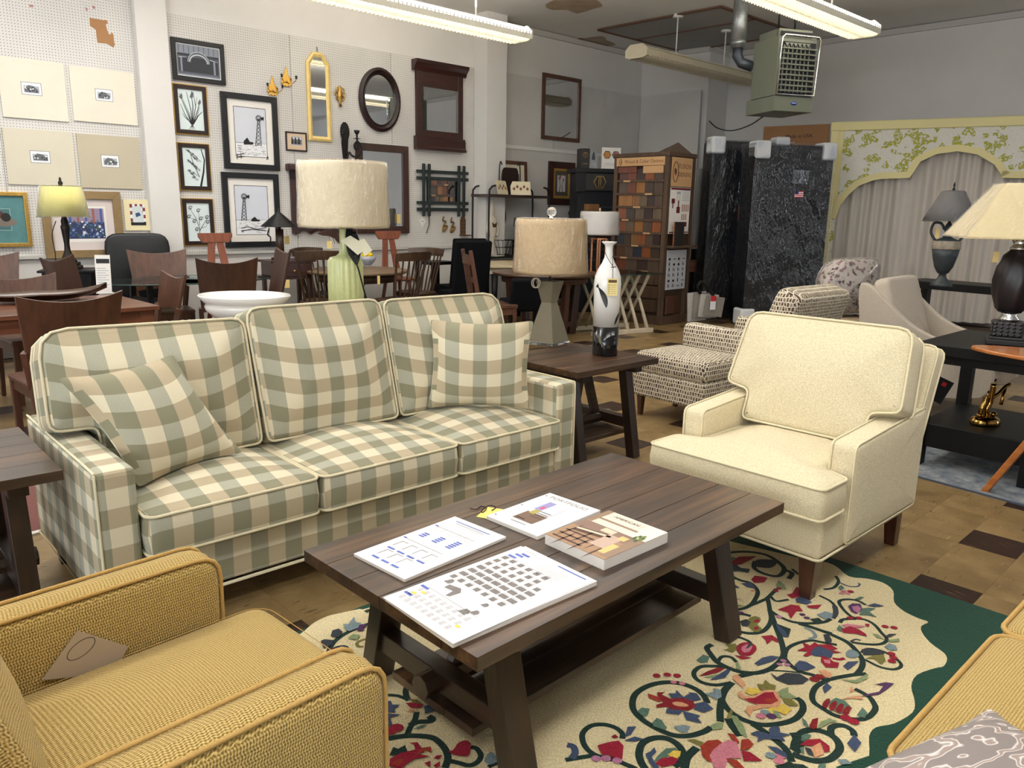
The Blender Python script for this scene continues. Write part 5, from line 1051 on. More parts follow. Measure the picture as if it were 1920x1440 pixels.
m_red = M('sign_red', (190, 34, 36), .5); H2 = Hang('sale_sign', 'red and white SALE card on the dark cherry frame', 'sign', (553, 361), (569, 391), off=.068); H2.panel(0, H2.w, 0, H2.h, .002, m_pr[3], 'card', .002); D = Draw(H2, .0022); D.rect(0, H2.w, H2.h * .42, H2.h, 1); D.rect(H2.w * .15, H2.w * .85, H2.h * .18, H2.h * .24, 0); D.rect(H2.w * .5, H2.w * .85, H2.h * .28, H2.h * .34, 0); D.mb.text('SALE', .05, Matrix.Translation((H2.w / 2, -.0032, H2.h * .78)) @ Matrix.Rotation(R(90), 4, 'X'), 2); D.done([m_pr[0], m_red, m_pr[3]])
H = Hang('twig_mirror', 'square mirror in a rustic frame of crossed dark slats', 'mirror', (780, 312), (872, 402)); w, h = H.w, H.h; m_twig = M('dark_slat', (36, 44, 44), .6, var=.3, vs=20)
H.panel(.15, w - .15, .17, h - .17, .012, m_mir, 'glass')
for z in (.06, .145, h - .145, h - .06): MB().bar((-.02, -.028, z), (w + .02, -.028, z + .004), .022, .042).build('slat', m_twig, H.t, bevel=.004)
for x in (.075, .165, w - .165, w - .075): MB().bar((x, -.045, -.03), (x + .006, -.045, h + .04), .042, .020, up=(0, 1, 0)).build('slat', m_twig, H.t, bevel=.004)
# ---- sconces and small ironwork
def sconce(label, px, py, sc=1, group=None):
    a, z = onA(px, py); t = thing('brass_sconce', label, 'sconce', ptA(a, z, .02), AA, group)
    t.scale = (.68, .68, .68); pl = [(.0, -.13), (.03, -.11), (.06, -.13), (.075, -.09), (.10, -.07), (.08, -.03), (.10, .0), (.06, .03), (.035, .06), (.02, .14), (0, .19)]; pl = pl + [(-x, y) for x, y in pl[::-1]][1:-1]
    MB().prism([(x * sc, y * sc) for x, y in pl], 0, .012, X=XZ).build('backplate', m_brass, t, bevel=.004); MB().lathe([(.02, 0), (.018, .014), (0, .02)], 12, X=Matrix.Translation((0, -.012, -.05)) @ Matrix.Rotation(R(90), 4, 'X')).build('boss', m_brass, t)
    for s in (-1, 1):
        MB().tube(smooth_path([(0, -.01, -.05), (s * .06, -.06, -.07), (s * .11, -.09, -.04), (s * .13, -.10, .0)], 4), .007, 6).build('arm', m_brass, t); MB().lathe([(.0, 0), (.028, .004), (.012, .012), (.018, .02), (.02, .05), (.014, .05), (.012, .03)], 12, (s * .13, -.10, 0)).build('candle_cup', m_iron, t)
    return t
sconce('gilt two-arm wall sconce with a pointed backplate, lower left of the pair', 509, 165, 1, 'gilt two-arm sconces'); sconce('gilt two-arm wall sconce with a pointed backplate, upper right of the pair', 535, 148, 1, 'gilt two-arm sconces')
a, z = onA(635, 182); t = thing('filigree_sconce', 'small brass filigree wall ornament between gilt and oval mirrors', 'ornament', ptA(a, z, .02), AA); mb = MB()
for i in range(8): q = R(45 * i); mb.tube([(.045 * math.cos(q) + .026 * math.cos(u), -.012, .03 + .06 * math.sin(q) + .03 * math.sin(u)) for u in [j * .785 for j in range(8)]], .006, 5, closed=True)
mb.build('scrollwork', m_brass, t); MB().lathe([(.0, -.12), (.02, -.11), (.012, -.06), (.025, -.02), (.03, .03), (.012, .08), (0, .13)], 10, (0, -.015, 0), sy=.5).build('stem', m_brass, t)
a, z = onA(645, 270); t = thing('candle_sconce', 'black iron scrolled wall sconce with an oval leaf plate above the drum lamp', 'sconce', ptA(a, z, .02), AA)
MB().prism([(.10 * math.cos(R(q)) * .62, .14 + .11 * math.sin(R(q)) * (1 + .04 * (q // 15 % 2))) for q in range(0, 360, 15)], 0, .014, X=XZ).build('leaf_plate', m_iron, t, bevel=.004); MB().prism([(-.045, .10), (.045, .10), (.022, -.20), (-.022, -.20)], 0, .012, X=XZ).build('back_strap', m_iron, t)
MB().tube(smooth_path([(-.02, -.02, -.32), (-.05, -.03, -.1), (-.075, -.06, .02), (-.07, -.08, .10)], 5), .008, 6).build('left_arm', m_iron, t); MB().lathe([(0, 0), (.03, .004), (.012, .012), (.012, .04), (.022, .07), (.01, .06)], 10, (-.07, -.08, .10)).build('left_cup', m_iron, t)
MB().tube(smooth_path([(.0, -.02, -.20), (.03, -.04, -.10), (.05, -.06, -.13), (.10, -.08, -.15), (.16, -.09, -.10), (.17, -.09, -.02), (.12, -.09, .03), (.075, -.09, -.01), (.09, -.09, -.06), (.13, -.09, -.04), (.12, -.09, .0), (.115, -.09, .06)], 5), .012, 6).build('scroll_arm', m_iron, t); MB().lathe([(0, 0), (.05, .004), (.012, .012), (.012, .05), (.03, .075), (.035, .10), (.01, .07)], 10, (.115, -.09, .06)).build('right_cup', m_iron, t)
MB().cyl((.0, -.05, -.40), (.0, -.05, -.21), .032, n=14).build('brass_sleeve', M('brass_dull', (170, 130, 70), .35, .7), t)
# ---- small oddments low on the board
H = Hang('paper_tag', 'white diamond tag hanging under the twig mirror', 'tag', (784, 404), (797, 427)); H.t.rotation_euler[1] = R(0); MB().prism([(H.w * .5, 0), (H.w, H.h * .55), (H.w * .5, H.h), (0, H.h * .55)], 0, .004, X=XZ).build('card', m_mat, H.t); D = Draw(H, .0045); D.rect(H.w * .3, H.w * .7, H.h * .5, H.h * .56, 2); D.done(m_pr)
w_ = MB().tube([ptA(*onA(803, 402), .02), ptA(*onA(802, 422), .03), ptA(*onA(797, 437), .03)], .005, 5); tag(w_.build('bent_wire', m_iron), 'thin dark wire hanging beside the white tag', 'wire')
for i, (px, py) in enumerate(((830, 420), (845, 422))):
    a, z = onA(px, py); t = thing('leaf_hook', ('left', 'right')[i] + ' one of two small gold leaf hooks under the twig mirror', 'hook', ptA(a, z, .016), AA, 'gold leaf hooks')
    MB().tube(smooth_path([(0, -.01, .10), (-.02, -.015, .05), (.03, -.02, .03), (-.01, -.02, -.02), (.045, -.03, -.03), (.01, -.03, -.08), (-.035, -.03, -.10)], 5), .010, 6).build('stem', M('old_brass', (120, 90, 46), .4, .7), t); MB().prism([(-.04, -.10), (0, -.08), (.03, -.02), (-.02, -.03)], .01, .014, X=XZ).build('leaf', m_gold, t)
a, z = onA(866, 440); t = thing('fretwork_bracket', 'brown pierced wall bracket with a small ledge beside the pilaster', 'bracket', ptA(a, z, .016), AA)
mb = MB(); mb.prism([(-.05, 0), (.05, 0), (.05, .20), (.03, .25), (-.03, .25), (-.05, .20)], 0, .012, X=XZ); mb.build('back', M('fret_brown', (92, 66, 44), .5), t, bevel=.004); MB().bx(-.06, .09, -.09, 0, -.015, .0).build('ledge', m_walnut, t)
mb = MB(); 
for i in range(4):
    for j in (-1, 1): mb.add([(j * .022 + dx, -.0125, .04 + .05 * i + dz) for dx, dz in ((-.012, 0), (0, -.016), (.012, 0), (0, .016))], [(0, 1, 2, 3)])
mb.build('piercing', m_pr[0], t)
# ---- etchings on wide mounts, left of the pilaster
m_lin = [M('linen_mount', (220, 214, 198), .75, var=.03, vs=3), M('linen_mount_tan', (204, 197, 178), .75, var=.03, vs=3), M('linen_mount_dark', (184, 174, 152), .75, var=.03, vs=3)]
random.seed(7)
for lab, tl, br, pic, mm in (('upper left', (-9, 104), (128, 229), (38, 154, 77, 180), 0), ('upper right', (127, 123), (257, 236), (177, 167, 210, 191), 0), ('lower left', (2, 239), (144, 349), (55, 283, 93, 306), 1), ('lower right', (141, 250), (266, 355), (188, 291, 222, 314), 2)):
    H = Hang('etching', 'small house etching on a wide pale mount, %s of a block of four' % lab, 'picture', tl, br, group='etchings on wide mounts'); H.panel(0, H.w, 0, H.h, .012, m_lin[mm], 'mount', .012)
    x0, z1 = H.L(pic[0], pic[1]); x1, z0 = H.L(pic[2], pic[3]); D = Draw(H, .0122); D.rect(x0 - .004, x1 + .004, z0 - .004, z1 + .004, 1); D.rect(x0, x1, z0, z1, 3); ww, hh = x1 - x0, z1 - z0
    D.rect(x0 + ww * .1, x1 - ww * .1, z0 + hh * .15, z1 - hh * .25, 2); D.fill([(x0 + ww * .15, z0 + hh * .2), (x0 + ww * .85, z0 + hh * .2), (x0 + ww * .85, z0 + hh * .45), (x0 + ww * .6, z0 + hh * .75), (x0 + ww * .35, z0 + hh * .8), (x0 + ww * .15, z0 + hh * .5)], 1, True)
    for i in range(12): x, z = x0 + ww * random.uniform(.12, .85), z0 + hh * random.uniform(.15, .6); D.rect(x, x + ww * .07, z, z + hh * .12, random.choice((0, 0, 3, 1)))
    D.done(m_pr)
H = Hang('framed_picture', 'gilt framed still life in a teal mat at the left edge of the picture wall', 'picture', (-60, 358), (60, 462)); H.frame(.035, .03, m_gold); w, h = H.w, H.h; H.panel(.03, w - .03, .03, h - .03, .012, M('teal_mat', (84, 128, 130), .8, var=.1, vs=10)); D = Draw(H, .0125); D.rect(.15, w - .15, .15, h - .15, 0); D.rect(.155, w - .155, .155, h - .155, 1); D.rect(.20, w - .20, .20, h - .20, 2); D.rect(.21, w - .21, .21, h - .21, 3); D.rect(.21, w - .21, .21, .32, 5); D.fill([(w * .55 + .10 * math.cos(a), h * .45 + .04 * math.sin(a)) for a in [i * .5236 for i in range(12)]], 4, True); D.fill([(w * .58 + .04 * math.cos(a), h * .54 + .04 * math.sin(a)) for a in [i * .5236 for i in range(12)]], 6, True)
D.done([M('teal_line', (150, 176, 170), .7), M('teal_dark', (70, 108, 112), .8), m_mat, M('still_dark', (58, 44, 42), .6), M('still_grey', (120, 110, 100), .6), M('still_red', (84, 48, 44), .6), M('still_bowl', (38, 34, 36), .5)])
H = Hang('framed_picture', 'wide tan framed picture of blue flowers behind the yellow shaded lamp', 'picture', (71, 356), (233, 481)); H.frame(.075, .035, M('tan_frame', (140, 116, 80), .5, var=.12, vs=14)); w, h = H.w, H.h; H.panel(.065, w - .065, .065, h - .065, .012, M('lilac_mat', (216, 204, 200), .8)); x0, z1 = H.L(118, 390); x1, z0 = H.L(197, 447); D = Draw(H, .0125); D.rect(x0 - .02, x1 + .02, z0 - .03, z1 + .02, 0); D.rect(x0, x1, z0, z1, 1); D.rect(x0, x1, z0 + (z1 - z0) * .55, z1, 2)
for i in range(5): D.rect(x0 + (x1 - x0) * (.1 + .2 * i), x0 + (x1 - x0) * (.16 + .2 * i), z0 + (z1 - z0) * .5, z1, 6 if i % 2 else 3)
for i in range(90): x, z, r = random.uniform(x0 + .012, x1 - .012), random.uniform(z0 + .012, z0 + (z1 - z0) * .6), random.uniform(.006, .014); D.fill([(x + r * math.cos(a), z + r * math.sin(a)) for a in (0, 1.05, 2.1, 3.14, 4.2, 5.2)], random.choice((3, 3, 4, 5, 0, 7)), True)
D.done([m_mat, M('fl_deep', (50, 58, 92), .6), M('fl_lilac', (146, 132, 156), .6), M('fl_blue', (72, 92, 150), .6), M('fl_light', (150, 170, 206), .6), M('fl_teal', (62, 108, 124), .6), M('fl_rust', (150, 92, 84), .6), M('fl_green', (64, 92, 70), .6)])
H = Hang('mounted_print', 'cream mounted print of a white pitcher on red and white checks', 'picture', (229, 374), (283, 432)); w, h = H.w, H.h; H.panel(0, w, 0, h, .012, M('cream_mount', (232, 220, 178), .8), 'mount', .012); D = Draw(H, .0122); a0, b0, a1, b1 = w * .22, h * .17, w * .80, h * .86; D.rect(a0, a1, b0, b1, 0)
for i in range(6):
    for j in range(6): D.rect(a0 + (a1 - a0) * i / 6, a0 + (a1 - a0) * (i + 1) / 6, b0 + (b1 - b0) * j / 6, b0 + (b1 - b0) * (j + 1) / 6, 1 if (i + j) % 2 else 0)
D.rect(a0, a1, b0, b0 + (b1 - b0) * .16, 2); cx = (a0 + a1) / 2; D.fill([(cx - .05, b0 + .03), (cx + .05, b0 + .03), (cx + .055, b0 + .10), (cx + .035, b0 + .16), (cx + .045, b0 + .19), (cx - .045, b0 + .19), (cx - .055, b0 + .10)], 3, True); D.fill([(cx - .02, b0 + .08), (cx + .03, b0 + .10), (cx + .015, b0 + .13), (cx - .025, b0 + .12)], 4, True); D.done([m_pr[3], M('chk_red', (128, 56, 54), .7), m_pr[0], M('jug_white', (206, 216, 216), .6), M('jug_blue', (58, 78, 120), .6)])
# ---- far end of the wall, past the pilaster
H = Hang('framed_mirror', 'plain brown wood mirror high on the wall, right of the pilaster', 'mirror', (1015, 136), (1083, 268), off=.016); H.frame(.055, .03, m_walnut); H.panel(.045, H.w - .045, .045, H.h - .045, .012, m_mir, 'glass')
# ================================================================ chairs and tables behind the sofa
m_chw = wood('chair_brown', (58, 34, 22), (100, 62, 42), 2, 1, .4, .2); m_chd = wood('chair_dark', (40, 22, 15), (76, 44, 28), 2, 1, .45, .15); m_tabw = wood('table_brown', (74, 40, 26), (128, 78, 52), 0, 1, .32, .3)
m_wind = wood('windsor_brown', (44, 30, 20), (84, 60, 40), 2, 1, .45, .15); m_redw = wood('red_maple', (104, 54, 36), (146, 84, 60), 2, 1, .4, .2); m_leath = M('black_leather', (13, 14, 17), .42, bump=.08, bs=90); m_vel = M('navy_black_cloth', (9, 10, 15), .9, spec=.2); m_seatp = M('dark_seat', (34, 28, 26), .7)
def curved_panel(w_t, w_b, z0, z1, bow, dip, th, y0, lean, n=10, arch=0.0):
    # back panel bowed in plan, its upper edge dipping in the middle
    mb = MB(); vs = []
    for side in (0, 1):
        for r in range(3):
            for i in range(n + 1):
                t = -1 + 2 * i / n; f = r / 2; w = (w_b + (w_t - w_b) * f) / 2
                z = z0 + arch * (1 - t * t) if r == 0 else (z1 - dip * (1 - t * t) if r == 2 else (z0 + z1) / 2 + .5 * (arch - dip) * (1 - t * t))
                vs.append((t * w, y0 + lean * (z - z0) + bow * (1 - t * t) + (th if side else 0), z))
    k = n + 1; N = 3 * k; fs = []
    for r in range(2):
        for i in range(n):
            a = r * k + i; fs.append((a, a + 1, a + k + 1, a + k)); b = N + a; fs.append((b, b + k, b + k + 1, b + 1))
    for i in range(n): fs.append((i, N + i, N + i + 1, i + 1)); a = 2 * k + i; fs.append((a, a + 1, N + a + 1, N + a))
    for r in range(2): a = r * k; fs.append((a, a + k, N + a + k, N + a)); a = r * k + n; fs.append((a, N + a, N + a + k, a + k))
    return mb.add(vs, fs, 0, False)
def panel_chair(label, loc, rz, group=None, top=.94, mat=None, w=.54, pz=.62):
    m = mat or m_chw; t = thing('dining_chair', label, 'chair', loc, rz, group)
    MB().bx(-.225, .225, -.22, .20, .44, .475).build('seat', m, t, bevel=.01)
    for s in (-1, 1):
        MB().bar((s * .20, -.20, .445), (s * .20, -.20, 0), .04, .04, taper=.8).build('leg', m, t, bevel=.003)
        b = MB(); b.bar((s * .20, .19, .46), (s * .20, .235, 0), .035, .045, taper=.8); b.bar((s * .20, .19, .45), (s * (w * .44), .235, pz + .04), .034, .045); b.build('leg', m, t, bevel=.003)
    for y in (-.20, .20): MB().bx(-.19, .19, y - .011, y + .011, .385, .44).build('rail', m, t)
    for s in (-1, 1): MB().bx(s * .20 - .011, s * .20 + .011, -.19, .19, .385, .44).build('rail', m, t)
    curved_panel(w, w * .86, pz, top, .035, .045, .022, .215, .22, arch=.02).build('back_panel', m, t, bevel=.003)
    return t
p = at(300, 573, .75); t = thing('dining_table', 'brown wood dining table behind the left end of the plaid sofa', 'dining table', (p.x, p.y, 0), AA + .6)
for i in range(4): MB().bx(-1.75, 0, .235 * i + .0006, .235 * (i + 1) - .0006, .722, .75).build('plank', m_tabw, t, bevel=.003)
MB().bx(-1.70, -.05, .04, .065, .63, .722).build('apron', m_tabw, t); MB().bx(-1.70, -.05, .875, .90, .63, .722).build('apron', m_tabw, t); MB().bx(-.07, -.045, .05, .89, .63, .722).build('apron', m_tabw, t); MB().bx(-1.70, -1.675, .05, .89, .63, .722).build('apron', m_tabw, t)
for x in (-1.66, -.08):
    for y in (.08, .86): MB().bx(x - .045, x + .045, y - .045, y + .045, 0, .722).build('leg', m_tabw, t, bevel=.004)
G1 = 'brown panel-back dining chairs'
panel_chair('brown panel-back chair seen from behind, right over the sofa back at left', (-2.60, 4.40, 0), 226, G1, .965, w=.53)
panel_chair('brown panel-back chair on the far side of the wood dining table', (-3.56, 5.75, 0), 48, G1, .91)
panel_chair('brown panel-back chair at the left edge before the black leather seat', (-4.42, 6.5, 0), 30, G1, 1.02)
panel_chair('dark panel-back chair half hidden behind the white sign card', (-3.42, 6.45, 0), 95, G1, 1.02, m_chd)
panel_chair('brown panel-back chair at the right end of the wood dining table', (-2.90, 5.98, 0), -48, G1, .92)
panel_chair('brown panel-back chair beyond the oval glass table, facing the camera', (-3.32, 7.42, 0), 32, G1, 1.02)
panel_chair('brown panel-back chair on the near side of the glass table, back to the camera', (-2.36, 6.34, 0), 208, G1, 1.05, m_chd, .46)
panel_chair('dark panel-back chair in side view at the right end of the glass table', (-2.38, 7.02, 0), -58, G1, 1.07, m_chd, .46)
# leaf-shaped wooden tray and sign card on the dining table
c_ = at(70, 566, .75); t = thing('leaf_tray', 'long dark leaf-shaped wooden tray on the brown dining table', 'tray', (c_.x, c_.y, .75), 40); mb = MB(); vs = []; n = 14
for side in (0, 1):
    for i in range(n + 1):
        u = -1 + 2 * i / n; wd = .16 * (1 - abs(u) ** 2.2)
        for j in range(5): v = -1 + .5 * j; vs.append((u * .46, v * wd, .012 + .075 * abs(u) ** 3 + .055 * v * v * (1 - .4 * abs(u)) - (.008 if side else 0)))
k = 5; N = (n + 1) * k; fs = []
for i in range(n):
    for j in range(4): a = i * k + j; fs.append((a, a + k, a + k + 1, a + 1)); b = N + a; fs.append((b, b + 1, b + k + 1, b + k))
    for j, fl in ((0, 1), (4, 0)): a = i * k + j; q = (a, N + a, N + a + k, a + k); fs.append(q if not fl else q[::-1])
mb.add(vs, fs, 0, True).build('tray', wood('tray_wood', (58, 40, 26), (100, 74, 52), 0, 1, .35, .3), t)
c_ = at(196, 550, .752); t = thing('sign_card', 'white price card in an upright holder on the dining table corner', 'sign', (c_.x, c_.y, .75), 12); X = Matrix.Rotation(R(-6), 4, 'X')
MB().bx(-.055, .055, -.002, .002, .0, .30, X=X).build('card', m_mat, t); MB().bx(-.06, .06, -.004, .05, 0, .006).build('foot', m_mat, t); MB().bx(-.045, .05, -.0032, -.0022, .235, .27, X=X).build('header', m_pr[0], t)
mb = MB()
for i in range(9): mb.bx(-.045, .02 + .02 * (i % 2), -.0031, -.0022, .05 + .018 * i, .055 + .018 * i, X=X)
mb.build('print', m_pr[2], t)
# black leather chairs against the wall
def leather_chair(label, loc, rz, top=1.16):
    t = thing('leather_chair', label, 'chair', loc, rz, 'black leather tub chairs'); ol = roundpoly([(-.29, .50), (.29, .50), (.30, top), (-.30, top)], [.05, .05, .14, .14], 5, 4)
    MB().slab([(x, z - .8) for x, z in ol], .09, .03, (.015, .01), X=Matrix.Translation((0, .22, .8)) @ Matrix.Rotation(R(83), 4, 'X')).build('backrest', m_leath, t)
    MB().slab(rrect(-.29, .29, -.27, .24, .08), .13, .04, (.02, 0), X=Matrix.Translation((0, 0, .45))).build('seat', m_leath, t)
    for x in (-.24, .24):
        for y in (-.21, .22): MB().bar((x, y, .40), (x, y, 0), .035, .035, taper=.7).build('leg', m_black, t)
    return t
leather_chair('tall rounded black leather chair against the wall, left of the T-back stool', (-3.66, 7.73, 0), 32, 1.16)
leather_chair('black leather chair cut by the left edge of the photo', (-4.86, 6.36, 0), 30, 1.14)
# oval glass table
t = thing('glass_table', 'oval clear glass dining table on black legs, beside the brown table', 'dining table', (-3.02, 7.32, .02), AA)
m_glass = bpy.data.materials.new('clear_glass'); m_glass.use_nodes = True; g_ = NT(m_glass); MATS['clear_glass'] = m_glass
g_.put(g_.t.nodes['Material Output'].inputs[0], g_.n('MixShader', {0: g_.math('ADD', g_.n('Fresnel', {'IOR': 1.5}).outputs[0], .03), 1: g_.n('BsdfTransparent', {'Color': lin((206, 224, 216))}).outputs[0], 2: g_.n('BsdfGlossy', {'Roughness': .03}).outputs[0]}).outputs[0])
MB().prism([(.80 * math.cos(a), .46 * math.sin(a)) for a in [i * math.pi / 24 for i in range(48)]], .735, .747).build('glass_top', m_glass, t)
MB().tube([(.80 * math.cos(a), .46 * math.sin(a), .741) for a in [i * math.pi / 24 for i in range(48)]], .0065, 6, closed=True).build('glass_edge', M('glass_edge', (40, 66, 58), .1), t)
for x in (-.45, .45):
    for y in (-.22, .22): MB().bar((x, y, .735), (x * 1.05, y, 0), .045, .045).build('leg', m_black, t)
    MB().bx(x - .02, x + .02, -.22, .22, .56, .60).build('cross_rail', m_black, t)
t = tag(MB().lathe([(0, 0), (.12, 0), (.19, .015), (.20, .022), (.185, .02), (.12, .008), (0, .006)], 28, sx=1.2).build('serving_plate', M('smoke_glass', (60, 66, 64), .08, spec=.8)), 'dark glass plate lying on the oval glass table', 'plate'); t.location = (-2.90, 7.25, .768)
# black stand with the yellow pleated lamp
t = thing('lamp_stand', 'black square stand carrying the yellow shaded lamp', 'side table', (-3.98, 7.02, 0), 20); MB().bx(-.22, .22, -.2, .2, .845, .865).build('top', m_black, t, bevel=.003); MB().bx(-.19, .19, -.17, .17, .10, .845).build('cabinet', m_black, t, bevel=.003)
for x in (-.16, .16):
    for y in (-.14, .14): MB().bx(x - .02, x + .02, y - .02, y + .02, 0, .1).build('leg', m_black, t)
m_bronze = M('dark_bronze', (44, 38, 34), .4, .6); m_wrap = wrap_mat('plastic_wrap')
m_ysh = M('yellow_shade', (214, 206, 132), .8, var=.06, vs=14)
t = thing('table_lamp', 'dark bronze column lamp with a yellow pleated shade in plastic wrap', 'lamp', (-3.98, 7.02, .866), 20)
MB().prism(rrect(-.10, .10, -.10, .10, .02, 3, 1), 0, .03).prism(rrect(-.085, .085, -.085, .085, .02, 3, 1), .03, .06).build('base', m_bronze, t, bevel=.006)
MB().lathe([(.075, .06), (.05, .10), (.026, .16), (.022, .22), (.034, .34), (.038, .37), (.028, .39), (.03, .42), (.02, .45), (.014, .72)], 16).build('column', m_bronze, t)
MB().lathe([(.205, .46), (.155, .715)], 40, flute=lambda a, z: 1 + .012 * math.sin(20 * a), smooth=True).build('shade', m_ysh, t); MB().lathe([(.216, .452), (.212, .46), (.164, .72), (.14, .726)], 30).build('plastic_wrap', m_wrap, t); MB().lathe([(.006, .70), (.018, .735), (.02, .75), (.008, .77), (.012, .78), (0, .80)], 10).build('finial', m_bronze, t); MB().tube(smooth_path([(-.06, -.03, .42), (-.10, -.04, .30), (-.09, -.05, .15), (-.095, -.05, .01)], 5), .004, 5).build('cord', m_black, t)
# T-back stools
def tstool(label, loc, rz, h=1.16):
    t = thing('t_back_stool', label, 'stool', loc, rz, 'red-brown T-back stools'); MB().prism([(-.18, -.04), (-.14, -.10), (.14, -.10), (.18, -.04), (.18, 0), (-.18, 0)], -.014, .014, X=Matrix.Translation((0, .19, h)) @ Matrix.Rotation(R(84), 4, 'X')).build('top_rail', m_redw, t, bevel=.005)
    for s in (-1, 1): MB().bar((s * .10, .12, .60), (s * .045, .185, h - .09), .085, .022, up=(0, 1, 0), taper=.85).build('slat', m_redw, t, bevel=.004)
    MB().lathe([(.0, .585), (.20, .585), (.215, .60), (.21, .615), (0, .622)], 24).build('seat', m_redw, t)
    for a in (45, 135, 225, 315): c, s_ = math.cos(R(a)), math.sin(R(a)); MB().bar((c * .14, s_ * .14, .59), (c * .24, s_ * .24, 0), .04, .04, taper=.8).build('leg', m_redw, t, bevel=.004)
    MB().tube([(.19 * math.cos(R(a)), .19 * math.sin(R(a)), .22) for a in range(45, 405, 90)], .012, 6, closed=True).build('foot_ring', m_redw, t); return t
tstool('red-brown T-back stool below the windmill prints', (-3.02, 8.18, 0), 42); tstool('red-brown T-back stool behind the green lamp, below the dresser mirror', (-1.43, 9.62, 0), 42, 1.17)
# high dark side table with the black cone lamp
t = thing('side_table', 'tall dark cherry side table with one drawer under the cone lamp', 'side table', (-2.55, 8.72, 0), AA); MB().bx(-.24, .30, -.17, .17, .845, .87).build('top', m_cherry, t, bevel=.003); MB().bx(-.20, .26, -.15, .15, .66, .845).build('case', m_cherry, t); dr = MB().bx(-.17, .23, -.162, -.148, .69, .82).build('drawer', m_cherry, t, bevel=.003); MB().ball((.03, -.172, .755), .012, 8).build('knob', m_gold, dr)
for x in (-.18, .24):
    for y in (-.13, .13): MB().bx(x - .02, x + .02, y - .02, y + .02, 0, .66).build('leg', m_cherry, t)
t = thing('cone_lamp', 'black cone-shaded lamp on a brown wood post', 'lamp', (-2.58, 8.70, .87), 0); MB().lathe([(.10, 0), (.10, .02), (.06, .03), (0, .03)], 20).build('base', m_black, t); MB().cyl((0, 0, .03), (0, 0, .33), .043, n=14).build('post', m_chd, t); MB().cyl((0, 0, .33), (0, 0, .42), .012, n=8).build('stem', m_black, t); MB().lathe([(.20, .355), (.198, .36), (.012, .52), (.01, .56), (0, .56)], 28).build('shade', m_black, t); MB().tube(smooth_path([(-.10, -.03, .34), (-.12, -.03, .27), (-.09, -.03, .24), (-.10, -.03, .16)], 4), .008, 5).build('cord', m_black, t)
for lab, px, py, y in (('manila hang tag on a string under the dark cherry frame, beside the cone lamp', 538, 450, 8.95), ('manila hang tag below the scalloped apron, left of the green lamp', 618, 459, 9.3), ('manila hang tag under the tall dark side table', 538, 532, 8.5)):
    p = aty(px, py, y); t = thing('hang_tag', lab, 'tag', p, 20, 'manila hang tags'); MB().bx(-.028, .028, -.001, .001, -.045, .045).build('card', tgm, t); MB().tube([(0, 0, .045), (0, .005, .12)], .0015, 4).build('string', m_pr[0], t)
p = aty(622, 446, 9.45); t = thing('carved_bird', 'dark carved wooden bird hung under the scalloped apron', 'ornament', p, AA); MB().prism([(-.19, .05), (-.10, .09), (0, .10), (.08, .06), (.10, .01), (.14, -.08), (.10, -.07), (.05, -.01), (-.03, .02), (-.12, .03)], -.015, .015, X=XZ).build('body', m_chd, t, bevel=.005)
for i in range(4): MB().bar((.0 + .02 * i, 0, .04), (.03 + .035 * i, -.02, -.07), .018, .012, taper=.4).build('feather', m_chd, t)
# ---------------------------------------------------------------- windsor group
t = thing('windsor_table', 'round brown wood table ringed by Windsor chairs', 'dining table', (-1.80, 9.02, 0), AA)
MB().lathe([(0, .715), (.56, .715), (.58, .725), (.58, .745), (.57, .75), (0, .75)], 40).build('top', M('grey_brown_top', (112, 92, 72), .4, var=.15, vs=6, stretch=(1, 14, 1)), t); MB().lathe([(.44, .62), (.46, .715)], 40).build('apron', m_wind, t); MB().lathe([(.30, 0), (.28, .04), (.10, .08), (.075, .20), (.11, .35), (.07, .55), (.16, .715)], 24).build('pedestal', m_wind, t)
def windsor(label, loc, rz, top=.97):
    t = thing('windsor_chair', label, 'chair', loc, rz, 'brown Windsor chairs'); MB().slab(roundpoly([(-.20, -.21), (.20, -.21), (.24, .16), (-.24, .16)], [.06, .06, .12, .12], 5, 3), .045, .015, (-.008, 0), X=Matrix.Translation((0, 0, .45)), rings=3).build('seat', m_wind, t)
    for sx in (-1, 1):
        MB().cyl((sx * .14, -.14, .44), (sx * .21, -.21, 0), .02, .014, 10).build('leg', m_wind, t); MB().cyl((sx * .14, .12, .44), (sx * .21, .22, 0), .02, .014, 10).build('leg', m_wind, t); MB().cyl((sx * .175, -.175, .22), (sx * .175, .17, .22), .011, n=8).build('stretcher', m_wind, t)
    MB().cyl((-.175, 0, .22), (.175, 0, .22), .011, n=8).build('stretcher', m_wind, t)
    n = 8; ly = lambda u: .14 + .10 * (1 - u * u) - .06
    for i in range(n):
        u = -1 + 2 * i / (n - 1); MB().bar((u * .17, .10 + .05 * (1 - u * u), .46), (u * .235, .21 + .075 * (1 - u * u), top - .05), .013 if 0 < i < n - 1 else .022, .013).build('spindle', m_wind, t)
    curved_panel(.52, .50, top - .085, top, .08, -.012, .022, .20, .2).build('crest_rail', m_wind, t, bevel=.004); return t
windsor('brown Windsor chair at left, nearest the tall side table', (-2.05, 8.32, 0), 195, 1.0); windsor('brown Windsor chair at right with a paper tag on its spindle, back to the camera', (-1.26, 8.62, 0), 232, .98)
windsor('brown Windsor chair far left of the round table behind the green lamp', (-2.22, 9.12, 0), 62, .97); windsor('brown Windsor chair on the far right of the round table', (-1.18, 9.42, 0), -28, .97)
p = aty(710, 525, 8.45); t = thing('hang_tag', 'small manila tag wrapped on a Windsor chair spindle', 'tag', p, 10); MB().bx(-.014, .014, -.012, .012, -.045, .045).build('card', tgm, t); MB().tube([(0, 0, .045), (.005, .0, .07)], .002, 4).build('string', m_pr[0], t)
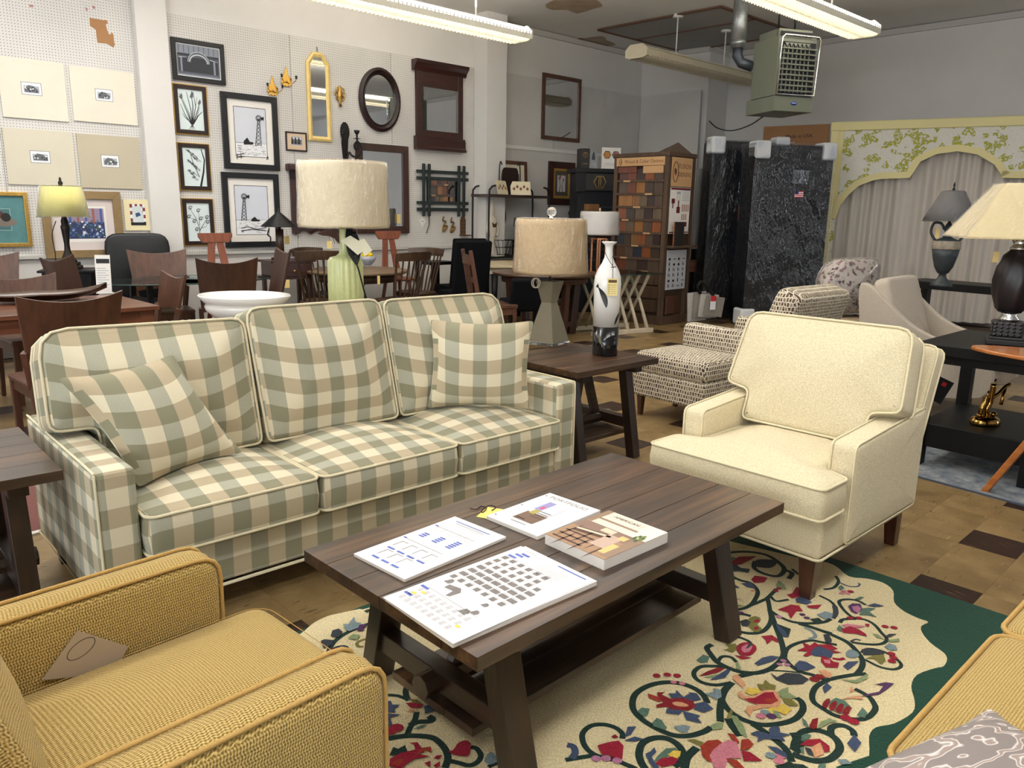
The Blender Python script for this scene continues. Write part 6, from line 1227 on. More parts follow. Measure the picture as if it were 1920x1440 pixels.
p = at(690, 497, .752); t = thing('lemon_bowl', 'blue patterned white bowl of lemons on the round table', 'bowl', (p.x, p.y, .751)); MB().lathe([(.04, 0), (.05, .01), (.09, .06), (.115, .11), (.108, .112), (.08, .06), (0, .02)], 24).build('bowl', M('blue_china', (190, 194, 206), .3, var=.35, vs=40), t)
for i, (x, y, z, rz, lb) in enumerate(((.035, -.035, .125, 20, 'front right'), (-.04, -.02, .12, 70, 'left'), (.0, .045, .125, 120, 'rear'), (.01, -.005, .165, 10, 'topmost'))):
    o = MB().lathe([(0, -.048), (.012, -.042), (.03, -.025), (.036, 0), (.03, .025), (.012, .042), (0, .048)], 12).build('lemon', M('lemon_skin', (236, 202, 36), .45)); o.rotation_euler = (R(80), 0, R(rz)); o.location = (p.x + x, p.y + y, .751 + z); tag(o, lb + ' yellow lemon in the blue patterned bowl', 'lemon', 'lemons in the blue bowl')
# ---------------------------------------------------------------- sofa table behind the plaid sofa, with bowl and green lamp
sd = Vector((math.cos(R(SA)), math.sin(R(SA)), 0)); sn = Vector((-sd.y, sd.x, 0)); so = Vector((-1.287, 2.272, 0))
q = so + sd * .50 + sn * 1.02; t = thing('sofa_table', 'narrow dark wood table behind the plaid sofa under bowl and green lamp', 'console table', q, SA); MB().bx(0, 1.45, 0, .36, .70, .73).build('top', m_chd, t, bevel=.003); MB().bx(.04, 1.41, .03, .33, .60, .70).build('apron', m_chd, t)
for x in (.06, 1.39):
    for y in (.05, .31): MB().bx(x - .025, x + .025, y - .025, y + .025, 0, .6).build('leg', m_chd, t)
q = so + sd * 1.035 + sn * 1.20; t = thing('pedestal_bowl', 'large white oval ceramic bowl with a stepped rim behind the sofa', 'bowl', (q.x, q.y, .73), -10); MB().lathe([(.09, 0), (.085, .015), (.05, .04), (.06, .10), (.10, .14), (.16, .175), (.190, .20), (.196, .222), (.188, .234), (.20, .242), (.226, .272), (.222, .278), (.19, .252), (.17, .235), (.12, .20), (0, .175)], 40, sx=1.02, sy=.82).build('bowl', M('white_glaze', (226, 222, 218), .18, coat=.4), t)
m_green = M('green_crackle', (194, 198, 142), .3, var=.06, vs=50, coat=.25); q = so + sd * 1.60 + sn * 1.19; LX, LY = q.x, q.y
t = thing('table_lamp', 'tall fluted pale green ceramic lamp with a wide cream drum shade', 'lamp', (LX, LY, .7305), 0)
MB().lathe([(.088, 0), (.094, .01), (.094, .40), (.092, .425), (.080, .445), (.05, .452), (.032, .465), (.027, .49), (.026, .58), (.030, .60), (.020, .605)], 96, flute=lambda a, z: 1 + (.07 * abs(math.sin(9 * a)) - .06) * (1 if z < .43 else max(0, 1 - (z - .43) * 40))).build('body', m_green, t)
MB().cyl((0, 0, .60), (0, 0, .92), .008, n=8).build('stem', m_brass, t)
def drum(t, r0, r1, z0, z1, m, mw, name='shade', n=48, sag=.0):
    s = MB().lathe([(r0, z0), (r0 + .001, z0 + .012), (r1 + .001, z1 - .012), (r1, z1), (r1 - .003, z1), (r0 - .003, z0)], n).build(name, m, t)
    MB().lathe([(r0 - .02, z0 - .006), (r0 + .006, z0 - .004), (r0 + .011, z0 + .02), ((r0 + r1) / 2 + .008, (z0 + z1) / 2), (r1 + .011, z1 - .02), (r1 + .004, z1 + .005), (r1 - .03, z1 + .008)], n).build('plastic_wrap', mw, t); return s
m_lsh = M('linen_shade', (238, 229, 208), .85, var=.03, vs=30, stretch=(8, 8, 1), bump=.1, bs=200); m_wr2 = wrap_mat('plastic_wrap_crumpled', (255, 252, 246), .82, 7, .8, (1.2, 1.2, .4))
drum(t, .232, .226, .605, .935, m_lsh, m_wr2)
cd = MB()
for i in range(5): cd.tube(smooth_path([(.03 + .006 * i, -.05, .62), (.025 + .008 * i, -.075, .54 - .01 * i), (.045 + .008 * i, -.085, .46 - .012 * i), (.075 + .006 * i, -.075, .50), (.055 + .004 * i, -.06, .58)], 5), .0045, 5)
cd.tube(smooth_path([(.05, -.08, .48), (.085, -.09, .40), (.12, -.08, .25), (.165, -.06, .10), (.20, -.02, .0)], 5), .0045, 5); cd.build('cord', m_black, t)
p = aty(676, 462, LY - .12); t = thing('hang_tag', 'pale diamond paper tag on the green lamp neck', 'tag', p, 10); MB().prism([(-.10, .03), (-.05, .055), (.04, .0), (-.015, -.045)], -.001, .001, X=XZ).prism([(-.02, .025), (.02, .04), (.06, -.02), (.02, -.05)], .002, .004, X=XZ).build('card', M('tag_paper', (218, 214, 190), .7), t); MB().tube([(-.05, 0, .05), (-.04, .05, .06)], .0015, 4).build('string', m_pr[0], t)
# ---------------------------------------------------------------- end table lamp and vase
c_ = at(1028, 645, .6); t = thing('table_lamp', 'hourglass faceted taupe lamp on a crystal foot with a wrapped burlap shade', 'lamp', (c_.x, c_.y, .601), 42.4 + 12)
m_taupe = M('taupe_shagreen', (128, 120, 100), .4, var=.12, vs=160, bump=.1, bs=260)
def frust(mb, r0, z0, r1, z1): 
    for_ = [(r0, z0), (r1, z1)]; mb.lathe(for_, 4, a0=math.pi / 4, a1=math.pi / 4 + 2 * math.pi, smooth=False); return mb
frust(MB(), .138, .022, .135, .026).build('foot_plate', m_taupe, t); frust(MB(), .142, 0, .142, .022).build('crystal_foot', M('crystal', (236, 238, 236), .03, trans=.9, spec=.8), t, bevel=.003)
frust(MB(), .134, .026, .052, .27).build('lower_body', m_taupe, t, bevel=.002); frust(MB(), .052, .27, .092, .405).build('upper_body', m_taupe, t, bevel=.002); MB().cyl((0, 0, .40), (0, 0, .80), .007, n=8).build('stem', m_brass, t)
m_burl = M('burlap_shade', (214, 193, 160), .9, var=.09, vs=60, stretch=(6, 6, 1), bump=.2, bs=240); drum(t, .228, .214, .455, .785, m_burl, m_wr2)
MB().ball((0, 0, .83), .030, 14).build('finial', M('crystal2', (240, 240, 236), .03, trans=.85, spec=.8), t); MB().cyl((0, 0, .785), (0, 0, .80), .014, n=10).build('finial_seat', m_chrome, t)
u_ = Matrix.Rotation(R(-54.4), 3, 'Z')
mb = MB()
for i in range(2): mb.tube([u_ @ Vector((-.085 - .010 * i + .022 * math.cos(a), -.07, .395 + .03 * math.sin(a))) for a in [j * .5236 for j in range(12)]], .0035, 5, closed=True)
mb.build('cord_loop', M('clear_cord', (206, 196, 172), .4), t)
mt = MB().text('', .01, Matrix()); 
t = thing('fish_vase', 'tall white bottle vase with painted black fish and a black glazed foot', 'vase', (.553, 4.60, .601), 0); t.scale = (1, 1, .915)
mw_ = M('white_glaze2', (232, 230, 226), .16, coat=.4); mbk = M('black_glaze', (12, 12, 14), .08, coat=.5)
MB().lathe([(.072, 0), (.076, .006), (.077, .19)], 40).build('black_foot', mbk, t); MB().lathe([(.077, .19), (.079, .40), (.081, .46), (.076, .51), (.060, .555), (.038, .595), (.025, .63), (.021, .68), (.024, .705), (.042, .722), (.044, .728), (.036, .726), (.018, .70)], 44).build('body', mw_, t)
def onvase(a, z, dr=.0008):
    r = .077 if z < .19 else .077 + .004 * min(1, (z - .19) / .27); return ((r + dr) * math.sin(a), -(r + dr) * math.cos(a), z)
def fish(cx, cz, L_, ang, m, bend=.4, nm='painted_fish'):
    mb = MB(); n = 16; P_ = []
    for i in range(n + 1):
        u = i / n; th = ang + bend * (u - .5) * 2; wv = (.020 * math.sin(math.pi * min(1, u * 1.15)) ** .7 if u < .86 else .003 + .12 * (u - .86)) * L_ / .2
        P_.append((u, wv))
    x, z = cx, cz; top, bot = [], []
    for i, (u, wv) in enumerate(P_):
        th = ang + bend * (u - .4) * 1.6; nx, nz = -math.sin(th), math.cos(th); top.append(onvase((x + nx * wv) / .079, z + nz * wv)); bot.append(onvase((x - nx * wv) / .079, z - nz * wv)); x += math.cos(th) * L_ / n; z += math.sin(th) * L_ / n
    k = n + 1; mb.add(bot + top, [(i, i + 1, k + i + 1, k + i) for i in range(n)]); mb.build(nm, m, t)
m_fish = M('fish_ink', (40, 38, 36), .3); fish(-.012, .315, .16, R(112), m_fish, .5); fish(.045, .205, .11, R(60), m_fish, -.2); fish(-.05, .15, .09, R(-75), M('fish_pale', (120, 116, 100), .3), .4)
t2 = thing('price_tag', 'yellow price tag tied round the neck of the fish vase', 'tag', (.57, 4.505, 1.02), 0); MB().bx(-.031, .031, -.001, .001, -.058, .042).build('card', M('tag_cream', (232, 214, 150), .6), t2)
mb = MB(); mb.bx(-.024, .024, -.0018, -.0009, .018, .034)
for i in range(5): mb.bx(-.024, -.014, -.0018, -.0009, -.045 + .012 * i, -.0425 + .012 * i).bx(-.008, .022, -.0018, -.0009, -.045 + .012 * i, -.044 + .012 * i)
mb.build('print', M('tag_print', (96, 70, 40), .6), t2); MB().tube(smooth_path([(0, 0, .042), (0, .012, .09), (.0, .02, .11), (-.03, .035, .155), (-.045, .06, .19)], 4), .002, 5).tube(smooth_path([(0, .02, .11), (.0, .04, .16), (.01, .06, .20)], 4), .002, 5).tube([(-.01, .016, .105), (.018, .014, .108)], .003, 5).build('string', M('tag_cord', (54, 36, 24), .8), t2)
# ================================================================ middle distance: round table, parsons chairs, ivory table
t = thing('round_table', 'round dark brown pedestal table behind the burlap-shaded lamp', 'dining table', (.36, 9.12, 0), 0)
MB().lathe([(0, .715), (.58, .715), (.61, .73), (.61, .745), (.60, .75), (0, .75)], 44).build('top', wood('round_top', (58, 38, 26), (98, 70, 50), 0, 1, .3, .3), t); MB().lathe([(.50, .64), (.51, .715)], 40).build('apron', m_chd, t)
for a in (30, 120, 210, 300): c, s_ = math.cos(R(a)), math.sin(R(a)); MB().bar((c * .46, s_ * .46, .66), (c * .40, s_ * .40, 0), .09, .06, up=(-s_, c, 0)).build('leg', m_chd, t, bevel=.004)
MB().bar((.38, .22, .12), (-.38, -.22, .12), .06, .06).bar((.2, -.36, .12), (-.2, .36, .12), .06, .06).build('cross_base', m_chd, t)
def slat_chair(label, loc, rz, top=1.0):
    t = thing('dining_chair', label, 'chair', loc, rz); MB().bx(-.22, .22, -.22, .20, .43, .47).build('seat', m_chw, t, bevel=.006)
    for s in (-1, 1): MB().bar((s * .19, -.19, .43), (s * .19, -.19, 0), .04, .04).build('leg', m_chw, t, bevel=.003); MB().bar((s * .19, .19, .47), (s * .19, .24, 0), .04, .04).bar((s * .19, .19, .45), (s * .19, .29, top), .04, .045, taper=.8).build('leg', m_chw, t, bevel=.003); MB().bx(s * .19 - .012, s * .19 + .012, -.19, .19, .36, .43).build('rail', m_chw, t)
    for z0, z1 in ((.88, .98), (.70, .75)): MB().bar((-.19, .205 + (z0 - .45) * .18, (z0 + z1) / 2), (.19, .205 + (z0 - .45) * .18, (z0 + z1) / 2), .022, z1 - z0).build('back_rail', m_chw, t, bevel=.003)
    for x in (-.08, 0, .08): MB().bar((x, .225, .47), (x, .285, .90), .04, .014, up=(0, 1, 0)).build('back_slat', m_chw, t)
    for y in (-.19, .19): MB().bx(-.19, .19, y - .011, y + .011, .36, .43).build('rail', m_chw, t)
    return t
slat_chair('brown slat-back chair in side view at the left of the round dark table', (-.22, 8.35, 0), -78 + 180 + 4, 1.03)
def parsons(label, loc, rz, top=1.1):
    t = thing('parsons_chair', label, 'chair', loc, rz, 'black parsons chairs'); MB().bx(-.23, .23, -.22, .22, .38, .49).build('seat', m_vel, t, bevel=.02); MB().bar((0, .20, .40), (0, .32, top), .46, .075, up=(0, 1, 0)).build('backrest', m_vel, t, bevel=.02, seg=3)
    for x in (-.19, .19):
        for y in (-.18, .20): MB().bar((x, y, .38), (x, y * 1.1, 0), .045, .045).build('leg', m_black, t)
    return t
parsons('black cloth parsons chair nearest the plaid sofa, back to the camera', (-.62, 9.45, 0), 208, 1.09); parsons('black cloth parsons chair behind the first one, at the ivory table', (-.72, 10.15, 0), 212, 1.09)
t = thing('bar_stool', 'black metal stool frame by the pilaster, left of the parsons chairs', 'stool', (-1.0, 10.0, 0), AA)
for x in (-.16, .16):
    for y in (-.16, .16): MB().bx(x - .02, x + .02, y - .02, y + .02, 0, .78).build('leg', m_black, t)
MB().bx(-.18, .18, -.18, .18, .76, .80).build('seat', m_black, t, bevel=.004)
for s in (-1, 1): MB().bx(-.16, .16, s * .16 - .012, s * .16 + .012, .30, .33).build('footrail', m_black, t); MB().bx(s * .16 - .012, s * .16 + .012, -.16, .16, .30, .33).build('footrail', m_black, t)
t = thing('ivory_table', 'oval ivory painted table with a tan top holding crockery', 'dining table', (-.08, 10.38, 0), AA); MB().prism([(.70 * math.cos(a), .46 * math.sin(a)) for a in [i * math.pi / 22 for i in range(44)]], .735, .765).build('top', M('ivory_top', (206, 190, 156), .4, var=.06, vs=5), t, bevel=.006); m_iv = M('ivory_paint', (222, 210, 178), .5); MB().prism([(.65 * math.cos(a), .41 * math.sin(a)) for a in [i * math.pi / 22 for i in range(44)]], .66, .735).build('apron', m_iv, t)
for x in (-.45, .45):
    for y in (-.24, .24): MB().cyl((x, y, 0), (x, y, .66), .025, .045, 12).build('leg', m_black, t)
m_bl = M('blue_enamel', (112, 136, 170), .25, coat=.3, var=.06, vs=9); p = at(897, 484, .766); t = thing('enamel_pitcher', 'tall blue enamel pitcher with a dark rim on the ivory table', 'pitcher', (p.x, p.y, .766)); MB().lathe([(.05, 0), (.062, .01), (.072, .05), (.07, .09), (.05, .14), (.045, .17), (.058, .22), (.055, .22), (.04, .17)], 20).build('body', m_bl, t); MB().tube(smooth_path([(-.05, 0, .20), (-.10, 0, .20), (-.11, 0, .15), (-.065, 0, .09)], 5), .007, 6).build('handle', m_bl, t); MB().tube([(.058 * math.cos(a), .058 * math.sin(a), .221) for a in [i * .5236 for i in range(12)]], .004, 5, closed=True).build('rim', m_black, t)
p = at(928, 486, .766); t = thing('oval_platter', 'cream oval platter on the ivory table', 'plate', (p.x, p.y, .766), AA); MB().lathe([(.06, 0), (.07, .006), (.13, .035), (.16, .05), (.158, .054), (.12, .035), (0, .012)], 32, sy=.65).build('platter', M('cream_china', (226, 216, 184), .3, coat=.2), t)
p = at(924, 477, .766); t = thing('wooden_bowl', 'small dark wooden bowl behind the cream platter', 'bowl', (p.x, p.y, .766)); MB().lathe([(.05, 0), (.07, .01), (.13, .06), (.14, .075), (.13, .07), (.06, .02), (0, .015)], 24).build('bowl', m_walnut, t)
p = at(880, 484, .766); t = thing('glass_tumbler', 'clear blue tumbler left of the enamel pitcher', 'glass', (p.x, p.y, .766)); MB().lathe([(.03, 0), (.036, .10), (.033, .10), (.028, .008), (0, .008)], 16).build('glass', m_glass, t)
# white lamp with copper frame, twig-legged glass table
t = thing('table_lamp', 'square copper frame lamp with a white plastic-wrapped drum shade', 'lamp', (1.02, 9.55, .722), 30)
for x in (-.06, .06):
    for y in (-.06, .06): MB().bx(x - .008, x + .008, y - .008, y + .008, 0, .40).build('post', M('copper', (196, 132, 92), .2, .9), t)
MB().bx(-.075, .075, -.075, .075, 0, .015).build('base', MATS['copper'], t, bevel=.003); MB().bx(-.07, .07, -.07, .07, .395, .41).build('cap', MATS['copper'], t); MB().cyl((0, 0, .41), (0, 0, .74), .007, n=8).build('stem', MATS['copper'], t); MB().tube([(.05 + .04 * math.cos(a), -.07, .37 + .03 * math.sin(a)) for a in [i * .5236 for i in range(12)]], .007, 6, closed=True).build('ring', MATS['copper'], t); drum(t, .235, .225, .45, .72, M('white_shade', (226, 226, 230), .8), m_wr2, n=36); MB().lathe([(.012, .72), (.010, .76), (0, .765)], 10).build('finial', M('finial_tan', (206, 186, 160), .5), t)
t = thing('twig_glass_table', 'glass table on crossed bleached branches in a slatted base', 'side table', (1.22, 9.55, 0), 30); MB().bx(-.52, .50, -.32, .32, .71, .722).build('glass_top', m_glass, t); MB().tube([(-.52, -.32, .716), (.50, -.32, .716), (.50, .32, .716), (-.52, .32, .716)], .006, 5, closed=True).build('glass_edge', MATS['glass_edge'], t)
m_birch = M('bleached_branch', (196, 182, 158), .8, var=.14, vs=12)
for s in (-1, 1): MB().bx(-.46, .44, s * .24 - .03, s * .24 + .03, 0, .055).build('base_rail', m_birch, t, bevel=.006)
for i in range(6):
    x = -.38 + .15 * i
    for s in (-1, 1): MB().tube([(x, s * .23, .05), (x + .03, s * .02, .38), (x + .01, -s * .20, .705)], .022, 8, radii=[.024, .019, .022]).build('branch', m_birch, t)
# red white blue hang tag, dark stack seen under the round table
p = aty(1009, 555, 8.5); t = thing('hang_tag', 'tall white hang tag with red and blue header, under the round table', 'tag', p, 0); MB().bx(-.045, .045, -.001, .001, -.16, .08).build('card', m_mat, t); MB().bx(-.045, .045, -.002, .002, .035, .08).build('red_band', M('tag_red', (150, 44, 44), .6), t); MB().bx(-.045, .045, -.002, .002, .08, .12).build('blue_band', M('tag_blue', (60, 84, 140), .6), t); MB().tube([(0, 0, .12), (0, .02, .16)], .002, 4).build('string', m_pr[0], t)
parsons('black cloth parsons chair tucked under the far side of the round table', (.55, 9.95, 0), 20, .95); parsons('black cloth parsons chair under the near side of the round table', (.12, 8.55, 0), 196, .74)
# ================================================================ baker's rack with its clutter, against the wall past the pilaster
a0, a1 = onA(917, 365, .46)[0], onA(1030, 365, .46)[0]; q = ptA(a0, .07, .46); RW_ = a1 - a0; t = thing('bakers_rack', 'black wrought iron rack with scrolled sides and a brown shelf', 'shelf', q, AA)
for x in (0, RW_):
    for y in (0, .34): MB().tube(smooth_path([(x, y, -.07), (x, y, 1.45), (x + (.03 if x == 0 else -.03), y, 1.66), (x + (.12 if x == 0 else -.12), y, 1.70)], 4), .013, 6).build('post', m_iron, t)
MB().bx(-.02, RW_ + .02, -.01, .35, 1.55, 1.585).build('shelf', wood('rack_shelf', (38, 26, 22), (70, 50, 42), 0, 1, .5), t); MB().bx(0, RW_, .0, .34, .72, .74).build('lower_shelf', m_iron, t)
mb = MB()
for s in (-1, 1): mb.tube(smooth_path([(RW_ * .36, .30, .88), (RW_ * .36 + s * .06, .30, 1.02), (RW_ * .36 + s * .16, .30, 1.24), (RW_ * .36 + s * .13, .30, 1.40), (RW_ * .36 + s * .04, .30, 1.38), (RW_ * .36 + s * .06, .30, 1.28)], 6), .010, 6).tube(smooth_path([(RW_ * .36, .30, 1.02), (RW_ * .36 + s * .08, .30, 1.14), (RW_ * .36 + s * .05, .30, 1.22), (RW_ * .36 + s * .01, .30, 1.16)], 5), .008, 6)
mb.build('heart_scroll', m_iron, t); mb = MB()
for i in range(4): x = RW_ * .56 + .09 * i; mb.tube(smooth_path([(x, .2, 1.15), (x + .02, .2, 1.26), (x + .08, .2, 1.24), (x + .06, .2, 1.18), (x + .03, .2, 1.2)], 5), .008, 6)
mb.build('scroll_crest', m_iron, t)
rkx = lambda x, y, z: q + A * x + Vector((-A.y, A.x, 0)) * y + Vector((0, 0, z))
def rk(name, label, cat, x, y, z, rz=0, group=None): return thing(name, label, cat, rkx(x, y, z), AA + rz, group)
t = rk('vanity_mirror', 'oval black iron vanity mirror tilted on the rack shelf', 'mirror', RW_ * .42, .12, 1.586); MB().prism([(.16 * math.cos(u) * (1 if math.sin(u) < .3 else 1.05), .23 + .19 * max(-1, min(.72, math.sin(u)))) for u in [i * .2618 for i in range(24)]], 0, .014, X=XZ).build('glass_back', M('mirror_back', (50, 38, 34), .3, .2), t); MB().tube(smooth_path([(-.20, 0, .02), (-.20, 0, .30), (-.18, 0, .44), (-.15, 0, .40)], 5), .008, 6).tube(smooth_path([(.20, 0, .02), (.20, 0, .30), (.18, 0, .44), (.15, 0, .40)], 5), .008, 6).bar((-.2, 0, .02), (.2, 0, .02), .02, .02).build('stand', m_iron, t)
for i, (x, rz, lab) in enumerate(((.20, 20, 'cream folding card with painted leaves, left end of the rack shelf'), (.46, -24, 'cream folding card with painted leaves, leaning before the vanity mirror'))):
    t = rk('leaf_card', lab, 'card', x * RW_ / .9 + .02, .02, 1.586, rz, 'cream leaf cards'); MB().bx(-.15, .15, -.003, .003, 0, .19, X=Matrix.Rotation(R(-14), 4, 'X')).build('card', m_iv, t); mb = MB()
    for j in range(5): x0, z0 = -.10 + .05 * j, .08 + .03 * (j % 2); mb.prism([(x0 - .022, z0), (x0, z0 + .034), (x0 + .024, z0 + .008), (x0 + .006, z0 - .02)], .0035, .0045, X=Matrix.Rotation(R(-14), 4, 'X') @ XZ)
    mb.build('painted_leaves', M('leaf_rust', (128, 88, 72), .7, var=.4, vs=20), t)
t = rk('framed_picture', 'brown framed landscape print leaning on the rack', 'picture', RW_ * .34, .31, 1.586); MB().bx(0, .62, -.012, .012, 0, .48).build('mount', M('ivory_mount', (214, 206, 184), .7), t, rot=(R(-4), 0, 0)); 
for b_ in ((0, .62, .43, .48), (0, .62, 0, .05), (0, .05, .05, .43), (.57, .62, .05, .43)): MB().bx(b_[0], b_[1], -.025, .0, b_[2], b_[3]).build('frame_rail', m_walnut, t, rot=(R(-4), 0, 0))
MB().bx(.24, .46, -.014, -.0125, .14, .30).build('print', M('dusk_print', (92, 92, 118), .6, var=.4, vs=6), t, rot=(R(-4), 0, 0))
t = rk('carved_figure', 'slender whitewashed carved figure standing on the rack', 'figurine', .16, .12, .741); MB().lathe([(.07, 0), (.06, .03), (.04, .06), (.045, .22), (.085, .34), (.095, .44), (.07, .52), (.03, .545), (.05, .58), (.055, .63), (.03, .69), (.012, .76), (0, .78)], 18, sy=.6).build('body', M('whitewash', (196, 188, 174), .8, var=.12, vs=16), t); MB().prism([(-.03, .40), (.03, .40), (.045, .47), (0, .44), (-.045, .47)], .058, .062, X=XZ).build('painted_mark', m_walnut, t)
for s in (-1, 1): MB().tube([(s * .07, -.01, .46), (s * .11, -.02, .36), (s * .07, -.03, .28)], .018, 8).build('arm', MATS['whitewash'], t)
t = rk('wire_basket', 'black scrolled wire basket on the lower rack shelf', 'basket', RW_ * .36, .16, .741); mb = MB()
for z, r in ((.02, .10), (.12, .13), (.22, .18)): mb.tube([(r * math.cos(u), r * .8 * math.sin(u), z) for u in [i * .349 for i in range(18)]], .005, 5, closed=True)
for i in range(14): u = i * .4488; mb.tube([(.10 * math.cos(u), .08 * math.sin(u), .02), (.13 * math.cos(u), .104 * math.sin(u), .12), (.18 * math.cos(u), .144 * math.sin(u), .22)], .004, 5)
mb.build('wirework', m_iron, t); MB().tube(smooth_path([(-.18, 0, .22), (-.26, 0, .24), (-.27, 0, .16), (-.20, 0, .15)], 4), .006, 5).build('handle', m_iron, t)
t = rk('photo_frame', 'grey metal photo frame with an arched scroll top on the rack', 'frame', RW_ * .58, .15, .95); MB().bx(0, .34, -.01, .01, 0, .24).build('frame', M('pewter', (84, 82, 80), .4, .5), t, bevel=.004); MB().bx(.04, .30, -.013, -.0105, .03, .20).build('photo', M('photo_dark', (28, 26, 34), .3, var=.6, vs=12), t); MB().bx(0, .34, -.03, .1, -.21, -.0).build('stand_block', m_iron, t)
a_, z_ = onA(1063, 405); t = thing('wall_lantern', 'small dark pierced lantern on the wall below the red framed print', 'lantern', ptA(a_, z_ - .12, .10), AA); MB().lathe([(.04, 0), (.05, .01), (.05, .02), (.0, .02)], 10).build('base', m_iron, t); MB().lathe([(.05, .17), (.055, .18), (.02, .23), (0, .25)], 10).build('cap', m_iron, t)
for i in range(6): u = i * 1.047; MB().cyl((.042 * math.cos(u), .042 * math.sin(u), .02), (.042 * math.cos(u), .042 * math.sin(u), .175), .006, n=5).build('bar', m_iron, t)
MB().cyl((0, 0, .02), (0, 0, .14), .025, n=10).build('candle', M('candle', (150, 120, 90), .6), t); MB().tube([(0, .03, .16), (0, .10, .16)], .008, 5).build('bracket', m_iron, t)
H = Hang('framed_picture', 'dark red framed botanical with a gilt inner slip, right of the iron rack', 'picture', (1025, 302), (1071, 385), off=.03); H.frame(.10, .035, m_cherry); H.frame(.045, .03, m_gold, 'gilt_slip', inset=.095); H.panel(.13, H.w - .13, .13, H.h - .13, .014, M('olive_mat', (86, 82, 72), .8)); D = Draw(H, .0145); D.rect(.20, H.w - .20, .20, H.h - .20, 0); w, h = H.w, H.h
D.line([(w * .42, h * .28), (w * .46, h * .45), (w * .42, h * .62), (w * .5, h * .70)], .02, 1, True); D.line([(w * .55, h * .28), (w * .52, h * .45), (w * .58, h * .6)], .018, 1, True); D.fill([(w * .38, h * .6), (w * .46, h * .58), (w * .5, h * .68), (w * .42, h * .7)], 2, True); D.fill([(w * .54, h * .55), (w * .62, h * .56), (w * .58, h * .66)], 2, True); D.done([M('bot_paper', (206, 202, 206), .7), M('bot_stem', (120, 84, 80), .7), M('bot_leaf', (146, 96, 96), .7)])
# pale trim board the rack pictures lean on
o = Hang('trim_board', 'long white moulded board fixed on the wall behind the rack', 'board', (943, 298), (1088, 288), off=.016); o.panel(0, o.w + 1.0, -.02, .03, .02, m_white, 'cap', .02); o.panel(-.03, .02, -1.2, -.02, .016, m_white, 'side', .016); o.panel(.02, o.w + 1.0, -1.2, -.02, .006, m_peg, 'panel', .006)
# ================================================================ finish display towers
m_tw = wood('tower_wood', (62, 46, 34), (98, 74, 54), 2, .7, .6, 0); m_kraft = M('kraft_sign', (196, 156, 112), .7, var=.04, vs=4); m_signink = M('sign_ink', (96, 62, 40), .7)
WOODS = [wood('sample_%d' % i, tuple(int(v * .72) for v in c), c, 2, .8, .45, .1) for i, c in enumerate(((96, 54, 36), (122, 62, 36), (62, 42, 36), (150, 84, 42), (92, 72, 56), (168, 112, 52), (150, 104, 56), (112, 92, 68), (72, 56, 44), (34, 42, 60), (56, 34, 30)))]
TW = thing('sample_tower', 'tall brown display tower of wood finish samples headed Wood & Color Options', 'display', (1.919, 10.146, 0), 135); TL, TD, TH = .80, .55, 2.19
# local: x runs along the left face away from its near corner, -y... y>0 is outside the left face towards the camera
MB().bx(.03, TL - .03, -TD + .03, -.03, .10, TH - .04).build('core', m_tw, TW); MB().bx(-.03, TL + .03, -TD - .03, .03, 0, .12).build('plinth', m_tw, TW, bevel=.004); MB().bx(-.04, TL + .04, -TD - .04, .04, TH - .05, TH).build('cap', m_tw, TW, bevel=.004)
for x in (0, TL): 
    for y in (0, -TD): MB().bx(x - .03, x + .03, y - .03, y + .03, .12, TH - .05).build('corner_post', m_tw, TW)
random.seed(11); zs = [.82 + .17 * i for i in range(7)]
pat = [(1, 4, 2, 4), (0, 4, 9, 3, 8), (9, 8, 6, 3, 4, 10), (3, 7, 5, 4, 3), (3, 8, 7, 10, 7), (5, 5, 6, 7, 2, 4), (4, 1, 5, 8, 4), (0, 1, 2, 3, 4)]
def sample_row(k, z0, h):
    MB().bx(.02, TL - .02, -.02, .035, z0 - .03, z0).build('shelf', m_tw, TW, bevel=.002)
    row = pat[k % 8]; n = len(row); w = (TL - .10) / n
    for i, c in enumerate(row): MB().bx(TL - .05 - (i + 1) * w + .002, TL - .05 - i * w - .002, -.03, .012 + .005 * (i % 2), z0, z0 + h).build('sample_plank', WOODS[c], TW, bevel=.0015)
    tx = TL * (.25 + .22 * (k * 2 % 3)); MB().bx(tx, tx + .11, .035, .038, z0 - .028, z0 - .006).build('shelf_tag', m_kraft, TW)
for k in range(8): sample_row(k, .70 + .165 * k, .135)
for k in range(3): MB().bx(.05, TL - .05, -.03, .012, .16 + .18 * k, .32 + .18 * k).build('drawer', m_tw, TW, bevel=.003)
MB().bx(.03, TL - .01, .02, .035, TH - .16, TH - .055).build('header_sign', m_kraft, TW); MB().bx(.05, .36, .012, .03, TH - .255, TH - .165).build('box_sample', m_kraft, TW); MB().bx(.46, TL - .04, .0, .03, TH - .245, TH - .17).build('dark_sample', WOODS[1], TW)
XF = lambda x, z, y: Matrix.Translation((x, y, z)) @ Matrix.Rotation(R(180), 4, 'Z') @ Matrix.Rotation(R(90), 4, 'X')
m_ = MB().text('Wood & Color Options', .062, XF(TL * .44, TH - .108, .0365)); m_.build('lettering', m_signink, TW)
mb = MB(); mb.tube([(TL - .09 + .032 * math.cos(u), .036, TH - .108 + .036 * math.sin(u)) for u in [R(a) for a in range(-90, 91, 20)]], .004, 4).tube([(TL - .09, .036, TH - .14), (TL - .09, .036, TH - .076)], .004, 4).tube([(TL - .105, .036, TH - .108), (TL - .07, .036, TH - .108)], .003, 4); mb.build('emblem', m_signink, TW)
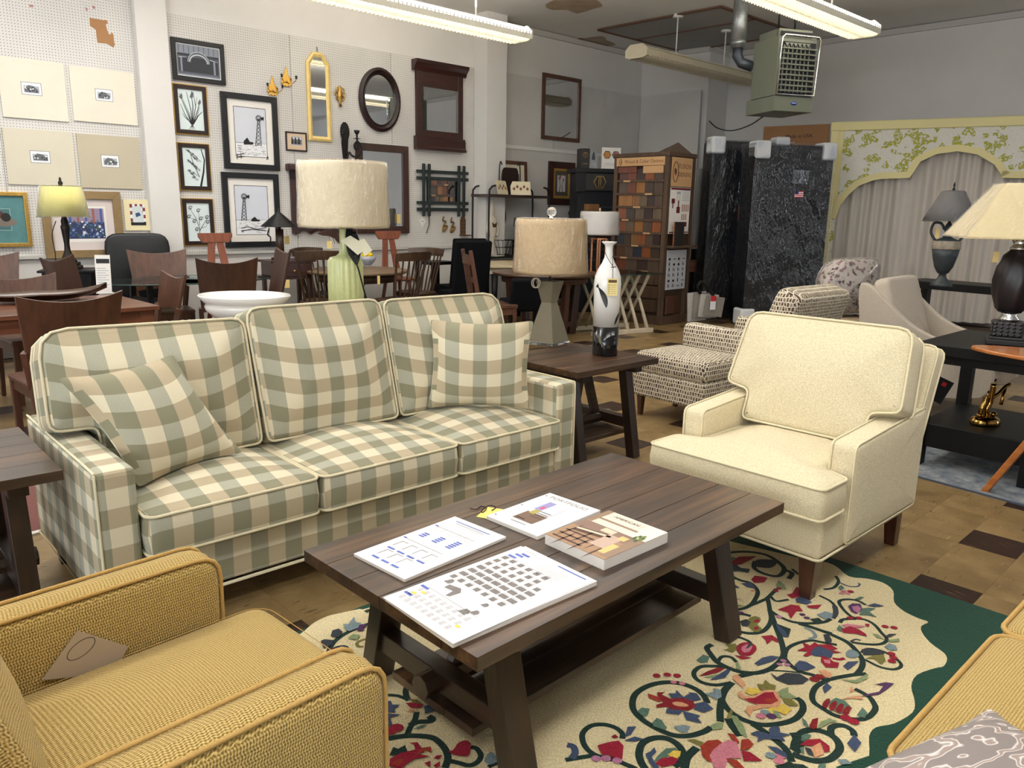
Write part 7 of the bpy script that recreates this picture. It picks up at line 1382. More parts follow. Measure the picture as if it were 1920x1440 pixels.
# right face: x = 0 plane looking along -x
XR = lambda y, z, d: Matrix.Translation((-d, y, z)) @ Matrix.Rotation(R(-90), 4, 'Z') @ Matrix.Rotation(R(90), 4, 'X')
MB().bx(-.034, -.02, -TD + .05, -.04, TH - .42, TH - .06).build('maker_sign', m_kraft, TW); MB().text('FUSION', .085, XR(-.33, TH - .17, .036)).text('DESIGNS', .075, XR(-.33, TH - .27, .036)).build('lettering', m_signink, TW)
mb = MB(); mb.tube([(-.036, -.12 + .058 * math.cos(u), TH - .24 + .125 * math.sin(u)) for u in [i * .3142 for i in range(20)]], .005, 5, closed=True); mb.add([(-.0355, -.12 + x, TH - .24 + z) for x, z in ((-.03, .03), (.02, .05), (.03, .0), (.0, -.05), (-.025, -.02))], [(0, 1, 2, 3, 4)]); mb.build('oval_emblem', m_signink, TW)
MB().bx(-.034, -.022, -TD + .06, -.04, .98 + .2, TH - .43).build('poster', m_mat, TW); mb = MB(); y0, y1 = -TD + .065, -.045
def pr(a0, a1, z0, z1, m): yy0, yy1 = y1 + (y0 - y1) * a0, y1 + (y0 - y1) * a1; mb.add([(-.0348, yy0, z0), (-.0348, yy1, z0), (-.0348, yy1, z1), (-.0348, yy0, z1)], [(0, 1, 2, 3)], m)
pr(0, 1, TH - .46, TH - .435, 0); pr(0, 1, 1.19, 1.205, 0)
for a_, b_, c_, d_, m_ in ((.05, .22, 1.56, 1.62, 0), (.1, .15, 1.50, 1.56, 0), (.32, .5, 1.44, 1.52, 0), (.38, .44, 1.52, 1.60, 0), (.30, .5, 1.68, 1.71, 2), (.33, .35, 1.60, 1.68, 2), (.45, .47, 1.60, 1.68, 2), (.62, .9, 1.27, 1.33, 0), (.72, .78, 1.21, 1.27, 0)): pr(a_, b_, c_, d_, m_)
for i in range(4): pr(.60 + .1 * i, .66 + .1 * i, 1.46, 1.55, 3); pr(.60 + .1 * i, .66 + .1 * i, 1.35, 1.43, 3) if i < 3 else None
for i in range(7): pr(.58, .95, 1.60 + .02 * i, 1.606 + .02 * i, 2)
mb.build('poster_print', [M('poster_maroon', (104, 24, 34), .6), m_pr[0], m_pr[2], M('poster_tan', (176, 132, 112), .6)], TW)
MB().bx(-.14, .0, -TD - .02, -.02, 1.0, 1.03).build('brochure_ledge', m_tw, TW, bevel=.004)
for i, c in enumerate(((40, 36, 34), (120, 60, 34), (190, 170, 150), (186, 110, 52), (36, 34, 38), (90, 84, 84))): o = MB().bx(-.008, .008, -.10, .10, 0, .30).build('brochure', M('brochure_%d' % i, c, .4), None); tag(o, ('dark grey', 'rust', 'pale', 'orange', 'black', 'grey')[i] + ' brochure propped on the ledge of the sample tower', 'brochure', 'brochures on the tower ledge'); o.location = TW.matrix_basis @ Vector((-.12 + .018 * i, -.15 - .02 * i, 1.031)); o.rotation_euler = (0, 0, R(135 + 8 * (i % 3)))
MB().bx(-.032, -.02, -TD + .06, -.05, .46, .97).build('hardware_board', M('board_grey', (186, 188, 194), .5), TW); mb = MB(); random.seed(3)
for i in range(6):
    for j in range(4):
        a_, z_ = .08 + .24 * j, .49 + .07 * i; k_ = random.randint(0, 3)
        if k_ == 0: pr(a_, a_ + .10, z_, z_ + .03, 0)
        elif k_ == 1: pr(a_, a_ + .03, z_, z_ + .045, 0); pr(a_ + .06, a_ + .09, z_, z_ + .035, 0)
        elif k_ == 2: pr(a_, a_ + .14, z_ + .01, z_ + .02, 0)
        else: pr(a_ + .02, a_ + .07, z_, z_ + .045, 0)
for i in range(5): pr(.02, .98, .475 + .07 * (i + 1), .478 + .07 * (i + 1), 1)
mb.build('hardware_samples', [m_pr[0], m_pr[2]], TW); MB().bx(-.05, -.02, -.30, -.06, .14, .38).build('cabinet_door', m_chw, TW, bevel=.008)
o = MB().add([(-.42, 0, 0), (.28, 0, 0), (0, 0, .30), (-.42, .02, 0), (.28, .02, 0), (0, .02, .30)], [(0, 1, 2), (5, 4, 3), (0, 3, 4, 1), (1, 4, 5, 2), (2, 5, 3, 0)]).build('board_offcut', m_tw); o.location = (2.15, 10.75, TH); o.rotation_euler = (0, 0, R(5)); o.scale = (.8, 1, .55); tag(o, 'triangular brown board leaning on top of the sample tower', 'board')
t = thing('swatch_boards', 'bundle of grey fabric swatch boards on a black strap, hung at the tower foot', 'swatches', (2.42, 10.2, 0), 20)
for i in range(4): MB().bx(-.14 + .05 * i, .14 + .05 * i, -.01 - .03 * i, .01 - .03 * i, .06 + .03 * i, .44 - .01 * i, X=Matrix.Rotation(R(4 * (i - 1)), 4, 'Y')).build('swatch', M('swatch_%d' % (i % 2), ((176, 172, 166), (138, 132, 124))[i % 2], .8, var=.08, vs=30), t, bevel=.003)
MB().bx(.10, .18, -.135, -.13, .22, .40).build('sale_card', m_pr[3], t); MB().bx(.10, .18, -.138, -.134, .33, .40).build('card_header', m_red, t); MB().tube(smooth_path([(.0, -.05, .42), (-.06, -.06, .50), (-.02, -.07, .58), (.06, -.08, .52), (.12, -.10, .44), (.17, -.11, .38)], 5), .02, 6).build('strap', m_black, t)
BT = thing('black_tower', 'black display hutch with a gold hexagon emblem, beside the wood sample tower', 'display', (.90, 11.35, 0), 12); MB().bx(0, .62, .05, .45, .0, 1.98).build('carcass', M('black_paint', (22, 24, 30), .5), BT); MB().bx(-.05, .67, -.02, .48, 1.98, 2.04).build('cornice', MATS['black_paint'], BT, bevel=.008); MB().bx(-.04, .10, -.01, .06, 1.72, 1.98).build('bracket', MATS['black_paint'], BT); MB().bx(.52, .66, -.01, .06, 1.72, 1.98).build('bracket', MATS['black_paint'], BT); MB().bx(.10, .52, .0, .05, 1.74, 1.97).build('emblem_panel', M('charcoal', (52, 50, 50), .5), BT)
def hexa(t, x, y, z, r, m, fill=None):
    mb = MB(); mb.tube([(x + r * math.cos(R(60 * i)), y, z + r * math.sin(R(60 * i))) for i in range(6)], r * .07, 4, closed=True); mb.tube([(x - r * .18, y, z - r * .86), (x - r * .18, y, z + r * .86)], r * .06, 4).tube([(x + r * .12, y, z - r * .86), (x + r * .12, y, z + r * .86)], r * .06, 4) if not fill else None; mb.build('hexagon', m, t)
    if fill: MB().prism([(x + r * math.cos(R(60 * i)), z + r * math.sin(R(60 * i))) for i in range(6)], 0, .003, X=Matrix.Translation((0, y + .004, 0)) @ XZ).build('hexagon_fill', fill, t)
hexa(BT, .31, -.004, 1.855, .09, m_gold)
for i in range(6): MB().bx(.10, .52, .03, .052, .75 + .15 * i, .765 + .15 * i).build('slat', MATS['charcoal'], BT)
for i, (x0, x1, z, c) in enumerate(((.10, .32, 1.46, 6), (.10, .30, 1.30, 1), (.34, .50, 1.28, 1), (.34, .52, 1.10, 3), (.10, .28, 1.0, 8))): MB().bx(x0, x1, .02, .05, z, z + .09).build('sample_plank', WOODS[c], BT)
t = thing('display_box', 'black display box with a gold hexagon on the black hutch', 'box', (.92, 11.40, 2.041), 12); MB().bx(0, .13, 0, .2, 0, .27).build('box', M('box_black', (44, 42, 42), .5), t, bevel=.002); hexa(t, .065, -.003, .18, .04, m_gold); MB().bx(.03, .10, -.002, 0, .06, .066).build('print', m_gold, t); MB().bx(.135, .25, .03, .2, 0, .25).build('photo_side', M('box_photo', (150, 152, 158), .5, var=.3, vs=6), t); MB().prism([(.17, .12), (.22, .12), (.21, .20), (.195, .24), (.18, .20)], -.03, -.028, X=XZ).build('photo_figure', M('fig_grey', (60, 62, 70), .6), t)
t = thing('hexagon_card', 'white card with two amber hexagons standing on the black hutch', 'card', (1.22, 11.44, 2.041), 12); MB().bx(0, .28, 0, .02, 0, .29).build('card', m_mat, t); 
for x, f_ in ((.075, M('amber', (186, 128, 60), .4, var=.2, vs=20)), (.205, M('amber_pink', (176, 120, 112), .4, var=.3, vs=20))): hexa(t, x, -.004, .19, .055, m_black, f_)
MB().bx(.04, .24, -.002, 0, .07, .075).bx(.06, .22, -.002, 0, .05, .055).build('print', m_pr[2], t)
# ================================================================ wrapped mattresses
m_mb = M('mattress_black', (17, 19, 24), .6); m_foam = M('foam_white', (226, 228, 230), .7); m_film = wrap_mat('mattress_film', (250, 252, 255), .93, 2.2, .5, (1.5, 1.5, .5), .10)
def mattress(label, loc, rz, w, d, h, corners, extra=None):
    t = thing('wrapped_mattress', label, 'mattress', loc, rz, 'mattresses in clear plastic'); MB().bx(0, w, 0, d, .02, h).build('mattress', m_mb, t, bevel=.03, seg=3)
    mb = MB(); nx, nz = 14, 22; random.seed(int(w * 100)); P_ = lambda i, j, y: (-.02 + (w + .04) * i / nx, y + (random.uniform(-.02, .012) if 0 < i < nx else 0), (h + .03) * j / nz)
    f = [P_(i, j, -.022) for j in range(nz + 1) for i in range(nx + 1)]; k = nx + 1; mb.add(f, [(j * k + i, j * k + i + 1, (j + 1) * k + i + 1, (j + 1) * k + i) for j in range(nz) for i in range(nx)], 0, True)
    s_ = [(-.022 + random.uniform(-.012, .012), d * i / 6 - .01, (h + .03) * j / nz) for j in range(nz + 1) for i in range(7)]; mb.add(s_, [(j * 7 + i + 1, j * 7 + i, (j + 1) * 7 + i, (j + 1) * 7 + i + 1) for j in range(nz) for i in range(6)], 0, True)
    mb.bx(-.015, w + .015, -.015, d + .015, h + .004, h + .012); mb.build('plastic_film', m_film, t)
    for x, z in corners: MB().bx(x - .10, x + .10, -.03, d * .6, z - .11, z + .11).build('foam_corner', m_foam, t, bevel=.03, seg=3)
    return t
mf = mattress('black mattress in crumpled clear film with white foam corners, front of the stack', (3.02, 10.20, 0), 11, 1.10, .36, 2.30, ((.10, 2.24), (1.02, 2.24), (.06, .12)))
MB().bx(.57, .69, -.026, -.024, 1.66, 1.74).build('flag_sticker', m_pr[3], mf); mb = MB()
for i in range(4): mb.bx(.57, .69, -.028, -.0262, 1.66 + .0228 * i, 1.6714 + .0228 * i, 0)
mb.bx(.57, .62, -.030, -.0282, 1.70, 1.74, 1); mb.build('flag_print', [m_red, M('flag_blue', (36, 46, 100), .6)], mf); MB().bx(.52, .74, -.028, -.025, 1.83, 2.0).build('clear_pocket', m_film, mf)
m2 = mattress('black mattress in clear film standing behind the front one, left edge showing', (2.66, 10.72, 0), 11, 1.15, .30, 2.38, ((.08, 2.33), (1.0, 2.35))); MB().bx(.42, .50, -.05, -.03, 1.36, 1.55).build('orange_label', M('label_orange', (200, 84, 36), .6), m2); m2.location.x -= .06
p = (3.58, 11.80, 0); t = thing('cardboard_sheet', 'tall brown cardboard panel stamped Made in USA behind the mattresses', 'cardboard', p, -32); MB().bx(0, .90, 0, .03, 0, 2.68).build('panel', M('cardboard', (150, 110, 74), .8, var=.05, vs=5), t); MB().text('Made in USA', .07, Matrix.Translation((.50, -.002, 2.53)) @ Matrix.Rotation(R(90), 4, 'X')).build('stamp', m_pr[0], t, kind='stuff')
t = thing('marble_slab', 'pale grey veined panel leaning behind the sample tower', 'panel', (2.52, 11.2, .0), 10); MB().bx(0, .30, 0, .03, .95, 2.05).build('panel', M('pale_marble', (186, 186, 182), .4, var=.08, vs=3), t); MB().bx(0, .30, .0, .03, 0, .95).build('lower_panel', m_black, t)
t = thing('wooden_desk', 'orange brown wooden table showing between sample tower and mattresses', 'side table', (2.26, 10.92, 0), 12); MB().bx(0, .44, 0, .40, .76, .80).build('top', m_tabw, t, bevel=.004); MB().bx(.03, .41, .02, .38, .64, .76).build('apron', m_tabw, t)
for x in (.05, .39):
    for y in (.04, .36): MB().bx(x - .03, x + .03, y - .03, y + .03, 0, .64).build('leg', m_tabw, t)
# ================================================================ canopy, curtain, console
CP = Vector((4.62, 11.2, 0)); CA = -27.0; CX_ = Vector((math.cos(R(CA)), math.sin(R(CA)), 0)); CN = Vector((CX_.y, -CX_.x, 0))
def onC(px, py, off=0): p = aton(px, py, CP + CN * off, CN); return (p - CP).dot(CX_), p.z
cn = thing('bed_canopy', 'pale yellow arched valance screen papered in green floral toile', 'canopy', CP, CA); m_cy = M('canopy_yellow', (234, 222, 160), .5); W2 = 4.1
def toile():
    m = bpy.data.materials.new('green_toile'); m.use_nodes = True; t = NT(m); MATS['green_toile'] = m; v = t.coord()
    a = t.noise(v, 6.5, 2, .5); b = t.noise(v, 30, 4, .7); mk = t.math('MULTIPLY', t.math('GREATER_THAN', a, .53), t.math('GREATER_THAN', b, .47)); th = t.math('LESS_THAN', t.math('ABSOLUTE', t.math('SUBTRACT', t.noise(v, 14, 3), .5)), .012)
    t.put(t.b.inputs['Base Color'], t.mix(mk, t.mix(th, lin((232, 229, 218)), lin((222, 218, 196))), t.ramp(b, [(.45, (150, 160, 60)), (.6, (190, 182, 60)), (.7, (206, 190, 90))]))); t.b.inputs['Roughness'].default_value = .8; return m
m_toile = toile()
arch = [(1570, 405), (1576, 385), (1590, 367), (1610, 349), (1635, 339), (1652, 336), (1705, 334), (1712, 325), (1726, 303), (1757, 289), (1795, 284), (1832, 290), (1864, 309), (1879, 331)]
la_ = [onC(*q) for q in arch]; la_[0] = (-.09, 1.42); sm = la_[10][0]; full = la_ + [(2 * sm - x, z) for x, z in la_[:7][::-1]]; full[13] = (2 * sm - full[7][0], full[6][1]) if False else full[13]
ctop = 2.70; xr = 2 * sm + .09
MB().prism([(-.10, ctop - .09), (-.10, la_[0][1])] + full + [(xr + .01, la_[0][1]), (xr + .01, ctop - .09)], 0, .03, X=XZ).build('papered_panel', m_toile, cn)
mb = MB(); q = [Vector((x, -.045, z)) for x, z in full]; inn, out = [], []
for i, p in enumerate(q):
    d = (q[min(i + 1, len(q) - 1)] - q[max(0, i - 1)]).normalized(); n_ = Vector((-d.z, 0, d.x)); inn.append(p); out.append(p + n_ * .085)
k = len(q); vs = inn + out + [v + Vector((0, .06, 0)) for v in inn] + [v + Vector((0, .06, 0)) for v in out]
mb.add(vs, [(i, i + 1, k + i + 1, k + i) for i in range(k - 1)] + [(2 * k + i, 2 * k + i + 1, i + 1, i) for i in range(k - 1)] + [(k + i, k + i + 1, 3 * k + i + 1, 3 * k + i) for i in range(k - 1)]); mb.build('arch_trim', m_cy, cn)
MB().bx(-.28, xr + .3, -.06, .04, ctop - .12, ctop).build('top_trim', m_cy, cn, bevel=.012)
for x0 in (-.27, xr + .09):
    MB().bx(x0, x0 + .11, -.05, .06, 0, ctop - .02).build('post', m_cy, cn, bevel=.006); MB().bx(x0 + .10 if x0 < 0 else x0 - .07, x0 + .17 if x0 < 0 else x0, -.03, .03, 1.40, ctop - .1).build('inner_post', m_cy, cn, bevel=.006); MB().bx(x0 + .10 if x0 < 0 else x0 - .05, x0 + .16 if x0 < 0 else x0, .0, .12, 0, ctop - .15).build('papered_return', m_toile, cn)
ct_ = thing('sheer_curtain', 'pleated off-white curtain hanging behind the yellow arched screen', 'curtain', CP - CN * .12, CA); mb = MB(); n = 160; random.seed(5); ph = [random.uniform(0, 6) for _ in range(8)]
wv = lambda x: .030 * math.sin(x * 41 + ph[0] + 1.4 * math.sin(x * 5 + ph[1])) + .018 * math.sin(x * 23 + ph[2]) + .02 * math.sin(x * 7 + ph[3])
mb.add([(-.12 + 2.6 * i / n, wv(2.6 * i / n), z) for z in (.05, 1.3, 2.62) for i in range(n + 1)], [(r * (n + 1) + i, r * (n + 1) + i + 1, (r + 1) * (n + 1) + i + 1, (r + 1) * (n + 1) + i) for r in range(2) for i in range(n)], 0, True); mb.build('cloth', M('curtain_cloth', (206, 198, 188), .85), ct_); MB().cyl((-.15, 0, 2.64), (2.5, 0, 2.64), .015, n=8).build('rod', m_white, ct_)
# console table with urn lamp
c1_, c2_ = at(1690, 524, .84), at(1990, 549, .84); dv = (c2_ - c1_); ln = dv.length; t = thing('console_table', 'long black console table with an open lower shelf before the curtain', 'console table', (c1_.x, c1_.y, 0), math.degrees(math.atan2(dv.y, dv.x))); MB().bx(0, ln, 0, .42, .77, .84).build('top', m_black, t, bevel=.004); MB().bx(.05, ln - .05, .03, .39, .30, .34).build('shelf', m_black, t)
for x in (.05, ln - .05):
    for y in (.04, .38): MB().bx(x - .035, x + .035, y - .035, y + .035, 0, .77).build('leg', m_black, t)
m_urn = M('urn_slate', (58, 64, 66), .5, .2, var=.25, vs=12); xd = dv.normalized(); yd = Vector((-xd.y, xd.x, 0)); p = at(1748, 538, .84); p = p + yd * .14; t = thing('table_lamp', 'slate urn lamp with a grey plastic-wrapped shade on the black console', 'lamp', (p.x, p.y, .841), -30); t.scale = (.78, .78, .85)
sc_ = p.y / 8.0; MB().lathe([(.115, 0), (.115, .02), (.10, .035), (.045, .09), (.035, .125), (.06, .14), (.095, .20), (.125, .30), (.14, .38)], 26).build('urn', m_urn, t); MB().lathe([(.142, .38), (.145, .385), (.145, .46), (.138, .465)], 26).build('frieze_band', M('frieze', (150, 138, 122), .6, var=.3, vs=26), t); MB().lathe([(.138, .465), (.11, .475), (.05, .50), (.03, .54), (.045, .58), (.035, .62), (.012, .66), (.01, .90)], 20).build('neck', m_urn, t); MB().tube(smooth_path([(-.12, 0, .47), (-.17, 0, .55), (-.15, 0, .64), (-.08, 0, .64), (-.04, 0, .58)], 5), .014, 7).build('handle', m_urn, t); MB().tube(smooth_path([(.12, 0, .47), (.17, 0, .55), (.15, 0, .64), (.08, 0, .64), (.04, 0, .58)], 5), .014, 7).build('handle', m_urn, t)
MB().lathe([(.27, .665), (.272, .67), (.20, .80), (.115, .955), (.11, .96)], 34).build('shade', M('grey_shade', (112, 112, 118), .6, .2), t); MB().lathe([(.255, .655), (.28, .662), (.212, .805), (.125, .962), (.09, .97)], 34).build('plastic_wrap', m_wr2, t); MB().lathe([(.008, .95), (.016, .98), (.006, 1.0), (.012, 1.02), (0, 1.06)], 10).build('finial', m_black, t); o = MB().bx(-.02, .02, -.002, .002, -.05, .05).build('paper_tag', tgm, t, loc=(-.10, -.05, .54))
# ================================================================ right group
m_brick = bpy.data.materials.new('mosaic_fabric'); m_brick.use_nodes = True; g = NT(m_brick); MATS['mosaic_fabric'] = m_brick; uv = g.n('TexCoord').outputs['UV']; wob = g.n('TexNoise', {'Vector': uv, 'Scale': 26.0, 'Detail': 1.0}); vv = g.n('VectorMath', {0: uv, 1: g.n('VectorMath', {0: wob.outputs['Color'], 1: (.010, .010, 0)}, operation='MULTIPLY').outputs[0]}, operation='ADD').outputs[0]
bk = g.n('TexBrick', {'Vector': vv, 'Color1': lin((150, 136, 112)), 'Color2': lin((84, 62, 48)), 'Mortar': lin((214, 204, 182)), 'Scale': 1.0, 'Mortar Size': .0032, 'Brick Width': .021, 'Row Height': .030, 'Bias': -.1}); bl_ = g.n('TexNoise', {'Vector': uv, 'Scale': 60.0, 'Detail': 0.0}); g.put(g.b.inputs['Base Color'], g.mix(g.math('MULTIPLY', g.math('GREATER_THAN', bl_.outputs[0], .58), g.math('SUBTRACT', 1.0, bk.outputs['Fac'])), bk.outputs['Color'], lin((58, 40, 34)))); g.b.inputs['Roughness'].default_value = .9
OT = Vector((.868, 5.507, 0)); t = thing('mosaic_ottoman', 'square ottoman in tan and brown mosaic fabric beside its matching armchair', 'ottoman', OT, -50); MB().bx(0, .63, 0, .50, .15, .33).build('base', m_brick, t, bevel=.02, uv=True); MB().slab(rrect(-.315, .315, -.25, .25, .05), .15, .045, (.025, 0), X=Matrix.Translation((.315, .25, .40))).build('cushion', m_brick, t, uv=True)
for x in (.05, .58):
    for y in (.05, .45): MB().bar((x, y, .16), (x, y, 0), .045, .045, taper=.6).build('leg', m_leg, t)
ax = Vector((.643, -.766, 0)); ay = Vector((.766, .643, 0)); F_ = OT + ay * .90 + ax * .0; t = thing('mosaic_armchair', 'armchair in tan and brown mosaic fabric, seen over the cream chair', 'armchair', F_, 220)
MB().bx(-.36, .36, .02, .74, .15, .33).build('base', m_brick, t, bevel=.02, uv=True); MB().slab(rrect(-.25, .25, -.33, .30, .05), .14, .04, (.02, 0), X=Matrix.Translation((0, .30, .41))).build('seat_cushion', m_brick, t, uv=True)
for s in (-1, 1): ol = roundpoly([(.02, .15), (.74, .15), (.74, .62), (.02, .64)], [.02, .02, .04, .06], 4, 4); MB().slab(ol, .12, .035, (.004, .004), X=Matrix.Translation((s * .33, 0, 0)) @ Matrix(((0, 0, 1, 0), (1, 0, 0, 0), (0, 1, 0, 0), (0, 0, 0, 1))), rings=2).build('arm', m_brick, t, uv=True)
MB().slab(roundpoly([(-.38, -.25), (.38, -.25), (.37, .36), (-.37, .36)], [.03, .03, .09, .09], 5, 4), .19, .05, (.03, .01), X=Matrix.Translation((0, .74, .60)) @ Matrix.Rotation(R(70), 4, 'X')).build('back', m_brick, t, uv=True)
for x in (-.31, .31):
    for y in (.06, .70): MB().bar((x, y, .16), (x, y, 0), .045, .045, taper=.6).build('leg', m_leg, t)
p = aty(1557, 612, 5.0); t = thing('care_tag', 'small white paper tag sticking out behind the cream chair back', 'tag', p, 0); MB().bx(-.02, .02, -.001, .001, -.06, .05).build('card', m_mat, t); MB().bx(-.014, .014, -.0018, -.001, -.02, .02).build('print', m_pr[2], t)
# beige slipper chair
m_bei = boucle('beige_weave', (158, 146, 130), (192, 180, 164), 260, .2); t = thing('beige_armchair', 'beige upholstered chair with sweeping sloped arms behind the black end table', 'armchair', (3.30, 5.85, 0), 45); t.scale = (1, 1, .97)
MB().slab(rrect(-.30, .30, -.33, .30, .05), .17, .04, (.02, 0), X=Matrix.Translation((0, 0, .40))).build('seat', m_bei, t, uv=True); MB().bx(-.33, .33, -.30, .40, .20, .33).build('base', m_bei, t, bevel=.02)
MB().slab(roundpoly([(-.35, -.34), (.35, -.34), (.33, .30), (-.33, .30)], [.03, .03, .07, .07], 5, 4), .12, .04, (.03, 0), X=Matrix.Translation((0, .34, .72)) @ Matrix.Rotation(R(72), 4, 'X')).build('backrest', m_bei, t)
for s in (-1, 1):
    pf = smooth_path([(-.36, .20, 0), (.44, .20, 0), (.52, .60, 0), (.56, .93, 0), (.49, .955, 0), (.36, .85, 0), (.16, .68, 0), (-.05, .59, 0), (-.34, .55, 0)], 4, True); MB().prism([(v.x, v.y) for v in pf], -.035, .035, X=Matrix.Translation((s * .335, 0, 0)) @ Matrix(((0, 0, 1, 0), (1, 0, 0, 0), (0, 1, 0, 0), (0, 0, 0, 1)))).build('arm', m_bei, t, bevel=.02, seg=3)
for x in (-.28, .28):
    for y in (-.26, .36): MB().bar((x, y, .20), (x, y, 0), .05, .05, taper=.7).build('leg', m_black, t)
# carton and bundled floral chair back
t = thing('carton', 'taped brown cardboard carton behind the cream chair', 'carton', (2.95, 6.9, 0), 20); MB().bx(-.17, .40, 0, .45, 0, .52).build('box', M('carton_brown', (168, 146, 116), .8, var=.04, vs=4), t, bevel=.004); MB().bx(.25, .36, -.002, 0, .36, .42).build('label', m_mat, t); MB().bx(.09, .14, -.001, .45, .45, .5215).build('tape', M('tape', (190, 170, 140), .3), t)
def flor():
    m, t = fabric_nodes('floral_fabric'); v = t.coord(); a = t.noise(v, 22, 3, .6); b = t.noise(v, 9, 2); t.put(t.b.inputs['Base Color'], t.mix(t.math('GREATER_THAN', a, .56), t.ramp(b, [(.3, (186, 176, 168)), (.7, (204, 194, 186))]), t.ramp(b, [(.4, (110, 92, 60)), (.5, (92, 78, 88)), (.62, (150, 120, 120))]))); return m
t = thing('floral_cushion', 'bundled floral print cushion wrapped in clear film on the carton', 'cushion', (3.1, 7.02, .522), 10); MB().slab(roundpoly([(-.23, 0), (.28, 0), (.34, .50), (-.10, .50), (-.22, .34)], [.06, .05, .10, .10, .10], 5, 4), .26, .09, (.04, .02), X=Matrix.Translation((0, .22, .03)) @ Matrix.Rotation(R(82), 4, 'X')).build('cushion', flor(), t); MB().slab(roundpoly([(-.24, -.01), (.29, -.01), (.35, .51), (-.11, .51), (-.23, .35)], [.06, .05, .10, .10, .10], 5, 4), .28, .09, (.04, .02), X=Matrix.Translation((0, .22, .03)) @ Matrix.Rotation(R(82), 4, 'X')).build('film', m_wrap, t)
# black end table, lamp, figurines
BO = Vector((2.365, 4.44, 0)); t = thing('end_table', 'black square end table with a thick lower shelf, right of the cream chair', 'end table', BO, -47); MB().bx(-.03, .66, -.03, .80, .67, .73).build('top', m_black, t, bevel=.004)
for x in (.035, .60):
    for y in (.035, .74): MB().bx(x - .035, x + .035, y - .035, y + .035, 0, .67).build('leg', m_black, t, bevel=.003)
MB().bx(.02, .61, .02, .75, .12, .26).build('shelf_box', m_black, t, bevel=.004); MB().bx(.0, .63, .01, .76, .62, .67).build('apron', m_black, t)
l = BO + Vector((math.cos(R(-47)), math.sin(R(-47)), 0)) * .32 + Vector((math.cos(R(43)), math.sin(R(43)), 0)) * .35; t = thing('table_lamp', 'dark spiral-carved lamp with a big cream square shade on the black end table', 'lamp', (l.x, l.y, .7305), -30)
m_dk = M('dark_resin', (34, 27, 28), .38); MB().bx(-.10, .10, -.10, .10, 0, .03).bx(-.085, .085, -.085, .085, .03, .045).build('foot', m_dk, t, bevel=.004); MB().bx(-.075, .075, -.075, .075, .045, .13).build('quilted_block', m_dk, t, bevel=.006)
mb = MB()
for i in range(5):
    for j in range(4): x, z = -.06 + .03 * i, .056 + .021 * j; mb.add([(x - .013, -.0765, z), (x, -.0765, z - .01), (x + .013, -.0765, z), (x, -.0765, z + .01), (x, -.084, z)], [(0, 1, 4), (1, 2, 4), (2, 3, 4), (3, 0, 4)]); mb.add([(-.0765, x + .013, z), (-.0765, x, z - .01), (-.0765, x - .013, z), (-.0765, x, z + .01), (-.084, x, z)], [(0, 1, 4), (1, 2, 4), (2, 3, 4), (3, 0, 4)])
mb.build('diamond_studs', m_dk, t); MB().lathe([(.05, .13), (.055, .145), (.035, .165), (.045, .18)], 20).build('silver_collar', m_chrome, t)
MB().lathe([(.055, .18), (.075, .20), (.098, .28), (.105, .36), (.095, .44), (.07, .50), (.045, .53)], 60, flute=lambda a, z: 1 + .07 * math.sin(7 * a), twist=9).build('spiral_body', m_dk, t); MB().lathe([(.045, .53), (.05, .54), (.03, .56), (.05, .60), (.055, .61), (.02, .62), (.012, .64), (.008, .86)], 18).build('neck', m_chrome, t)
s4_ = Matrix.Rotation(R(12), 4, 'Z'); m_csh = M('cream_shade', (226, 214, 178), .85, var=.03, vs=9)
def sq(z, r): return [Vector((x * r, y * r, z)) for x, y in ((-1, -1), (1, -1), (1, 1), (-1, 1))]
def pyr(r0, z0, r1, z1, name, m): mb = MB(); mb.add(sq(z0, r0) + sq(z1, r1), [(0, 1, 5, 4), (1, 2, 6, 5), (2, 3, 7, 6), (3, 0, 4, 7)], 0, False, s4_); return mb.build(name, m, t)
pyr(.33, .60, .14, .89, 'shade', m_csh); pyr(.339, .595, .147, .897, 'plastic_wrap', m_wr2); MB().tube([s4_ @ v for v in sq(.60, .331)], .006, 5, closed=True).build('shade_trim', M('shade_trim', (206, 190, 150), .7), t); MB().ball((0, 0, .93), .028, 12).build('finial', m_dk, t); MB().cyl((0, 0, .86), (0, 0, .905), .008, n=8).build('harp_top', m_chrome, t)
mb = MB()
for i in range(5): mb.tube(smooth_path([(.02, -.05, .60), (.10 + .01 * i, -.07, .60), (.13, -.08, .54 - .012 * i), (.09, -.08, .51), (.05 + .012 * i, -.07, .57)], 5), .005, 5)
mb.tube(smooth_path([(.09, -.08, .51), (.115, -.10, .36), (.105, -.11, .2), (.13, -.12, .04), (.20, -.10, .004)], 5), .004, 5); mb.build('cord', m_black, t); MB().bx(-.125, -.095, -.06, -.056, .46, .52).build('paper_tag', tgm, t)
p = at(1846, 795, .262); t = thing('crane_figurine', 'polished brass crane figurine on an oval base, on the black shelf', 'figurine', (p.x, p.y, .261), 10); m_br2 = M('polished_brass', (176, 140, 76), .12, 1); MB().lathe([(.085, 0), (.09, .01), (.085, .03), (.07, .045), (.03, .05), (0, .052)], 24, sy=.75).build('base', m_br2, t)
for s, hh in ((-.025, .17), (.01, .24)): MB().tube(smooth_path([(s, 0, .05), (s - .01, 0, .09), (s + .005, 0, .13), (s + .012, 0, hh)], 5), .016, 7, radii=None).tube([(s + .012, 0, hh - .02), (s + .02, 0, hh + .03)], .005, 5).build('crane_body', m_br2, t)
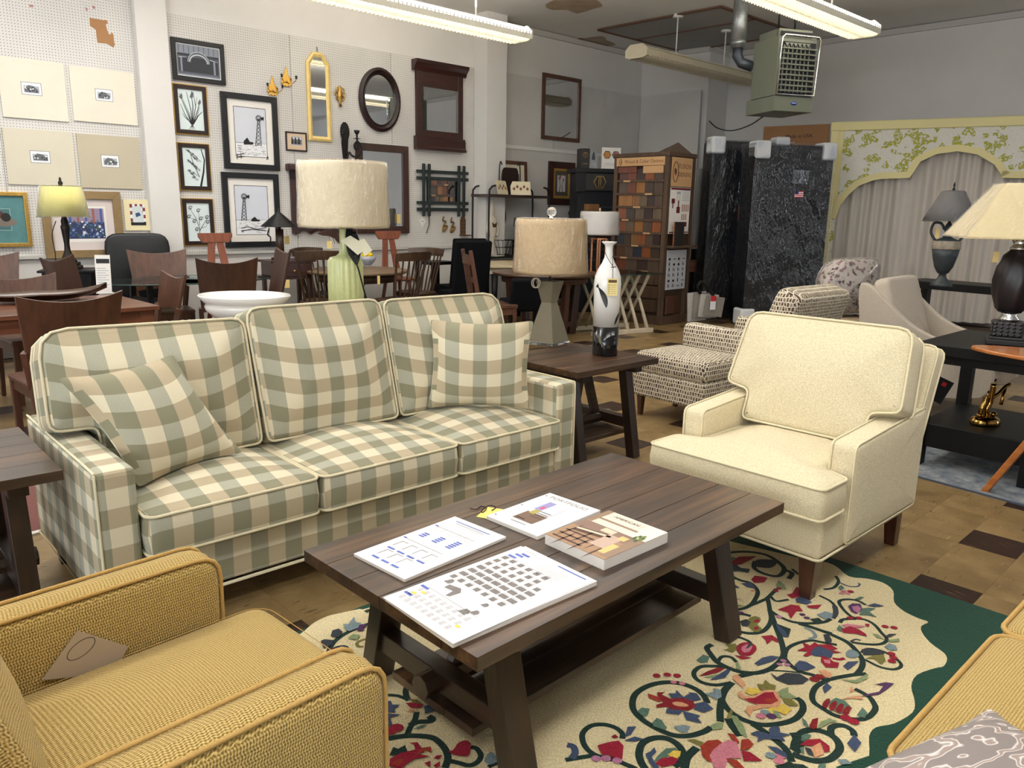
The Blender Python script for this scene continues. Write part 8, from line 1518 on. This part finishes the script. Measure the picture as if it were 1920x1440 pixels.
MB().tube(smooth_path([(.03, 0, .16), (.06, 0, .18), (.10, 0, .22), (.13, 0, .235)], 5), .010, 6).tube([(.10, 0, .22), (.085, -.01, .16), (.07, -.02, .12)], .010, 6).build('wing_branch', m_br2, t); MB().ball((-.05, -.01, .06), .02, 8, sz=.6).ball((.05, .0, .06), .022, 8, sz=.6).build('reeds', m_br2, t)
p = aty(1755, 728, 4.72); t = thing('hang_tag', 'black square hang tag on a string under the black end table', 'tag', (p.x, p.y, p.z), -10); MB().bx(-.075, .075, -.002, .002, -.075, .075, X=Matrix.Rotation(R(24), 4, 'Y')).build('card', m_blk, t); MB().bx(.015, .04, -.004, -.002, .03, .055, X=Matrix.Rotation(R(24), 4, 'Y')).bx(-.05, -.02, -.004, -.002, -.055, -.045, X=Matrix.Rotation(R(24), 4, 'Y')).build('red_logo', m_red, t); MB().tube([(0, 0, .08), (.01, .0, .17)], .0015, 4).build('string', m_pr[0], t)
# orange wood table, far right, and the blue grey rug
tip = at(1822, 647, .765); dr_ = (at(1990, 668, .765) - tip).normalized(); m_or = wood('orange_wood', (150, 84, 36), (196, 124, 64), 0, 1, .25, .4); t = thing('surfboard_table', 'orange wood table with a pointed oval top and splayed leg, at the right edge', 'side table', (tip.x, tip.y, 0), math.degrees(math.atan2(dr_.y, dr_.x)))
MB().prism([(.62 - .62 * math.cos(u), .20 * math.sin(u) * (1 - .12 * math.cos(2 * u))) for u in [i * math.pi / 18 for i in range(36)]], .745, .765).build('top', m_or, t, bevel=.006)
ft = t.matrix_basis.inverted() @ at(1846, 922, 0.0); ft.z = .0
MB().bar(ft, (.55, -.02, .74), .032, .055, up=(0, 1, 0)).build('leg', m_or, t, bevel=.006); MB().bar((1.05, .35, 0), (.66, .06, .74), .032, .055).build('leg', m_or, t, bevel=.006); MB().bar((1.0, -.38, 0), (.62, -.06, .74), .032, .055).build('leg', m_or, t, bevel=.006)
r0, r1 = at(1700, 889, .0), at(1925, 950, 0); dv = (r1 - r0).normalized(); t = thing('blue_rug', 'faded blue grey rug under the black end table', 'rug', (r0.x, r0.y, 0), math.degrees(math.atan2(dv.y, dv.x)))
def faded(): m, t = fabric_nodes('faded_rug'); n = t.noise(t.coord(), 9, 5, .7); t.put(t.b.inputs['Base Color'], t.ramp(n, [(.3, (62, 72, 90)), (.5, (120, 126, 132)), (.7, (170, 168, 162))])); return m
MB().bx(-.75, 1.3, .0, 1.5, .0005, .008).build('pile', faded(), t); MB().bx(-.76, 1.31, -.012, .0, .0005, .009).build('binding', M('rug_binding', (76, 84, 96), .9), t)
# maroon rug under the dining table, showing left of the sofa
g0, g1 = at(15, 1017, 0), at(86, 998, 0); dv = (g1 - g0).normalized(); t = thing('maroon_rug', 'dull maroon rug with a pale bound edge behind the left end table', 'rug', (g0.x, g0.y, 0), math.degrees(math.atan2(dv.y, dv.x))); MB().bx(-1.6, .9, .03, 1.5, .0005, .008).build('pile', wool('maroon_wool', (112, 66, 58)), t); MB().bx(-1.6, .9, 0, .03, .0005, .009).build('binding', M('pale_binding', (200, 196, 184), .8), t)
